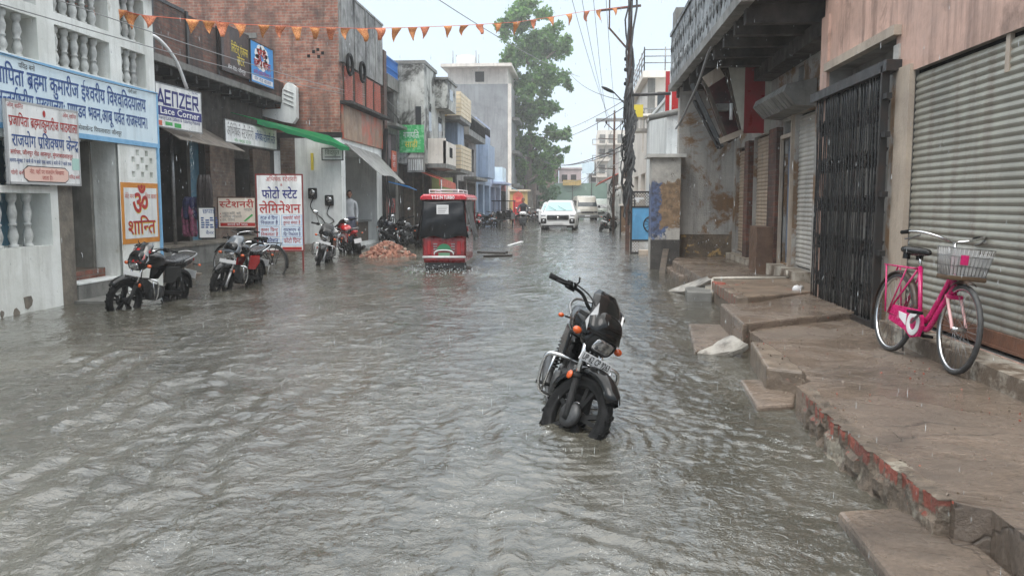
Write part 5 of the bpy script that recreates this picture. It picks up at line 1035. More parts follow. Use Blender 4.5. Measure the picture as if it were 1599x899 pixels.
board('yellow_plate', 'small bright yellow plate behind the messy pole', atY(988, 183, 27), .32, .38, (1, 0, 0), wr, [K['txtyellow']], None)
def f(k):
    facade(k, 'y', 60, 2.7, 8, -.17, 5.2, [(3.2, 4.4, 2.9, 4.3, 1, .2)], .2, 0, 1, None, -1); k.mat(0); k.quad((2.7, 60, -.17), (2.7, 85, -.17), (2.7, 85, 5.2), (2.7, 60, 5.2)); k.mat(2); k.extrude([(2.7, 60, 3.4), (2.7, 70, 3.4), (1.3, 70, 2.7), (1.3, 60, 2.7)], (0, 0, .05)); k.mat(0); k.box((1.9, 58.5, -.1), (2.7, 59.8, 2.2))
house('awning_house', 'pale house with sagging orange red tin awning far right', (4, 65, -.17), [('wall', [M_stained, K['dark'], M_orangeaw], f)])
def f(k): facade(k, 'y', 48, 2.8, 8, -.17, 4.6, [(3.2, 4, 2.6, 3.8, 1, .2)], .2, 0, 1, None, -1); k.mat(0); k.quad((2.8, 48, -.17), (2.8, 58, -.17), (2.8, 58, 4.6), (2.8, 48, 4.6)); k.box((2.3, 47.5, 2.3), (8, 58, 2.45)); k.mat(1); k.box((2.4, 47.4, 2.7), (3.6, 47.5, 3.6))
house('shop_house', 'grey white shop house with dark sign just past the railed roof house', (4, 52, -.17), [('wall', [M_whitefar, M_brickpale], f)])
# hazy apartment block under scaffold
ap = thing('apartment_block', 'hazy white apartment block with open floors rising over the street end', 'building', (4.5, 122, -.17))
b = MB(); b.box((2.4, 120, -.17), (8, 132, 11.4)); b.mat(1); [b.box((2.7+i*1.25, 119.9, z), (3.5+i*1.25, 120, z+1.2)) for i in range(4) for z in (.8, 3.2, 5.4, 7.6, 9.6)]; b.build('wall', [M_whitefar, M_cement], ap, True)
for z in (2.6, 4.9, 7.1, 9.3):
    b = MB(); b.box((1.7, 118.8, z), (7.5, 120, z+.15)); b.mat(1); b.box((1.7, 118.8, z+.15), (1.8, 120, z+.8)); b.box((1.7, 118.75, z+.7), (7.5, 118.85, z+.8)); b.build('balcony', [M_whitefar, M_tower], ap, True)
b = MB()
for x in (2.4, 4, 5.6): b.cyl((x, 120.5, 11.4), (x, 120.5, 13), .06, 6)
b.box((2.2, 120, 12.9), (6, 124, 13.05)); b.build('roof_frame', M_tower, ap, True)

# blue steel gate with wheel emblem
bg_ = thing('blue_mesh_gate', 'sky blue sheet gate with spoked wheel emblem in black mesh frame', 'gate', (1.6, 23.5, -.1))
b = MB(); gx0, gx1, gz1 = 1.42, 2.3, 1.68
for x in (gx0, gx1): b.box((x-.025, 23.47, -.1), (x+.025, 23.53, gz1))
for z in (.02, .36, 1.28, gz1): b.box((gx0, 23.475, z-.025), (gx1, 23.525, z+.025))
b.build('frame', K['iron'], bg_, True)
b = MB(); b.box((gx0+.026, 23.49, .386), (gx1-.026, 23.51, 1.254)); b.build('sheet', mat('sky_blue_sheet', C(84, 146, 186), C(74, 130, 168), 3, .45, streak=C(70, 96, 116), sa=.3), bg_, True)
b = MB(); cx, cz = 1.98, .80
b.tube([(cx+.22*math.cos(t*.2618), 23.48, cz+.22*math.sin(t*.2618)) for t in range(24)], .018, 6, closed=True); b.lathe([(0, -.01), (.04, -.01), (.04, .01)], 12, 'y', (cx, 23.48, cz))
for t in range(12): b.bar((cx, 23.485, cz), (cx+.21*math.cos(t*.5236), 23.485, cz+.21*math.sin(t*.5236)), .014, .008, (0, 1, 0))
b.build('wheel_emblem', K['iron'], bg_, True)
b = MB()
for z0, z1, m in ((.045, .335, 0), (1.305, 1.655, 1)):
    b.mat(m); h_ = z1-z0; n = 12
    for i in range(-4, n):
        x = gx0 + (gx1-gx0)*i/n
        for s_ in (0, 1):
            p, q = (x, z0), (x+h_*.9, z1)
            if s_: p, q = (x, z1), (x+h_*.9, z0)
            x0_, x1_ = max(gx0, p[0]), min(gx1, q[0])
            if x1_ <= x0_: continue
            zz = lambda xx: p[1]+(q[1]-p[1])*(xx-p[0])/(q[0]-p[0]); b.bar((x0_, 23.5+.006*s_, zz(x0_)), (x1_, 23.5+.006*s_, zz(x1_)), .014, .006, (0, 1, 0))
b.mat(0); b.box((1.5, 23.46, 1.48), (1.75, 23.47, 1.53)); b.box((1.55, 23.46, 1.40), (1.62, 23.47, 1.48))
b.build('mesh', [mat('white_mesh', g(.55), rough=.5), K['iron']], bg_, True)
b = MB(); b.box((1.62, 23.0, -.17), (2.3, 23.35, .12), bev=.02); tag(b.build('stone_block', M_tancement), 'tan stone block at the foot of the blue mesh gate', 'block')
b = MB(); b.box((1.78, 37.0, -.17), (2.6, 37.4, 1.25)); b.mat(1); b.box((1.7, 36.9, 1.25), (2.7, 37.5, 1.33)); b.mat(2); b.box((1.74, 36.96, -.17), (1.8, 37.02, 1.3)); tag(b.build('low_wall', [M_wallR2, M_whitefar, K['iron']]), 'low plastered wall with pale coping behind the messy pole', 'wall')

# ---- poles
p1 = thing('utility_pole', 'rusty steel utility pole wrapped in a thick mess of black cables', 'pole', (1.42, 25.3, -.17))
b = MB(); b.box((-.06, -.06, 0), (.06, .06, 9.2)); b.build('shaft', K['rust'], p1)
b = MB()
for k in range(40):
    z0, z1 = rnd.uniform(.9, 3.2), rnd.uniform(3.4, 5.2) if k > 6 else rnd.uniform(5, 9); n = 12; a = rnd.uniform(0, 6.28); r0 = rnd.uniform(.08, .22)
    b.tube([(.02+r0*math.cos(a+j*.55)*(.6+.4*math.sin(j*1.3+k)), -.02+r0*math.sin(a+j*.55), z0+(z1-z0)*j/n) for j in range(n+1)], rnd.uniform(.016, .04), 5)
for k in range(9):
    z = rnd.uniform(2.6, 4.6); a = rnd.uniform(2, 4.6); b.tube([(.1*math.cos(a)+.12*math.cos(a)*math.sin(t*.52), .1*math.sin(a), z+.3*math.cos(t*.52)) for t in range(12)], .018, 5, closed=True)
b.build('cable_bundle', mat('weathered_cable', g(.03), g(.07), 7, .6), p1)
b = MB(); b.bar((-.9, -.05, 7.08), (.3, -.05, 7.2), .06, .06); b.bar((-.62, -.05, 6.6), (-.04, -.05, 5.95), .05, .05); b.bar((-.6, -.05, 6.55), (-.6, -.05, 8.0), .04, .04); b.build('cross_arm', K['rust'], p1)
b = MB()
for z in (4.3, 4.6, 5.0, 5.4, 5.7): b.lathe([(0, -.05), (.035, -.05), (.05, 0), (.035, .05), (0, .05)], 8, 'z', (-.12, -.05, z)); b.bar((-.12, -.05, z-.05), (0, -.05, z-.06), .02, .02)
b.build('insulator', K['blackm'], p1)
b = MB(); b.bar((0, 0, 4.3), (-.45, -.1, 4.75), .03, .03); b.mat(1); b.ell((-.62, -.13, 4.82), (.22, .08, .05), 10, 6, Matrix.Rotation(.45, 3, 'Y')); b.build('street_light', [K['iron'], K['blackm']], p1)
p2 = thing('distribution_pole', 'thin steel pole with forked insulator arms and step crossbars', 'pole', (1.62, 41, -.17))
b = MB(); b.tube([(0, 0, 0), (0, 0, 5.9)], [.07, .045], 8); b.build('shaft', K['rust'], p2)
b = MB()
for s_ in (-1, 1): b.bar((0, 0, 4.95), (.38*s_, 0, 5.3), .04, .04); b.bar((.38*s_, 0, 5.3), (.48*s_, 0, 5.1), .03, .03)
for z in (2.6, 3.3, 4.0): b.bar((-.75, 0, z+.6), (.1, 0, z+.55), .035, .035)
b.build('cross_arm', K['rust'], p2)
b = MB()
for s_ in (-1, 1): b.lathe([(0, 0), (.05, 0), (.05, .12), (0, .14)], 8, 'z', (.38*s_, 0, 5.3))
for k in range(8): b.tube([(-.05+.2*rnd.uniform(-1, 1)*math.sin(t*.4), .05, 1.0+rnd.uniform(0, .3)+t*.22) for t in range(9)], .02, 5)
b.build('cable_bundle', K['wire'], p2)

# ---- wires
W = lambda u, v, y: Vector(atY(u, v, y))
wires = [
 ('lower of two thin wires along the left building fronts', W(-30, -2, 9.5), W(594, 155, 30), .15, .008, 'wiregrey'), ('upper of two thin wires along the left building fronts', W(-30, -42, 9.5), W(594, 153, 30), .15, .008, 'wiregrey'),
 ('wire crossing high over the street towards the tree', W(640, -30, 16), W(905, 120, 40), .2, .010, 'wiregrey'), ('wire from the tree side to the street light arm', W(890, 115, 60), W(978, 158, 25.3), .3, .012, 'wire'),
 ('nearly upright thin wire left of the pole top', W(888, -20, 20), W(955, 190, 41), .3, .007, 'wiregrey'), ('second thin wire running down to the forked pole', W(925, -20, 20), W(948, 190, 41), .3, .007, 'wiregrey'), ('thin wire nearest the pole shaft', W(945, -20, 20), W(962, 190, 41), .25, .007, 'wiregrey'), ('thin wire between the others ahead of the pole', W(905, -20, 20), W(952, 196, 41), .25, .007, 'wiregrey'),
 ('thick black cable from the tree to the messy pole', W(850, 252, 75), W(985, 222, 25.3), .5, .02, 'wire'), ('black cable just under the thickest one', W(845, 250, 75), W(985, 230, 25.3), .5, .016, 'wire'), ('sagging cable to the pole at mid height', W(860, 215, 80), W(983, 162, 25.3), .4, .014, 'wire'), ('lower sagging cable to the pole', W(850, 205, 80), W(983, 152, 25.3), .4, .012, 'wiregrey'), ('lowest cable over the far vehicles', W(870, 282, 90), W(984, 245, 25.3), .4, .014, 'wiregrey'), ('cable from forked pole down to the far left', W(885, 300, 100), W(955, 232, 41), .5, .02, 'wiregrey'),
 ('black cable drooping from brick pillar past the mouldy house', W(598, 158, 30), W(690, 238, 42), .25, .016, 'wire'), ('second cable drooping past the mouldy house', W(598, 172, 30), W(740, 300, 60), .3, .014, 'wire'), ('cable from the brick pillar to the cream balconies', W(598, 150, 30), W(722, 250, 47), .2, .012, 'wiregrey'),
 ('wire from the forked pole into the far street', W(955, 205, 41), W(905, 290, 110), .8, .012, 'wiregrey')]
for lb, p, q, s_, r_, m in wires:
    b = MB(); b.tube(sag(p, q, s_, 16), r_, 5); tag(b.build('overhead_wire', K[m]), lb, 'wire', 'overhead wires')
b = MB(); b.tube(sag((-7.0, 13.8, 3.19), (-7.0, 9, 3.24), .05), .006, 5); tag(b.build('overhead_wire', K['wire']), 'thin drooping wire stapled over the blue lettering band', 'wire', 'overhead wires')
b = MB()
for k in range(10): b.tube(sm([(-6.85+rnd.uniform(-.1, .1), 29.9+rnd.uniform(-.1, .1), .2), (-6.8+rnd.uniform(-.2, .2), 29.9, 1.2), (-6.9+rnd.uniform(-.15, .15), 29.9, 2.4), (-6.85+rnd.uniform(-.08, .08), 29.95, 4.0)], 5), .02, 5)
tag(b.build('cable_tangle', K['wire']), 'tangle of black cables down the brown brick pillar', 'cable')

# ---- bunting
bt = thing('bunting', 'string of small orange pennants sagging across the street', 'bunting', (-3, 18, 5))
A_, B_ = Vector((-7.4, 12.3)), Vector((1.36, 25.2))
def onplan(u):
    d = ray(u, 300); dx, dy = d[0], d[1]; e = B_-A_; den = dx*e.y - dy*e.x; t = (A_.x*e.y - A_.y*e.x)/den; return dx*t, dy*t
ctrl = [(120, 3), (163, 13), (198, 15), (232, 24), (310, 31), (385, 38), (470, 42), (571, 45), (650, 43), (726, 40), (806, 35), (860, 27), (905, 19), (955, 13), (985, 10)]
def vv(u):
    for (a, p), (c, q) in zip(ctrl, ctrl[1:]):
        if a <= u <= c: return p+(q-p)*(u-a)/(c-a)
    return ctrl[-1][1]
def onstr(u): x, y = onplan(u); d = ray(u, vv(u)); return Vector((x, y, CAM_H + d[2]*y/d[1]))
b = MB(); b.tube([onstr(u) for u in range(120, 986, 12)], .006, 5); b.tube(sag((1.4, 25.2, 7.3), (3.2, 17, 6.2), .1), .006, 5); b.build('string', K['txtorange'], bt, True)
M_flag = mat('orange_pennant', C(182, 102, 54), C(210, 146, 84), 46, .6, lohi=(.46, .54)); M_flagw = mat('orange_pennant_worn', C(168, 88, 58), C(204, 126, 84), 40, .6, lohi=(.46, .54))
us = [163, 198, 218, 246, 310, 335, 358, 384, 417, 445, 471, 497, 521, 545, 572, 597, 622, 648, 667, 700, 726, 752, 778, 806, 833, 860, 886, 912, 933, 957]
for i, u in enumerate(us):
    p = onstr(u); s_ = .25 if u < 560 else .29; h_ = s_*rnd.uniform(.75, 1.05); e = (onstr(u+6)-onstr(u-6)).normalized(); tw_ = rnd.uniform(-.35, .35); sk = rnd.uniform(-.06, .06)
    q = [p-e*s_/2, p+e*s_/2]; dn = Vector((math.sin(tw_)*.6*e.y, -math.sin(tw_)*.6*e.x, -1)).normalized()
    b = MB(); tip = rnd.choice((.0, .0, .28)); rows = 5; g_ = []
    for j in range(rows+1):
        t = j/rows; wv = .03*math.sin(i*1.7+t*4); w_ = 1-t*(1-tip)
        for k in range(4): a = (k/3-.5)*s_*w_; g_.append(p+e*(a+sk*t)+dn*(h_*t)+Vector((wv*e.y, -wv*e.x, 0))*(1+.5*math.sin(k*2+i)))
    b.add(g_, [(j*4+k, j*4+k+1, j*4+k+5, j*4+k+4) for j in range(rows) for k in range(3)], True)
    b.build('pennant', M_flag if i % 3 else M_flagw, bt, True, solid=.004)
for t in (.12, .3):
    p = Vector((1.4, 25.2, 7.3)).lerp(Vector((3.2, 17, 6.2)), t+.1); b = MB(); b.extrude([p-Vector((.12, .2, 0)), p+Vector((.1, -.2, 0)), p+Vector((.05, 0, -.3))], (0, .004, 0)); b.build('pennant', M_flagw, bt, True)

# ---- tree and far greenery
def leaf_cloud(b, blobs, n, size, seed, mats=3):
    q = np.random.RandomState(seed); tot = sum(r_[0]*r_[2] for c, r_ in blobs)
    for c, r_ in blobs:
        k = int(n*r_[0]*r_[2]/tot); sub = [q.normal(size=3) for _ in range(max(5, int(r_[0]*4)))]
        for i in range(k):
            d = q.normal(size=3); d /= np.linalg.norm(d); s_ = sub[q.randint(len(sub))]; s_ = s_/np.linalg.norm(s_)
            p = np.array(c) + (d*.34*q.uniform(.2, 1) + s_*q.uniform(.35, .78))*np.array(r_)
            a = q.normal(size=3); a /= np.linalg.norm(a); v = np.cross(a, q.normal(size=3)); v /= np.linalg.norm(v); sz = size*q.uniform(.45, 1.5)
            b.mat(int(q.randint(mats)) if s_[2] < .4 else int(q.randint(mats+1)) % mats)
            b.add([p-v*sz*.5, p+a*sz*.38+v*.1*sz, p+v*sz*.62, p-a*sz*.38+v*.1*sz], [(0, 1, 2, 3)])
M_leaf = [translucent(mat('leaf_mid', C(84, 120, 66), C(68, 104, 56), 3, .45), C(126, 172, 88), .4), translucent(mat('leaf_dark', C(62, 94, 54), C(52, 82, 48), 3, .45), C(100, 146, 74), .35), translucent(mat('leaf_light', C(106, 138, 80), C(94, 128, 70), 3, .45), C(140, 182, 100), .4)]
M_bark = mat('grey_bark', C(110, 102, 92), C(80, 74, 66), 2, .8, bump=.5)
TY = 94
tr = thing('peepal_tree', 'very tall leafy tree rising beside the cement tower', 'tree', (W(826, 330, TY).x, TY, -.17))
b = MB(); base = W(826, 332, TY); lims = [[(826, 335), (824, 290), (828, 240), (826, 180), (824, 130)], [(826, 250), (850, 215), (868, 195)], [(827, 190), (800, 150), (795, 120)], [(825, 140), (855, 90), (880, 75)], [(824, 285), (845, 268), (862, 250)], [(826, 100), (806, 60), (795, 35)]]
for k, L in enumerate(lims): pts = sm([W(u, v, TY+(.8*math.sin(i*2+k) if k else 0)) for i, (u, v) in enumerate(L)], 4); n = len(pts); b.tube(pts, [max(.06, (.55 if k == 0 else .2)*(1-.9*i/n)) for i in range(n)], 8)
b.build('trunk', M_bark, tr, True)
blobs = []
for u, v, ru, rv in ((828, 22, 44, 26), (800, 48, 30, 30), (850, 52, 38, 30), (836, 84, 58, 36), (880, 78, 24, 26), (798, 92, 28, 28), (812, 124, 36, 30), (862, 120, 34, 30), (886, 130, 14, 16), (830, 156, 42, 30), (852, 172, 28, 20), (818, 192, 36, 26), (852, 216, 34, 26), (876, 208, 20, 18), (815, 232, 32, 30), (850, 248, 34, 26), (874, 238, 18, 16), (826, 272, 30, 22), (846, 278, 26, 18), (786, 110, 14, 20), (808, 262, 18, 26)):
    y = TY+rnd.uniform(-1.6, 1.6); c = W(u, v, y); s_ = y/F_PX; blobs.append((c, (ru*s_, ru*s_*.9, rv*s_)))
b = MB(); leaf_cloud(b, blobs, 23000, .38, 5); b.build('crown', M_leaf, tr, True)
def small_tree(label, u, v, Y, ru, rv, n, sz, seed):
    c = W(u, v, Y); s_ = Y/F_PX; r_ = thing('street_tree', label, 'tree', (c.x, Y, -.17)); b = MB(); b.tube([(c.x, Y, -.2), (c.x+.1, Y, c.z*.6), (c.x, Y, c.z+rv*s_*.4)], [.16, .12, .05], 7); b.build('trunk', M_bark, r_, True)
    b = MB(); q = np.random.RandomState(seed); leaf_cloud(b, [((c.x+q.uniform(-.6, .6)*ru*s_, Y+q.uniform(-.5, .5), c.z+q.uniform(-.5, .5)*rv*s_), (ru*s_*.55, ru*s_*.5, rv*s_*.5)) for _ in range(6)], n, sz, seed); b.build('crown', [mat('far_leaf', C(96, 136, 96), C(80, 118, 82), 2, .6) if 'far_leaf' not in bpy.data.materials else bpy.data.materials['far_leaf']], r_, True)
small_tree('bright green bushy tree behind the white cars', 853, 308, 98, 20, 20, 2600, .3, 8)
small_tree('low green tree at the edge of the hoarding', 866, 300, 108, 12, 14, 1200, .3, 9)

# ================================================================== MOTORCYCLES (front = +Y, ground z = 0)
def superring(c, rx, rz, n=14, p=2.6, axis='y', tilt=0):
    out = []
    for i in range(n):
        t = 2*math.pi*i/n; a, b_ = math.cos(t), math.sin(t)
        x = rx*math.copysign(abs(a)**(2/p), a); z = rz*math.copysign(abs(b_)**(2/p), b_)
        out.append((c[0]+x, c[1]+z*math.sin(tilt), c[2]+z*math.cos(tilt)))
    return out
K['drum'] = mat('dull_drum_grey', g(.07), g(.035), 14, .45, metal=.5)
def wheel_mesh(r_, w_, spokes, axis='x'):
    t = MB(); prof = []
    for a in np.linspace(-2.5, 2.5, 13): prof.append((r_-w_*.55+w_*.55*math.cos(a*.9)*.98, w_*.5*math.sin(a*.62)/math.sin(1.55)))
    prof = [(r_-.078, -w_*.34), (r_-.05, -w_*.5), (r_-.03, -w_*.5), (r_-.010, -w_*.36), (r_, -w_*.14), (r_, w_*.14), (r_-.010, w_*.36), (r_-.03, w_*.5), (r_-.05, w_*.5), (r_-.078, w_*.34)]
    t.lathe(prof, 40, axis)
    for k in range(40):                      # tread blocks
        a = 2*math.pi*k/40; s_ = (-1)**k
        for off, rr in ((.33*w_*s_, r_-.006), (.06*w_*s_, r_+.001)):
            p = Vector((off, rr*math.cos(a), rr*math.sin(a))); d = Vector((0, math.cos(a), math.sin(a))); tt = Vector((.45*s_, -math.sin(a), math.cos(a))).normalized()
            t.bar(p-tt*.016, p+tt*.016, .014, .008, d)
    m = MB(); ri = r_-.074
    m.lathe([(ri+.004, -w_*.34), (ri-.012, -w_*.36), (ri-.022, -w_*.2), (ri-.022, w_*.2), (ri-.012, w_*.36), (ri+.004, w_*.34)], 40, axis)
    m.lathe([(0, -.055), (.045, -.055), (.05, -.03), (.05, .03), (.045, .055), (0, .055)], 20, axis)
    if spokes == 'alloy':
        for k in range(5):
            a = 2*math.pi*k/5+.3
            for da in (-.16, .16): m.bar((0, .04*math.cos(a), .04*math.sin(a)), (0, (ri-.018)*math.cos(a+da), (ri-.018)*math.sin(a+da)), .03, .026, (1, 0, 0))
    else:
        for k in range(36):
            a = 2*math.pi*k/36; m.cyl((.03*(-1)**k, .045*math.cos(a+.5*(-1)**(k//2)), .045*math.sin(a+.5*(-1)**(k//2))), (0, (ri-.015)*math.cos(a), (ri-.015)*math.sin(a)), .0022, 4)
    return t, m
def motorcycle(label, loc, heading, lean=-11, steer=30, body='black', group='motorcycles standing in the water', visor=None, plate=None, detail=True, cover=False, scale=1.0, name='motorcycle', mirrors=False, trim=None, side=None):
    root = thing(name, label, 'motorcycle', loc, (0, R(lean), R(heading)), group); root.scale = (scale,)*3
    MBODY = K[body]
    wr_, fy, ry = .30, .63, -.62
    head = Vector((0, .33, .86)); axis = (head - Vector((0, fy-.06, .30))).normalized()
    ST = Matrix.Translation(head) @ Matrix.Rotation(R(steer), 4, axis) @ Matrix.Translation(-head)
    def P(nm, mb_, m, par=root, st=False, **kw):
        if st: mb_.xf(ST)
        return mb_.build(nm, m, par, **kw)
    # wheels
    for nm, y, st, w_ in (('front_wheel', fy, True, .085), ('rear_wheel', ry, False, .10)):
        t, m = wheel_mesh(wr_, w_, 'alloy'); T = Matrix.Translation((0, y, wr_)); t.xf(T); m.xf(T)
        wo_ = P(nm, m, K['blackm'], st=st); P('tyre', t, K['rubber'], wo_, st)
        d = MB(); d.lathe([(0, .035), (.075, .035), (.085, .05), (.085, .075), (.06, .085), (.02, .09), (0, .09)], 24, 'x', (0, y, wr_)); P('brake_drum', d, K['drum'], wo_, st)
    # front fender
    b = MB(); rings = []
    for i in range(13):
        a = R(42 + 124*i/12); rr = wr_+.035; cy, cz = fy+rr*math.cos(a), wr_+rr*math.sin(a); w_ = .062*(1 if 0 < i < 12 else .7)
        rings.append([(x*w_, cy+math.cos(a)*h_, cz+math.sin(a)*h_) for x, h_ in ((-1, -.05), (-.92, -.008), (-.5, .016), (0, .022), (.5, .016), (.92, -.008), (1, -.05))])
    vs = [p for r_ in rings for p in r_]; b.add(vs, [(j*7+k, j*7+k+1, j*7+7+k+1, j*7+7+k) for j in range(12) for k in range(6)], True)
    ff = P('front_fender', b, MBODY, st=True, solid=.006)
    # fork legs
    for s_ in (-1, 1):
        p0 = Vector((s_*.085, fy, .29)); p1 = p0 + Vector((0, axis.y*(.62/axis.z)*1.0, .62))
        b = MB(); m0 = p0.lerp(p1, .40); b.tube([p0-Vector((0, 0, .03)), p0, m0], [.025, .025, .024], 12); b.mat(1); b.tube([m0, p1], .018, 12); b.mat(0); b.tube([m0-(p1-p0)*.03, m0+(p1-p0)*.02], .027, 12); P('fork_leg', b, [K['alu'] if trim else K['blackm'], K['chrome']], st=True)
    for s_ in (-1, 1): b = MB(); b.ell((s_*.118, fy-.14, .52), (.012, .026, .030), 10, 7); P('fork_reflector', b, K['amber'], st=True)
    b = MB(); b.box((-.12, .27, .76), (.12, .38, .80), bev=.01); b.box((-.12, .24, .90), (.12, .34, .93), bev=.01); P('triple_clamp', b, K['blackm'], st=True)
    # handlebar
    hp = [(-.36, .12, 1.02), (-.25, .17, 1.03), (-.15, .22, 1.02), (-.07, .27, .96), (.07, .27, .96), (.15, .22, 1.02), (.25, .17, 1.03), (.36, .12, 1.02)]
    b = MB(); b.tube(sm(hp, 5), .012, 10); hb_ = P('handlebar', b, K['chrome'] if trim else K['blackm'], st=True)
    for s_ in (-1, 1):
        b = MB(); b.tube([(s_*.39, .105, 1.018), (s_*.33, .135, 1.022), (s_*.25, .17, 1.03)], [.020, .018, .019], 12); P('grip', b, K['rubber'], hb_, True)
        b = MB(); b.box((s_*.24-.035, .15, 1.0), (s_*.24+.035, .20, 1.06), bev=.012); b.tube([(s_*.24, .2, 1.04), (s_*.30, .205, 1.03), (s_*.37, .17, 1.01)], [.009, .007, .007], 6); P('lever', b, K['blackm'], hb_, True)
        if mirrors or s_ > 0 and detail:
            b = MB(); q = Vector((s_*.22, .19, 1.05)); e = q+Vector((s_*.03, .03, .06)) if not mirrors else q+Vector((s_*.12, .04, .2)); b.tube([q, q.lerp(e, .5)+Vector((0, .02, 0)), e], .006, 6)
            if mirrors: b.mat(1); b.ell(e+Vector((s_*.02, -.01, .03)), (.065, .018, .045), 12, 7)
            P('mirror', b, [K['blackm'], K['chrome']], st=True)
    # cables from the bars
    b = MB()
    for s_, dx in ((-1, .02), (1, -.02), (1, .03)): b.tube(sm([(s_*.24, .19, 1.06), (s_*.17, .34, 1.03), (s_*.08, .40, .93), (dx, .34, .75)], 5), .006, 5)
    P('control_cable', b, K['wire'], st=True)
    # head fairing with lamp
    b = MB(); S_ = [((0, .30, .92), .08, .08), ((0, .36, .89), .125, .13), ((0, .42, .86), .135, .145), ((0, .47, .83), .128, .13), ((0, .50, .81), .112, .095)]
    b.loft([superring(c, rx, rz, 18, 3.0, tilt=.35) for c, rx, rz in S_]); cw = P('headlamp_cowl', b, MBODY, st=True, sub=1)
    b = MB(); rows = []
    for j in range(7):
        t = j/6; zz = .835+.275*t; yy = .538-.20*t**1.25; w_ = .166*(1-.30*t**2.4) if t < .99 else .075
        rows.append([(w_*math.sin(R(a)), yy-.10*(1-math.cos(R(a))), zz+.0*a) for a in (-80, -54, -27, 0, 27, 54, 80)])
    b.add([p for r_ in rows for p in r_], [(j*7+k, j*7+k+1, j*7+8+k, j*7+7+k) for j in range(6) for k in range(6)], True); vi = P('visor', b, visor or K['black'], cw, True, solid=.006)
    b = MB(); b.loft([superring((0, .475, .785), .094, .056, 18, 3.6, tilt=.3), superring((0, .512, .78), .09, .052, 18, 3.6, tilt=.3), superring((0, .522, .778), .07, .038, 18, 3.2, tilt=.3), superring((0, .526, .777), .03, .016, 18, 2.4, tilt=.3)]); P('headlamp', b, K['lens'], cw, True)
    b = MB(); b.loft([superring((0, .46, .79), .112, .074, 18, 3.4, tilt=.3), superring((0, .509, .785), .106, .068, 18, 3.4, tilt=.3), superring((0, .509, .785), .092, .054, 18, 3.6, tilt=.3)], False); P('lamp_bezel', b, K['chrome'] if trim else K['blackm'], cw, True)
    for s_ in (-1, 1):     # decal blades either side of the visor
        b = MB(); b.extrude([(s_*.150, .44, .83), (s_*.168, .40, .88), (s_*.125, .385, 1.03), (s_*.118, .42, .96)], (s_*.008, .012, 0)); P('cowl_blade', b, K['alu'], cw, True)
    # indicators
    for s_ in (-1, 1):
        b = MB(); b.cyl((s_*.11, .42, .80), (s_*.18, .43, .80), .010, 8); b.mat(1); b.ell((s_*.215, .435, .80), (.034, .028, .026), 14, 9); P('turn_signal', b, [K['blackm'], K['amber']], st=True)
    # number plate under the lamp
    b = MB(); b.box((-.155, .518, .645), (.155, .526, .705), bev=.003); pl = P('number_plate', b, K['plate'] if plate else K['plate'], st=True)
    if plate:
        b = MB(); letter(b, plate, (0, .5265, 0), (-1, 0, 0), (0, 0, 1), 0, .655, .040, align='c', width=.275, bold=.02, off=.002); P('lettering', b, K['txtblack'], pl, True)
    # tank, seat, side covers, tail
    b = MB(); b.loft([superring((0, y, z), rx, rz, 16, 2.5) for y, z, rx, rz in ((.33, .83, .04, .05), (.29, .85, .10, .09), (.20, .86, .145, .115), (.08, .855, .15, .12), (-.03, .835, .125, .10), (-.10, .81, .09, .06))]); tk = P('fuel_tank', b, MBODY, sub=1)
    b = MB(); b.lathe([(0, .02), (.035, .02), (.04, 0)], 16, 'z', (0, .12, .972)); P('fuel_cap', b, K['chrome'], tk)
    b = MB(); b.loft([superring((0, y, z), rx, rz, 16, 3.2) for y, z, rx, rz in ((-.06, .80, .08, .04), (-.12, .805, .125, .05), (-.28, .79, .14, .05), (-.42, .80, .135, .05), (-.60, .82, .13, .05), (-.74, .84, .11, .04), (-.79, .85, .07, .02))]); P('seat', b, K['seat'], sub=1)
    for s_ in (-1, 1):
        b = MB(); b.extrude([(s_*.10, -.05, .76), (s_*.10, -.05, .52), (s_*.115, -.28, .50), (s_*.12, -.42, .62), (s_*.11, -.40, .75)], (s_*.03, 0, 0)); P('side_cover', b, K[side] if side else MBODY, bevel=.012)
    b = MB(); b.loft([superring((0, y, z), rx, rz, 14, 2.6) for y, z, rx, rz in ((-.40, .72, .12, .06), (-.60, .75, .115, .06), (-.78, .79, .09, .05), (-.88, .81, .05, .03))]); tc = P('tail_cowl', b, MBODY)
    b = MB(); b.ell((0, -.885, .80), (.06, .03, .035), 12, 8); P('tail_lamp', b, K['redlens'], tc)
    b = MB(); b.tube(sm([(-.12, -.48, .80), (-.145, -.66, .86), (-.10, -.86, .90), (0, -.90, .905), (.10, -.86, .90), (.145, -.66, .86), (.12, -.48, .80)], 4), .011, 8); P('grab_rail', b, K['chrome'] if trim else K['alu'])
    b = MB()
    rings = []
    for i in range(10):
        a = R(60+115*i/9); rr = wr_+.04; w_ = .07; rings.append([(x*w_, ry+rr*math.cos(a)+math.cos(a)*h_, wr_+rr*math.sin(a)+math.sin(a)*h_) for x, h_ in ((-1, -.03), (-.7, .01), (0, .02), (.7, .01), (1, -.03))])
    b.add([p for r_ in rings for p in r_], [(j*5+k, j*5+k+1, j*5+6+k, j*5+5+k) for j in range(9) for k in range(4)], True); P('rear_fender', b, K['blackm'], solid=.005)
    b = MB(); b.box((-.10, -.93, .50), (.10, -.92, .62)); P('rear_plate', b, K['plate'])
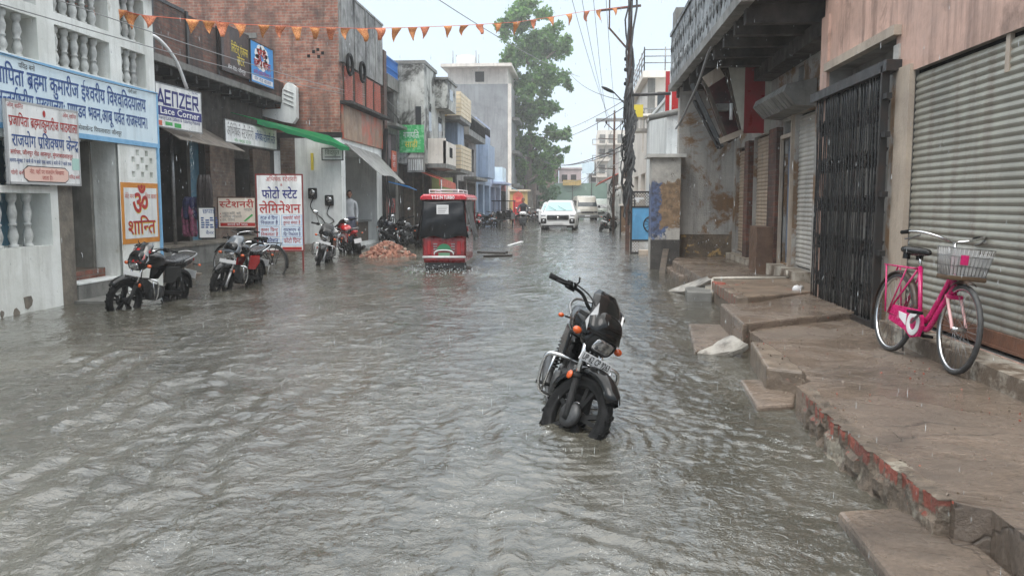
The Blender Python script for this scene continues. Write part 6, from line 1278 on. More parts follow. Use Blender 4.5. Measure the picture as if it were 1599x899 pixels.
    for s_ in (-1, 1):
        b = MB(); b.cyl((s_*.08, -.83, .74), (s_*.15, -.84, .74), .009, 6); b.mat(1); b.ell((s_*.18, -.845, .74), (.026, .022, .02), 10, 7); P('turn_signal', b, [K['blackm'], K['amber']])
        b = MB(); b.cyl((s_*.13, ry+.02, .32), (s_*.12, -.42, .66), .016, 8); b.mat(1)
        for k in range(9): t = k/8*.75+.12; q = Vector((s_*.13, ry+.02, .32)).lerp(Vector((s_*.12, -.42, .66)), t); b.lathe([(.03, -.006), (.036, 0), (.03, .006)], 12, 'z', q)
        P('shock_absorber', b, [K['blackm'], K['drum']])
        b = MB(); b.bar((s_*.09, ry, .30), (s_*.09, -.02, .38), .03, .05); P('swing_arm', b, K['blackm'])
        b = MB(); b.cyl((s_*.12, -.02, .32), (s_*.26, -.02, .32), .014, 8); P('foot_peg', b, K['rubber'])
    # frame, engine, exhaust, guard
    b = MB(); b.tube(sm([(0, .32, .82), (0, .36, .66), (0, .28, .36), (0, .05, .26), (0, -.2, .28)], 4), .02, 8); b.tube([(0, .30, .78), (0, -.1, .74), (0, -.5, .70)], .022, 8); P('frame', b, K['blackm'])
    b = MB(); b.box((-.11, -.14, .28), (.11, .20, .46), bev=.04); b.lathe([(0, 0), (.10, 0), (.105, .02), (.08, .05), (0, .06)], 20, 'x', (.10, .06, .36)); b.lathe([(0, 0), (.09, 0), (.095, -.02), (.07, -.05), (0, -.05)], 20, 'x', (-.10, .04, .37))
    T = Matrix.Translation((0, .20, .44)) @ Matrix.Rotation(R(-62), 4, 'X')
    for k in range(7): q = len(b.v); b.box((-.085, -.085, .02+k*.026), (.085, .085, .034+k*.026)); b.xf(T, q)
    q = len(b.v); b.box((-.06, -.06, 0), (.06, .06, .22), bev=.02); b.xf(T, q); P('engine', b, K['drum'])
    b = MB(); b.tube(sm([(.05, .32, .48), (.09, .36, .36), (.12, .24, .24), (.14, 0, .22), (.15, -.25, .25)], 4), .018, 8); b.tube([(.15, -.25, .25), (.16, -.35, .27), (.17, -.8, .36), (.17, -.82, .36)], [.022, .045, .048, .03], 12); P('exhaust', b, K['drum'])
    b = MB()
    for s_ in (-1, 1): b.tube(sm([(s_*.02, .35, .60), (s_*.16, .36, .62), (s_*.25, .33, .60), (s_*.265, .30, .50), (s_*.24, .27, .34), (s_*.13, .24, .30), (s_*.02, .24, .31)], 5), .0125, 10); b.cyl((s_*.20, .35, .60), (s_*.22, .27, .33), .009, 8)
    P('crash_guard', b, K['chrome'])
    b = MB(); b.tube([(-.12, -.05, .26), (-.24, -.12, .03)], .012, 8); P('side_stand', b, K['blackm'])
    if cover:
        b = MB(); b.ell((0, .10, .93), (.20, .26, .14), 14, 9); P('tank_bag', b, K['seat'])
    return root
K['mirrorvisor'] = mat('smoked_visor', g(.02), rough=.12, coat=.5)
K['redvisor'] = mat('visor_red_swash', g(.015), C(190, 20, 24), 7, .15, lohi=(.56, .60), coat=.5)
FG = Vector(atZ(893, 676, 0))
fz = -.17
def place(front, heading, lean, steer=0):   # root point so that the front axle stands over the given water point
    a = R(heading); return (front[0] + .63*math.sin(a), front[1] - .63*math.cos(a), fz)
K['moto_blue'] = mat('dark_blue_paint', C(24, 28, 44), rough=.2, coat=.5)
motorcycle('black motorcycle standing alone mid street, front wheel turned, plate below lamp', place((FG.x-.085, FG.y+.06), 182, -12)[:2] + (-.185,), 182, -16.5, 39, 'black', plate='UP 62 CP 9263', scale=.94)
q = atZ(190, 484, 0); motorcycle('black motorcycle with red splash on visor by the Om panel', place((q[0]-.08, q[1]+.1), 174, -10), 174, -12, -14, 'black', scale=.95, visor=K['redvisor'])
q = atZ(350, 455, 0); motorcycle('red sided motorcycle in front of the black bicycle', place((q[0]-.14, q[1]+.1), 177, -10), 177, -11, -8, 'black', trim='red', side='red', scale=.95, visor=mat('grey_visor', C(90, 96, 102), rough=.2, coat=.3))
q = atZ(492, 413, 0); motorcycle('black motorcycle with round mirrors next to the red tanked one', place((q[0], q[1]+.1), 186, -10), 186, -12, 10, 'black', mirrors=True, detail=False, trim='black')
q = atZ(508, 400, 0); motorcycle('red tanked motorcycle facing away beside the rubble heap', (q[0]+.35, q[1]+1.4, fz), 30, -10, 20, 'red', detail=False)
q = atZ(640, 385, 0); motorcycle('dark motorcycle tail out between rubble and rickshaw', (q[0], q[1]+.4, fz), 38, -12, 15, 'black', detail=False, mirrors=True)
q = atZ(618, 380, 0); motorcycle('leftmost dark motorcycle of the pair behind the rubble', (q[0]-.2, q[1]+.5, fz), 50, -12, 15, 'moto_blue', detail=False)
q = atZ(743, 356, 0); motorcycle('red far motorcycle parked right behind the rickshaw curtain', (q[0], q[1], fz), 190, -10, 10, 'red', detail=False, scale=.95)
q = atZ(752, 354, 0); motorcycle('black far motorcycle next to the red far one', (q[0]+.3, q[1]+.4, fz), 220, -12, 10, 'black', detail=False, scale=.95)
q = atZ(946, 360, 0); motorcycle('black motorcycle leaning at the right kerb below the forked pole', (q[0], q[1]+.3, fz), 150, -14, 20, 'black', detail=False)
q = atZ(836, 346, 0)
for i, lb in enumerate(('parked dark motorcycle half behind the riding scooter', 'parked dark motorcycle nearest the white car', 'parked dark motorcycle next to the mustard kiosk')): motorcycle(lb, (q[0]-.2-1.0*(i if i < 2 else 2.4), q[1]+2+i*1.5, fz), 200+20*i, -10, 10, 'moto_blue', detail=False)

# ================================================================== BICYCLES (front = +Y)
def bicycle(name, label, loc, rot, style, fm, wb=1.04, wr_=.33, steer=0, group=None):
    root = thing(name, label, 'bicycle', loc, rot, group); fy, ry = wb/2+.03, -wb/2+.03
    head0, head1 = Vector((0, fy-.16, .58)), Vector((0, fy-.235, .86)); ax = (head1-head0).normalized()
    ST = Matrix.Translation(head0) @ Matrix.Rotation(R(steer), 4, ax) @ Matrix.Translation(-head0)
    def P(nm, mb_, m, par=root, st=False, **kw):
        if st: mb_.xf(ST)
        return mb_.build(nm, m, par, **kw)
    for nm, y, st in (('front_wheel', fy, True), ('rear_wheel', ry, False)):
        m = MB(); m.lathe([(wr_-.026, -.013), (wr_-.038, -.014), (wr_-.044, 0), (wr_-.038, .014), (wr_-.026, .013)], 44, 'x'); m.lathe([(0, -.05), (.018, -.05), (.02, 0), (.018, .05), (0, .05)], 10, 'x')
        m.mat(1)
        for k in range(36):
            a = 2*math.pi*k/36; o_ = .7*(-1)**(k//2); m.cyl((.035*(-1)**k, .018*math.cos(a+o_), .018*math.sin(a+o_)), (0, (wr_-.04)*math.cos(a), (wr_-.04)*math.sin(a)), .0016, 4)
        m.xf(Matrix.Translation((0, y, wr_))); wo_ = P(nm, m, [K['chrome'], K['alu']], st=st)
        t = MB(); t.lathe([(wr_-.03, -.015), (wr_-.018, -.021), (wr_-.004, -.013), (wr_, 0), (wr_-.004, .013), (wr_-.018, .021), (wr_-.03, .015)], 44, 'x', (0, y, wr_)); P('tyre', t, K['bike_tyre'], wo_, st)
    bb, seat_t, sc_ = Vector((0, -.03, .29)), Vector((0, -.17, .74)), Vector((0, ry, wr_))
    b = MB(); r_ = .017
    if style == 'ladies':
        b.tube(sm([head0+ax*.16, (0, fy-.32, .53), (0, .05, .33), (0, -.06, .36)], 6), .022, 10); b.tube(sm([head0+ax*.05, (0, fy-.30, .44), (0, .09, .27), bb], 6), .022, 10)
    else: b.tube([head0+ax*.2, seat_t], r_, 8); b.tube([head0+ax*.03, bb], r_, 8)
    b.tube([bb, seat_t], .018, 8); b.tube([head0-ax*.01, head1], .024, 10)
    for s_ in (-1, 1): b.tube([bb+Vector((s_*.03, 0, 0)), sc_+Vector((s_*.055, 0, 0))], .010, 6); b.tube([seat_t+Vector((s_*.02, 0, -.03)), sc_+Vector((s_*.055, 0, 0))], .009, 6)
    P('frame', b, fm)
    b = MB()
    for s_ in (-1, 1): b.tube(sm([head0+Vector((s_*.05, .01, -.02)), Vector((s_*.05, fy-.11, .50)), Vector((s_*.05, fy-.02, .37)), Vector((s_*.05, fy, wr_))], 5), .012, 8)
    b.mat(1 if style == 'ladies' else 0); b.box(head0+Vector((-.06, -.02, -.045)), head0+Vector((.06, .035, -.01)), bev=.01); P('fork', b, [fm if style != 'ladies' else K['fork_cream'], fm], st=True)
    for y, st, a0, a1 in ((fy, True, 72 if style == 'ladies' else 30, 150), (ry, False, 5, 190)):
        b = MB(); rows = []
        for i in range(15):
            a = R(a0+(a1-a0)*i/14); rr = wr_+.022; rows.append([(x, y+(rr+h_)*math.cos(a), wr_+(rr+h_)*math.sin(a)) for x, h_ in ((-.03, -.012), (-.018, .004), (0, .008), (.018, .004), (.03, -.012))])
        b.add([p for r0 in rows for p in r0], [(j*5+k, j*5+k+1, j*5+6+k, j*5+5+k) for j in range(14) for k in range(4)], True)
        P('mudguard', b, K['dark_guard'] if style == 'ladies' else fm, st=st, solid=.003)
    b = MB(); b.cyl(seat_t, seat_t+Vector((0, -.03, .09)), .013, 8); P('seat_post', b, K['chrome'])
    b = MB(); c = seat_t+Vector((0, -.05, .12)); b.loft([superring(c+Vector((0, y, z)), rx, rz, 14, 2.4) for y, z, rx, rz in ((-.13, .0, .05, .02), (-.12, .005, .10, .035), (-.05, 0, .105, .04), (.04, .0, .06, .032), (.13, .0, .028, .026), (.16, -.005, .015, .012))])
    for s_ in (-1, 1): b.lathe([(.03, 0), (.03, .05)], 8, 'z', c+Vector((s_*.055, -.09, -.07)))
    P('saddle', b, K['seat'])
    # handlebar
    b = MB(); st0 = head1+Vector((0, -.015, .10)); b.cyl(head1, st0, .012, 8); b.tube(sm([st0+Vector((-.28, -.30, .04)), st0+Vector((-.27, -.18, .05)), st0+Vector((-.22, -.04, .05)), st0+Vector((-.10, .03, .02)), st0, st0+Vector((.10, .03, .02)), st0+Vector((.22, -.04, .05)), st0+Vector((.27, -.18, .05)), st0+Vector((.28, -.30, .04))], 5), .011, 8); hb_ = P('handlebar', b, K['chrome'], st=True)
    for s_ in (-1, 1): b = MB(); b.tube([st0+Vector((s_*.28, -.31, .04)), st0+Vector((s_*.272, -.19, .05))], .016, 10); P('grip', b, K['rubber'], hb_, True)
    b = MB()
    for s_ in (-1, 1): b.tube(sm([st0+Vector((s_*.24, -.06, .03)), st0+Vector((s_*.255, -.16, .005)), st0+Vector((s_*.265, -.27, -.01))], 4), .006, 6)
    P('brake_lever', b, K['alu'], hb_, True)
    # carrier, crank, chain case, stand
    b = MB(); cz = wr_*2+.06; b.tube([(-.06, ry+.22, cz), (-.06, ry-.18, cz), (.06, ry-.18, cz), (.06, ry+.22, cz)], .008, 6); b.tube([(-.06, ry+.22, cz), (.06, ry+.22, cz)], .008, 6)
    for k in range(3): b.tube([(-.06, ry+.1-.1*k, cz), (.06, ry+.1-.1*k, cz)], .006, 6)
    for s_ in (-1, 1): b.tube([(s_*.06, ry-.15, cz), (s_*.07, ry-.02, wr_)], .008, 6); b.tube([(s_*.06, ry+.20, cz), (s_*.07, ry+.02, wr_)], .007, 6)
    b.tube([(0, ry+.22, cz), seat_t], .007, 6)
    if style == 'ladies': b.tube(sm([(-.06, ry-.18, cz), (-.06, ry-.205, cz-.06), (-.055, ry-.16, cz-.12)], 4), .008, 6)
    P('carrier', b, fm if style == 'ladies' else K['blackm'])
    sd_ = 1
    b = MB()
    if style == 'ladies':
        b.mat(0); pr_ = [(-.02, ry+.02, wr_+.07), (-.02, bb.y, bb.z+.115), (-.02, bb.y+.09, bb.z+.07), (-.02, bb.y+.11, bb.z), (-.02, bb.y+.08, bb.z-.09), (-.02, bb.y-.02, bb.z-.115), (-.02, bb.y-.12, bb.z-.07), (-.02, ry+.02, wr_-.06)]
        b.extrude([Vector((.025, p[1], p[2])) for p in pr_], (.03, 0, 0)); b.mat(1); b.lathe([(.095, .057), (.095, .064), (.05, .064), (.05, .057)], 24, 'x', (0, bb.y, bb.z)); b.extrude([Vector((.057, p[1], p[2])) for p in ((0, ry+.18, wr_+.03), (0, bb.y-.12, bb.z+.06), (0, bb.y-.11, bb.z-.03), (0, ry+.2, wr_-.02))], (.004, 0, 0)); P('chain_case', b, [fm, K['white']], bevel=.004)
    b = MB(); b.lathe([(0, -.05), (.03, -.05), (.035, 0), (.03, .05), (0, .05)], 12, 'x', bb); b.bar(bb+Vector((-.075, 0, 0)), bb+Vector((-.085, -.13, -.10)), .012, .02, (1, 0, 0)); b.bar(bb+Vector((.075, 0, 0)), bb+Vector((.085, .13, .10)), .012, .02, (1, 0, 0))
    if style != 'ladies': b.lathe([(.075, .03), (.095, .03), (.095, .036), (.075, .036)], 24, 'x', bb)
    P('crank', b, K['alu'])
    for s_, dy, dz in ((-1, -.13, -.10), (1, .13, .10)):
        b = MB(); b.box(bb+Vector((s_*.085, dy-.045, dz-.012)), bb+Vector((s_*.175, dy+.045, dz+.012)), bev=.006); P('pedal', b, K['rubber'])
    b = MB(); b.tube([(-.06, ry+.02, wr_), (-.10, ry+.05, .02)], .009, 6); b.tube([(-.06, ry+.12, .42), (-.09, ry+.1, .36)], .008, 6); P('stand', b, K['alu'])
    if style == 'ladies':
        b = MB(); cb, bx, by0, by1, bz0, bz1 = fm, .155, fy-.18, fy+.05, .72, .92
        for z, k in ((bz0, .82), (bz0+.07, .88), (bz0+.14, .95), (bz1, 1.0)): b.tube([(-bx*k, by0, z), (bx*k, by0, z), (bx*k, by0+(by1-by0)*k, z), (-bx*k, by0+(by1-by0)*k, z), (-bx*k, by0, z)], .0035, 5)
        for t in np.linspace(-1, 1, 11): b.tube([(bx*.82*t, by0+(by1-by0)*.82, bz0), (bx*t, by1, bz1)], .0028, 4); b.tube([(bx*.82*t, by0, bz0), (bx*t, by0, bz1)], .0028, 4)
        for s_ in (-1, 1):
            for t in np.linspace(0, 1, 9): b.tube([(s_*bx*.82, by0+(by1-by0)*.82*t, bz0), (s_*bx, by0+(by1-by0)*t, bz1)], .0028, 4)
        bk = P('basket', b, K['basket'], st=True)
        b = MB(); b.box((-bx*.86, by0-.01, bz0-.035), (bx*.86, by0+(by1-by0)*.86+.01, bz0-.002), bev=.01); P('basket_tray', b, K['tray'], bk, True)
        b = MB(); b.box((bx*.15, by1-.01, .80), (bx*.5, by1-.003, .87)); P('basket_tag', b, fm, bk, True)
        b = MB(); b.add([(-bx*.83, by0+.01, bz0+.005), (bx*.83, by0+.01, bz0+.005), (bx*.96, by0+.006, bz1-.01), (-bx*.96, by0+.006, bz1-.01)], [(0, 1, 2, 3)]); P('basket_liner', b, K['liner'], bk, True); b = MB(); b.add([(-bx*.84, by1-.05, bz0+.005), (bx*.84, by1-.05, bz0+.005), (bx*.97, by1-.012, bz1-.04), (-bx*.97, by1-.012, bz1-.04)], [(0, 1, 2, 3)]); P('basket_liner', b, K['liner'], bk, True)
    return root
K['bike_tyre'] = mat('dusty_tyre', g(.035), g(.06), 14, .6)
K['pink'] = mat('hot_pink_paint', C(200, 24, 106), C(176, 22, 90), 10, .28, coat=.4, stain=C(120, 56, 66), st=(.64, .70), stscale=14)
K['fork_cream'] = mat('faded_pink_chrome', C(214, 176, 172), C(196, 150, 150), 9, .3)
K['dark_guard'] = mat('dark_mudguard', C(52, 48, 46), C(84, 64, 52), 12, .5)
K['basket'] = mat('grey_wire_basket', g(.36), g(.26), 14, .35, metal=.6)
K['tray'] = mat('brown_basket_tray', C(96, 74, 52), C(74, 58, 42), 9, .6)
K['liner'] = mat('milky_plastic', g(.5), rough=.3); _b = K['liner'].node_tree.nodes['Principled BSDF']; _b.inputs['Alpha'].default_value = .6
f0, r0 = Vector(atZ(1485, 583, .2)), Vector(atZ(1383, 546, .2)); c = (f0+r0)/2; hd = math.degrees(math.atan2(-(f0-r0).x, (f0-r0).y))
bicycle('bicycle', 'hot pink ladies bicycle with wire basket leaning before the ribbed shutter', (c.x, c.y, .2), (0, R(-7), R(hd)), 'ladies', K['pink'], wb=max(.98, (f0-r0).length), steer=-6).scale = (.96, .96, .96)
f1, r1 = Vector(atZ(345, 424, 0)), Vector(atZ(436, 428, 0)); c = (f1+r1)/2; hd = math.degrees(math.atan2(-(f1-r1).x, (f1-r1).y))
bicycle('bicycle', 'black roadster bicycle behind the red sided motorcycle', (c.x, c.y, fz), (0, R(6), R(hd)), 'roadster', K['blackm'], wb=1.16, wr_=.36)

# ================================================================== VEHICLES
M_curtain = mat('black_tarp_curtain', C(20, 23, 28), C(13, 15, 19), 6, .42, bump=.3, bscale=7, spec=.4)
M_carwhite = mat('white_car_paint', g(.78), rough=.2, coat=.5)
M_dirtyred = mat('muddy_red_paint', C(158, 26, 34), C(112, 24, 28), 5, .3, coat=.3, streak=C(86, 60, 54), sa=.4)
# e-rickshaw seen from behind (front = +Y)
def rickshaw():
    q = atZ(692, 424, 0); er = thing('electric_rickshaw', 'red battery rickshaw with black rain curtain, driving away through the water', 'rickshaw', (q[0], q[1]+.15, -.17), (0, 0, R(2)), None); er.scale = (.9, 1, .98)
    P = lambda n, b, m, par=er, **k: b.build(n, m, par, **k)
    b = MB(); b.loft([[(-.47, y0, z0), (.47, y0, z0), (.47, y0+.0, z1), (-.47, y0, z1)] for y0, z0, z1 in ((0, .40, .86), (.05, .34, .92))] + [[(-.47, 1.7, .34), (.47, 1.7, .34), (.47, 1.7, .95), (-.47, 1.7, .95)], [(-.44, 2.1, .34), (.44, 2.1, .34), (.44, 2.1, .5), (-.44, 2.1, .5)], [(-.30, 2.6, .45), (.30, 2.6, .45), (.28, 2.55, 1.05), (-.28, 2.55, 1.05)]], True, False); bd = P('body', b, M_dirtyred, bevel=.02)
    for s_ in (-1, 1):
        b = MB()
        for k in range(4): b.box((s_*.20-.045+.0*k, -.012, .56+k*.055), (s_*.20+.045, 0, .585+k*.055), bev=.006)
        b.mat(1)
        b.box((s_*.34-.04, -.015, .52), (s_*.34+.04, 0, .80), bev=.01); P('tail_lamp', b, [K['alu'], K['redlens']], bd)
    b = MB(); b.extrude([(.16*math.cos(t*math.pi/10)*1.05, -.016, .60+.16*math.sin(t*math.pi/10)*.9) for t in range(11)], (0, .012, 0)); P('green_plate_panel', b, mat('green_number_panel', C(52, 120, 84), rough=.5), bd)
    b = MB(); b.box((-.13, -.02, .47), (.13, -.012, .56)); pl = P('number_plate', b, mat('green_plate', C(120, 160, 130), rough=.5), bd)
    b = MB(); b.tube(sm([(-.22, -.05, .52), (-.2, -.06, .575), (-.1, -.06, .61), (.1, -.06, .61), (.2, -.06, .575), (.22, -.05, .52)], 4), .014, 8); b.tube([(-.47, -.08, .47), (.47, -.08, .47)], .024, 8); b.tube([(-.47, -.08, .47), (-.47, .1, .47)], .02, 6); b.tube([(.47, -.08, .47), (.47, .1, .47)], .02, 6); P('rear_bumper', b, K['white'])
    b = MB(); b.box((-.45, .05, .22), (.45, .12, .36)); b.mat(1); b.bar((-.40, .3, .24), (.40, .3, .24), .06, .06); b.bar((-.2, .2, .35), (-.05, .3, .22), .03, .03); b.bar((.2, .2, .35), (.05, .3, .22), .03, .03); P('chassis', b, [K['iron'], K['rust']])
    for x in (-.40, .40):
        t, m = wheel_mesh(.22, .09, 'alloy'); T = Matrix.Translation((x, .3, .22)); t.xf(T); m.xf(T); wo_ = P('rear_wheel', m, K['alu']); P('tyre', t, K['rubber'], wo_)
    t, m = wheel_mesh(.22, .08, 'alloy'); T = Matrix.Translation((0, 2.45, .22)); t.xf(T); m.xf(T); wo_ = P('front_wheel', m, K['alu']); P('tyre', t, K['rubber'], wo_)
    for s_ in (-1, 1):
        b = MB()
        for y in (.08, 1.6, 2.4): b.tube([(s_*.46, y, .85), (s_*.46, y, 1.68)], .018, 6)
        b.tube([(s_*.48, .05, .45), (s_*.48, .05, 1.66)], .02, 6); P('side_post', b, M_dirtyred)
    # roof with name strip
    b = MB(); b.loft([[(-.53*k, y, z0), (.53*k, y, z0), (.54*k, y, z0+.06), (.46*k, y, z1), (-.46*k, y, z1), (-.54*k, y, z0+.06)] for y, k, z0, z1 in ((-.10, .96, 1.655, 1.75), (-.02, 1, 1.65, 1.77), (2.3, 1, 1.65, 1.77), (2.55, .85, 1.62, 1.70))], True, False); rf = P('roof', b, mat('red_roof_shell', C(186, 30, 44), C(170, 28, 40), 6, .3, coat=.3), bevel=.015)
    b = MB(); letter(b, 'T.T.S IN TURBO', (0, -.098, 0), (1, 0, 0), (0, 0, 1), 0, 1.672, .062, m=0, align='c', bold=.03, width=.52, off=.01); P('lettering', b, K['txtwhite'], rf)
    b = MB()
    for z in (1.80, 1.86): b.tube([(-.33, .05, z), (.33, .05, z), (.33, 1.9, z), (-.33, 1.9, z), (-.33, .05, z)], .013, 6)
    for x, y in ((-.33, .05), (.33, .05), (-.33, 1.9), (.33, 1.9), (-.33, 1), (.33, 1)): b.tube([(x, y, 1.74), (x, y, 1.86)], .012, 6)
    P('roof_carrier', b, K['white'], rf)
    # curtain: back sheet and flapping side sheets
    b = MB(); nx, nz = 24, 12; vs = []
    for j in range(nz+1):
        for i in range(nx+1):
            s_ = i/nx*2-1; t = j/nz; x = s_*(.47+.10*t**2*(1+.3*math.sin(3*s_))); y = -.06-.05*math.sin(t*3.0)-.018*math.sin(s_*9+t*4)*t-.012*math.sin(t*14+s_*3)
            vs.append((x, y, 1.65-.77*t-.03*t*math.sin(s_*6+1)))
    b.add(vs, [(j*(nx+1)+i, j*(nx+1)+i+1, (j+1)*(nx+1)+i+1, (j+1)*(nx+1)+i) for j in range(nz) for i in range(nx)], True); P('rear_curtain', b, M_curtain, solid=.006)
    for s_ in (-1, 1):
        b = MB(); vs = []
        for j in range(11):
            for i in range(15): t, a = j/10, i/14; vs.append((s_*(.48+(.24 if s_ > 0 else .16)*t**1.6*(1-.4*a)+.02*math.sin(a*11+t*3)*t), -.05+1.6*a-.04*t*math.sin(5*a), 1.65-.80*t-.05*t*math.cos(a*7)))
        b.add(vs, [(j*15+i, j*15+i+1, (j+1)*15+i+1, (j+1)*15+i) for j in range(10) for i in range(14)], True); P('side_curtain', b, M_curtain, solid=.006)
    b = MB(); b.box((-.15, -.105, 1.36), (.12, -.095, 1.55)); lab = P('notice_sheet', b, K['plate'])
    b = MB()
    for k in range(4): rect(b, (0, -.105, 0), (1, 0, 0), (0, 0, 1), -.12, 1.39+k*.035, .04+.02*k, 1.40+k*.035, 0, .003)
    P('print', b, K['txtgrey'], lab)
    b = MB(); b.box((-.45, .35, .62), (.45, .75, .8), bev=.04); b.box((-.45, 1.2, .6), (.45, 1.6, .78), bev=.04); P('seat', b, K['seat'])
rickshaw()

# cars (front = +Y, wheels on z = 0)
def car_sections(L, W_, prof):
    """prof: list of (y, z_low, z_belt, z_top, half width low, half width top)"""
    rings = []
    for y, zl, zb, zt, wl, wt in prof: rings.append([(-wl*.94, y, zl), (-wl, y, zl+.12), (-wl, y, zb), (-wt, y, zt-.05), (-wt*.86, y, zt), (wt*.86, y, zt), (wt, y, zt-.05), (wl, y, zb), (wl, y, zl+.12), (wl*.94, y, zl)])
    return rings
def suv(label, loc, heading, paint, face='suv', scale=1):
    r_ = thing('parked_van' if face == 'van' else 'car', label, 'van' if face == 'van' else 'car', loc, (0, 0, R(heading))); r_.scale = (scale,)*3
    P = lambda n, b, m, par=r_, **k: b.build(n, m, par, **k)
    if face == 'van': pf = [(-1.95, .30, .95, 1.75, .76, .66), (-1.85, .26, .95, 1.86, .78, .68), (1.0, .26, .95, 1.88, .78, .68), (1.35, .26, .98, 1.78, .78, .66), (1.85, .28, .92, 1.02, .77, .70), (1.95, .34, .80, .86, .74, .70)]
    else: pf = [(-2.05, .45, .95, 1.20, .82, .66), (-1.95, .30, .98, 1.60, .88, .62), (-1.2, .26, 1.0, 1.68, .90, .64), (.15, .26, 1.0, 1.68, .90, .64), (.55, .26, 1.02, 1.52, .90, .66), (1.05, .26, 1.02, 1.12, .90, .78), (1.85, .28, .98, 1.06, .89, .76), (2.06, .34, .92, 1.0, .84, .72)]
    b = MB(); b.loft(car_sections(0, 0, pf), True, True); P('body', b, paint, bevel=.02)
    yw0, zw0, yw1, zw1 = (1.32, 1.74, 1.80, 1.10) if face == 'van' else (.50, 1.58, 1.06, 1.14); ww0, ww1 = (.60, .70) if face == 'van' else (.58, .72)
    n = Vector((0, zw0-zw1, yw1-yw0)).normalized()*.02
    b = MB(); q = [Vector((-ww1, yw1, zw1)), Vector((ww1, yw1, zw1)), Vector((ww0, yw0, zw0)), Vector((-ww0, yw0, zw0))]; b.extrude([p+n for p in q], -n*.8); ws = P('windscreen', b, K['glass'] if face == 'van' else K['screen'])
    b = MB()
    for x in (-.35, .15): b.bar(q[0].lerp(q[1], .5)+Vector((x, .02, .01))+n, q[0].lerp(q[1], .5)+Vector((x+.42, -.18, .22))+n*1.6, .02, .012)
    P('wiper', b, K['blackm'], ws)
    for s_ in (-1, 1):
        b = MB(); xx = .90 if face != 'van' else .782
        pts = ((-1.6, 1.06), (.5, 1.06), (.1, 1.5), (-1.3, 1.5)) if face != 'van' else ((-1.7, 1.1), (1.3, 1.1), (1.15, 1.6), (-1.6, 1.6))
        b.extrude([(s_*(xx-(z-1.0)*(.42 if face != 'van' else .16)+.006), y, z) for y, z in pts], (s_*.01, 0, 0)); P('side_window', b, K['glass'])
        b = MB(); b.box((s_*(xx+.02), .62 if face != 'van' else 1.5, 1.02), (s_*(xx+.20), .74 if face != 'van' else 1.6, 1.18), bev=.04); P('wing_mirror', b, K['blackm'] if face == 'van' else paint)
        for y in (1.3, -1.3):
            t, m = wheel_mesh(.33, .2, 'alloy'); T = Matrix.Translation((s_*(xx-.11), y, .33)); t.xf(T); m.xf(T); wo_ = P('wheel', m, K['alu']); P('tyre', t, K['rubber'], wo_)
            a = MB(); a.lathe([(.345, 0), (.40, 0), (.40, .02), (.345, .02)], 20, 'x', (s_*(xx-.005)-.01, y, .33), True, 0, math.pi); P('wheel_arch', a, K['blackm'])
    b = MB()
    if face == 'suv':
        b.box((-.56, 2.0, .68), (.56, 2.12, .93), bev=.06); P('grille', b, K['black'])
        b = MB(); 
        for s_ in (-1, 1): b.box((s_*.50, 2.11, .905), (s_*.1, 2.13, .92))
        b.lathe([(0, .01), (.07, .0), (.07, -.03)], 16, 'y', (0, 2.13, .80)); P('grille_trim', b, K['chrome'])
        for s_ in (-1, 1):
            b = MB(); b.box((s_*.62, 1.96, .88), (s_*.85, 2.07, .95), bev=.02); P('daylight_lamp', b, K['lens'])
            b = MB(); b.box((s_*.58, 1.97, .50), (s_*.86, 2.11, .76), bev=.05); b.mat(1); b.ell((s_*.72, 2.11, .63), (.07, .02, .07), 12, 7); P('headlamp', b, [K['blackm'], K['lens']])
        b = MB(); b.box((-.80, 2.02, .28), (.80, 2.10, .42), bev=.03); b.mat(1); b.box((-.45, 2.08, .30), (.45, 2.125, .36), bev=.01); P('bumper', b, [K['blackm'], K['alu']])
        b = MB(); b.box((-.24, 2.10, .48), (.24, 2.115, .58)); P('number_plate', b, K['plate'])
        b = MB()
        for s_ in (-1, 1): b.tube([(s_*.56, -1.4, 1.70), (s_*.57, 0, 1.71)], .02, 6)
        P('roof_rail', b, K['alu'])
    else:
        b.box((-.45, 1.92, .62), (.45, 1.985, .74), bev=.02); P('grille', b, K['blackm'])
        for s_ in (-1, 1): b = MB(); b.box((s_*.48, 1.88, .60), (s_*.72, 1.96, .78), bev=.03); P('headlamp', b, K['lens'])
        b = MB(); b.box((-.74, 1.90, .34), (.74, 2.02, .52), bev=.03); P('bumper', b, K['blackm'] if face != 'van' else K['alu'])
        b = MB(); b.box((-.2, 2.02, .38), (.2, 2.03, .48)); P('number_plate', b, K['plate'])
    return r_
K['screen'] = glass_mat('windscreen_glass', C(150, 190, 192), .12)
M_cargrey = mat('greyish_beige_van', C(176, 172, 160), C(160, 156, 146), 3, .3, coat=.3)
q = atZ(873, 359.5, 0); suv('white sport utility car with black grille coming head on', (q[0], q[1]+2.3, -.17), 178, M_carwhite)
q = atZ(856, 352, 0); suv('white car following close behind the white sport utility car', (q[0]+.15, q[1]+5, -.17), 178, M_carwhite, 'car', .95)
q = atZ(910, 343, 0); suv('beige grey minibus parked beyond the white sport utility car', (q[0]+.15, q[1]+2, -.17), 186, M_cargrey, 'van', 1.12)
q = atZ(937, 342, 0); suv('grey green van standing behind the forked pole', (q[0]+.1, q[1]+2, -.17), 180, mat('grey_green_van', C(160, 168, 160), C(140, 148, 142), 3, .3), 'van', 1.0)
q = atZ(922, 336, 0); suv('far white car between the minibus and the grey green van', (q[0]+.1, q[1]+4, -.17), 180, M_carwhite, 'car', .95)

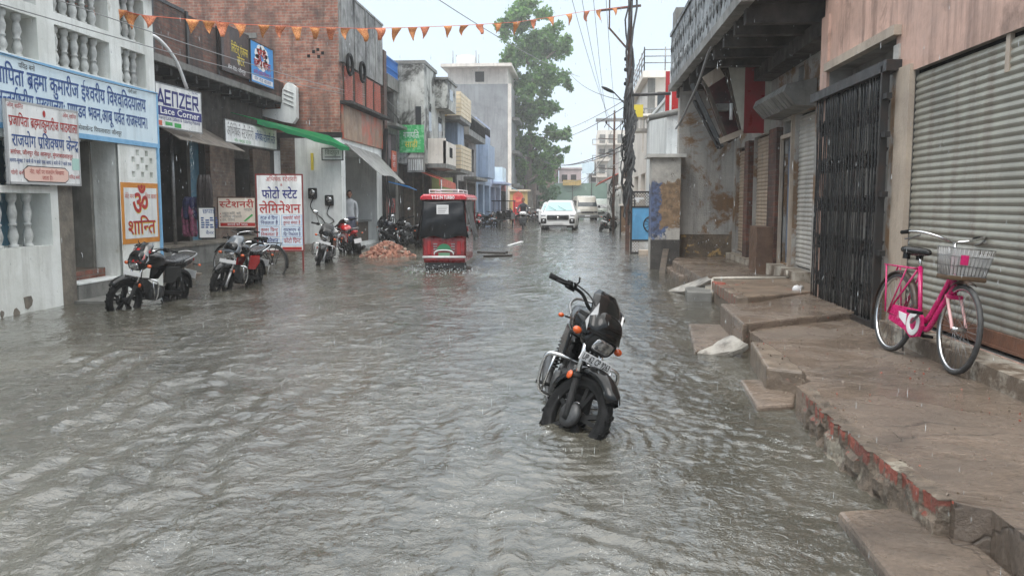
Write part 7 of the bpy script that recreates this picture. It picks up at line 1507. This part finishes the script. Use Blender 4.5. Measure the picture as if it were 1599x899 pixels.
# three wheeled goods carts by the lilac house
def cart(label, loc, heading):
    r_ = thing('cargo_rickshaw', label, 'rickshaw', loc, (0, 0, R(heading))); P = lambda n, b, m, par=r_, **k: b.build(n, m, par, **k)
    b = MB(); b.box((-.5, -1.0, .55), (.5, .5, .62)); b.box((-.5, -1.0, .62), (-.46, .5, .95)); b.box((.46, -1.0, .62), (.5, .5, .95)); b.box((-.46, -1.0, .62), (.46, -.96, .95)); P('cargo_bed', b, K['iron'])
    b = MB()
    for x in (-.48, .48):
        for y in (-.95, .45, 1.1): b.tube([(x, y, .6), (x, y, 1.62)], .02, 6)
    b.box((-.55, -1.05, 1.62), (.55, 1.3, 1.68)); P('canopy', b, K['blackm'])
    b = MB(); b.box((-.28, .9, .5), (.28, 1.3, 1.05), bev=.06); b.mat(1); b.ell((0, 1.32, .95), (.09, .04, .09)); b.mat(0); b.tube([(-.35, 1.05, 1.1), (.35, 1.05, 1.1)], .015, 6); P('front_cowl', b, [K['black'], K['lens']])
    b = MB(); b.box((-.4, .55, .7), (.4, .85, .82), bev=.03); P('seat', b, K['seat'])
    for x, y in ((-.45, -.6), (.45, -.6), (0, 1.35)):
        t, m = wheel_mesh(.25, .09, 'alloy'); T = Matrix.Translation((x, y, .25)); t.xf(T); m.xf(T); wo_ = P('wheel', m, K['alu']); P('tyre', t, K['rubber'], wo_)
q = atZ(785, 353, 0); cart('black canopied cargo rickshaw parked before the blue grey house', (q[0], q[1]+1, -.17), 176)

# rider on a scooter
def skin(name, verts, edges, rad, mats, parent, sub=2):
    me = bpy.data.meshes.new(name); me.from_pydata([Vector(v) for v in verts], edges, []); o = bpy.data.objects.new(name, me); COL.objects.link(o)
    if parent: o.parent = parent
    s_ = o.modifiers.new('s', 'SKIN'); s_.use_smooth_shade = True
    for i, d in enumerate(me.skin_vertices[0].data): d.radius = rad[i] if hasattr(rad[i], '__len__') else (rad[i], rad[i]); d.use_root = i == 0
    m_ = o.modifiers.new('u', 'SUBSURF'); m_.levels = m_.render_levels = sub
    for m in mats: me.materials.append(m)
    return o
M_skin = mat('brown_skin', C(136, 92, 68), C(124, 82, 60), 8, .5); M_hair = mat('black_hair', g(.012), rough=.5)
def head(parent, c, look=(0, 1, 0), helmet=None):
    f = Vector(look).normalized(); rot = f.to_track_quat('Y', 'Z').to_matrix(); c = Vector(c)
    b = MB(); b.ell(c, (.075, .095, .115), 18, 12, rot); b.ell(c+rot @ Vector((0, .04, -.06)), (.055, .06, .06), 12, 8, rot); b.ell(c+rot @ Vector((0, .10, -.01)), (.014, .018, .024), 8, 6, rot)
    for s_ in (-1, 1): b.ell(c+rot @ Vector((s_*.077, 0, -.01)), (.012, .022, .032), 8, 6, rot)
    b.mat(1)
    for s_ in (-1, 1): b.ell(c+rot @ Vector((s_*.03, .086, .012)), (.013, .010, .008), 8, 6, rot)
    b.mat(2); b.ell(c+rot @ Vector((0, .083, -.055)), (.024, .012, .007), 8, 6, rot); ho = b.build('head', [M_skin, M_hair, mat('lip', C(120, 66, 56), rough=.5) if 'lip' not in bpy.data.materials else bpy.data.materials['lip']], parent)
    h = MB()
    if helmet: h.ell(c+Vector((0, -.01, .03)), (.125, .145, .125), 16, 10, rot); h.build('helmet', helmet, parent)
    else: h.ell(c+rot @ Vector((0, -.018, .028)), (.083, .098, .105), 16, 10, rot); h.build('hair', M_hair, parent)
def scooter_and_rider():
    q = atZ(816, 357, 0); loc = (q[0], q[1]+.4, -.17); hd = 182
    r_ = thing('motor_scooter', 'dark scooter with pale front ridden towards the viewer, splashing', 'scooter', loc, (0, 0, R(hd))); P = lambda n, b, m, par=r_, **k: b.build(n, m, par, **k)
    for y in (.62, -.58):
        t, m = wheel_mesh(.24, .09, 'alloy'); T = Matrix.Translation((0, y, .24)); t.xf(T); m.xf(T); wo_ = P('wheel', m, K['alu']); P('tyre', t, K['rubber'], wo_)
    b = MB(); b.loft([superring((0, .50, .42), .16, .04, 14, 3), superring((0, .46, .60), .24, .05, 14, 3), superring((0, .36, .85), .20, .06, 14, 3), superring((0, .30, .98), .10, .05, 14, 3)]); P('front_apron', b, K['black'])
    b = MB(); b.ell((0, .66, .48), (.075, .22, .09), 12, 8); P('front_fender', b, K['black'])
    b = MB(); b.loft([superring((0, .48, .95), .12, .06, 14, 2.6), superring((0, .42, .99), .20, .10, 14, 2.6), superring((0, .30, 1.02), .16, .07, 14, 2.6)]); b.mat(1); b.ell((0, .485, .95), (.10, .03, .06), 14, 8); P('handlebar_cowl', b, [K['white'], K['lens']])
    b = MB(); b.tube([(-.36, .24, 1.04), (-.1, .33, 1.02), (.1, .33, 1.02), (.36, .24, 1.04)], .015, 8); P('handlebar', b, K['blackm'])
    for s_ in (-1, 1):
        b = MB(); b.tube([(s_*.25, .3, 1.04), (s_*.33, .3, 1.22)], .008, 6); b.mat(1); b.ell((s_*.35, .3, 1.26), (.06, .015, .04)); P('mirror', b, [K['blackm'], K['chrome']])
    b = MB(); b.box((-.18, -.15, .32), (.18, .42, .38), bev=.03); P('footboard', b, K['blackm'])
    b = MB(); b.loft([superring((0, y, z), rx, rz, 14, 2.8) for y, z, rx, rz in ((-.12, .55, .14, .16), (-.3, .58, .19, .2), (-.6, .62, .18, .16), (-.92, .68, .08, .07))]); P('rear_body', b, K['black'])
    b = MB(); b.loft([superring((0, y, z), rx, rz, 14, 3) for y, z, rx, rz in ((-.08, .77, .10, .04), (-.2, .79, .15, .05), (-.6, .81, .15, .05), (-.85, .83, .1, .04))]); P('seat', b, K['seat'])
    pr = thing('person', 'rider in a dark rain jacket sitting on the moving scooter', 'person', loc, (0, 0, R(hd)))
    V = [(0, -.30, .90), (0, -.27, 1.12), (0, -.22, 1.34), (0, -.20, 1.46), (0, -.17, 1.56)]
    E_ = [(0, 1), (1, 2), (2, 3), (3, 4)]; rd = [(.17, .13), (.16, .12), (.19, .12), (.10, .09), .05]
    for s_ in (-1, 1):
        k = len(V); V += [(s_*.20, -.21, 1.40), (s_*.29, -.08, 1.18), (s_*.31, .14, 1.07), (s_*.31, .24, 1.05)]; E_ += [(3, k), (k, k+1), (k+1, k+2), (k+2, k+3)]; rd += [.075, .058, .045, .04]
        k = len(V); V += [(s_*.12, -.2, .88), (s_*.15, .18, .86), (s_*.14, .22, .48), (s_*.14, .30, .42)]; E_ += [(0, k), (k, k+1), (k+1, k+2), (k+2, k+3)]; rd += [.095, .075, .055, .05]
    skin('body', V, E_, rd, [mat('rain_jacket', C(58, 56, 64), C(44, 42, 50), 7, .4)], pr)
    head(pr, (0, -.12, 1.68), (0, 1, -.05))
    for s_ in (-1, 1):
        b = MB(); hx = Vector((s_*.32, .26, 1.055)); b.ell(hx, (.03, .045, .028), 10, 7)
        for k in range(4): b.tube([hx+Vector((s_*(-.02+.018*k), .03, .012)), hx+Vector((s_*(-.02+.018*k), .058, 0)), hx+Vector((s_*(-.02+.018*k), .045, -.03))], .008, 6)
        b.tube([hx+Vector((-s_*.025, -.01, 0)), hx+Vector((-s_*.045, .02, -.015))], .009, 6); b.build('hand', M_skin, pr)
scooter_and_rider()
# man standing in the dark shop of the brick house
def standing():
    p = atY(541, 372, 26.2); r_ = thing('person', 'man in a pale shirt standing in the dark shop doorway of the brick house', 'person', (-7.15, 26.0, .0), (0, 0, R(200)))
    V = [(0, 0, .92), (0, .01, 1.12), (0, .0, 1.34), (0, 0, 1.45), (0, .01, 1.54)]; E_ = [(0, 1), (1, 2), (2, 3), (3, 4)]; rd = [(.15, .11), (.14, .10), (.18, .11), (.09, .08), .05]
    for s_ in (-1, 1):
        k = len(V); V += [(s_*.19, 0, 1.39), (s_*.23, -.03, 1.12), (s_*.22, .06, .88), (s_*.215, .09, .80)]; E_ += [(3, k), (k, k+1), (k+1, k+2), (k+2, k+3)]; rd += [.06, .048, .036, .03]
        k = len(V); V += [(s_*.09, 0, .84), (s_*.10, .02, .48), (s_*.10, 0, .09), (s_*.11, .14, .04)]; E_ += [(0, k), (k, k+1), (k+1, k+2), (k+2, k+3)]; rd += [.09, .065, .05, .045]
    o = skin('body', V, E_, rd, [mat('pale_shirt', C(178, 180, 182), C(160, 162, 166), 6, .7)], r_)
    b = MB(); b.loft([superring((0, 0, z), rx, ry_, 14, 2.2, tilt=math.pi/2) for z, rx, ry_ in ((.05, .17, .12), (.5, .18, .13), (.95, .18, .14))]); b.build('lungi', mat('dark_lungi', C(62, 66, 84), C(48, 50, 64), 9, .7), r_)
    head(r_, (0, .02, 1.65), (0, 1, 0))
    for s_ in (-1, 1):
        b = MB(); hx = Vector((s_*.215, .10, .76)); b.ell(hx, (.022, .035, .05), 10, 7)
        for k in range(4): b.tube([hx+Vector((0, -.025+.017*k, -.03)), hx+Vector((0, -.022+.017*k, -.07)), hx+Vector((-s_*.01, -.02+.017*k, -.095+.006*abs(k-1.5)))], .008, 6)
        b.tube([hx+Vector((0, .03, .02)), hx+Vector((-s_*.005, .05, -.03))], .009, 6); b.build('hand', M_skin, r_)
standing()

# ================================================================== SMALL THINGS
# heap of broken brick beside the parked motorcycles
def rubble():
    cx, cy = (Vector(atZ(551, 402, 0))+Vector(atZ(648, 399, 0))).xy/2; cy += .35; b = MB(); q = random.Random(4)
    def hgt(x, y): return max(0, .52*math.exp(-((x/.62)**2+(y/.8)**2)) - .06)
    n = 20; vs = [((i/n-.5)*3.0, (j/n-.5)*3.0) for j in range(n+1) for i in range(n+1)]; b.mat(2)
    b.add([(cx+x, cy+y, -.16+1.0*hgt(x, y)+.02*q.random()) for x, y in vs], [(j*(n+1)+i, j*(n+1)+i+1, (j+1)*(n+1)+i+1, (j+1)*(n+1)+i) for j in range(n) for i in range(n)], False)
    for i in range(950):
        x, y = q.gauss(0, .6), q.gauss(0, .66); h_ = 1.0*hgt(x, y)
        if h_ < .05: continue
        b.mat(q.choice((0, 0, 1, 1, 2, 3))); s_ = q.uniform(.018, .06); m = Matrix.Translation((cx+x, cy+y, -.16+h_+s_*.4)) @ Euler((q.uniform(0, 3), q.uniform(0, 3), q.uniform(0, 3))).to_matrix().to_4x4()
        b.box((-s_*q.uniform(.7, 1.4), -s_, -s_*.6), (s_*q.uniform(.7, 1.4), s_, s_*.6), m)
    tag(b.build('brick_rubble_heap', [mat('brick_chip', C(136, 88, 70), C(104, 68, 56), 12, .8), mat('brick_chip_pale', C(162, 116, 96), C(136, 96, 80), 12, .8), mat('brick_dust', C(136, 98, 82), C(112, 84, 72), 5, .9), mat('mortar_chip', C(150, 132, 116), C(120, 106, 94), 9, .9)]), 'low heap of crushed red brick at the water edge', 'rubble')
rubble()
for k, (u0, v0, u1, v1, w_, lb) in enumerate(((748, 393, 791, 394, .28, 'dark plank afloat in mid street beyond the rickshaw'), (755, 400, 800, 399, .05, 'thin stick afloat just nearer than the dark plank'))):
    p, q = Vector(atZ(u0, v0, .02)), Vector(atZ(u1, v1, .02)); b = MB(); b.bar(p, q, w_, .06, (0, 0, 1)); 
    if k == 0: b.bar(p+Vector((.1, -.35, 0)), q+Vector((0, -.3, 0)), .10, .05)
    tag(b.build('floating_plank', mat('soaked_wood', C(48, 42, 38), C(34, 30, 28), 9, .4) if k == 0 else bpy.data.materials['soaked_wood'], bevel=.008), lb, 'plank')
b = MB(); p, q = Vector(atZ(795, 383, .01)), Vector(atZ(815, 377, .01)); b.bar(p, q, .12, .02); tag(b.build('drifting_strip', K['white']), 'small white strip drifting in the far water', 'strip')
for k, (y0, x0, lb) in enumerate(((13.9, -8.4, 'broken stone by the institute corner in the water'), (9.2, -6.9, 'dark stone lump at the foot of the whitewashed wall'))):
    b = MB(); b.ell((x0, y0, .0), (.16, .2, .14), 9, 6); [b.v.__setitem__(i, (v[0]+rnd.uniform(-.03, .03), v[1]+rnd.uniform(-.03, .03), v[2]+rnd.uniform(-.02, .02))) for i, v in enumerate(b.v)]; tag(b.build('stone_lump', M_mudplaster), lb, 'stone')

# splashes thrown up where wheels and eaves' water meet the flood
def splash(cx, cy, rad, n, hgt, seed):
    q = random.Random(seed); b = MB()
    for i in range(n):
        a, r_ = q.uniform(0, 6.28), rad*math.sqrt(q.random()); z = hgt*q.random()**2; s_ = q.uniform(.004, .010)*(1+rad*.3)
        b.ell((cx+r_*math.cos(a), cy+r_*math.sin(a), z), (s_, s_, s_*q.uniform(.7, 1.5)), 5, 4)
    return b
M_drop = glass_mat('rain_water', C(214, 220, 222), .1); M_drop.node_tree.nodes['Principled BSDF'].inputs['Alpha'].default_value = .4
b = MB()
for args in ((-3.13, 17.0, .45, 110, .16, 1), (-2.42, 17.0, .45, 110, .16, 2), (-3.0, 43.6, .9, 130, .4, 3), (-2.8, 16.6, .7, 120, .05, 5)):
    s_ = splash(*args); b.v, o = b.v + s_.v, len(b.v); b.f += [[i+o for i in f] for f in s_.f]; b.m += s_.m; b.sm += s_.sm
tag(b.build('splash_water', M_drop), kind='stuff')
# water running off the eaves and the rain itself: long heavy drops
def rain():
    q = random.Random(12); b = MB()
    def drop(x, y, z, l, r_):
        b.add([(x, y, z+l), (x-r_, y, z+l*.3), (x, y-r_, z+l*.3), (x+r_, y, z+l*.3), (x, y+r_, z+l*.3), (x, y, z)], [(0, 1, 2), (0, 2, 3), (0, 3, 4), (0, 4, 1), (5, 2, 1), (5, 3, 2), (5, 4, 3), (5, 1, 4)], True)
    for i in range(1500):
        y = 2.2*math.exp(q.uniform(0, 2.5)); x = q.uniform(-.68*y-.3, .6*y); z = q.uniform(.15, min(7, 1.4+.42*y))
        if x < -6.9 or x > 1.9: continue
        drop(x, y, z, q.uniform(.015, .035), .0007+.00011*y)
    return b
tag(rain().build('rain', M_drop), kind='stuff')
def drips():
    q = random.Random(5); b = MB()
    def run(x, y, z0, z1, n):
        for i in range(n): z = z1+(z0-z1)*q.random(); r_ = q.uniform(.0025, .006); b.ell((x+q.gauss(0, .012), y+q.gauss(0, .012), z), (r_, r_, r_*q.uniform(1.2, 3.2)), 5, 4)
    run(-8.14, 17.35, 3.7, .05, 120); run(-8.13, 17.38, 3.7, 1.5, 60)
    for k in range(40): y = q.uniform(13.9, 24.6); run(-8.68, y, 4.28, .1, 8)
    for k in range(46): y = q.uniform(10.7, 18.8); run(1.94+q.uniform(0, 1.2)*(q.random() < .5), y, 3.78, .25, 8)
    for k in range(14): y = q.uniform(22, 24.6); run(-8.4+.6*(y-22), y, 2.95, .1, 6)
    return b
tag(drips().build('dripping_water', M_drop), kind='stuff')
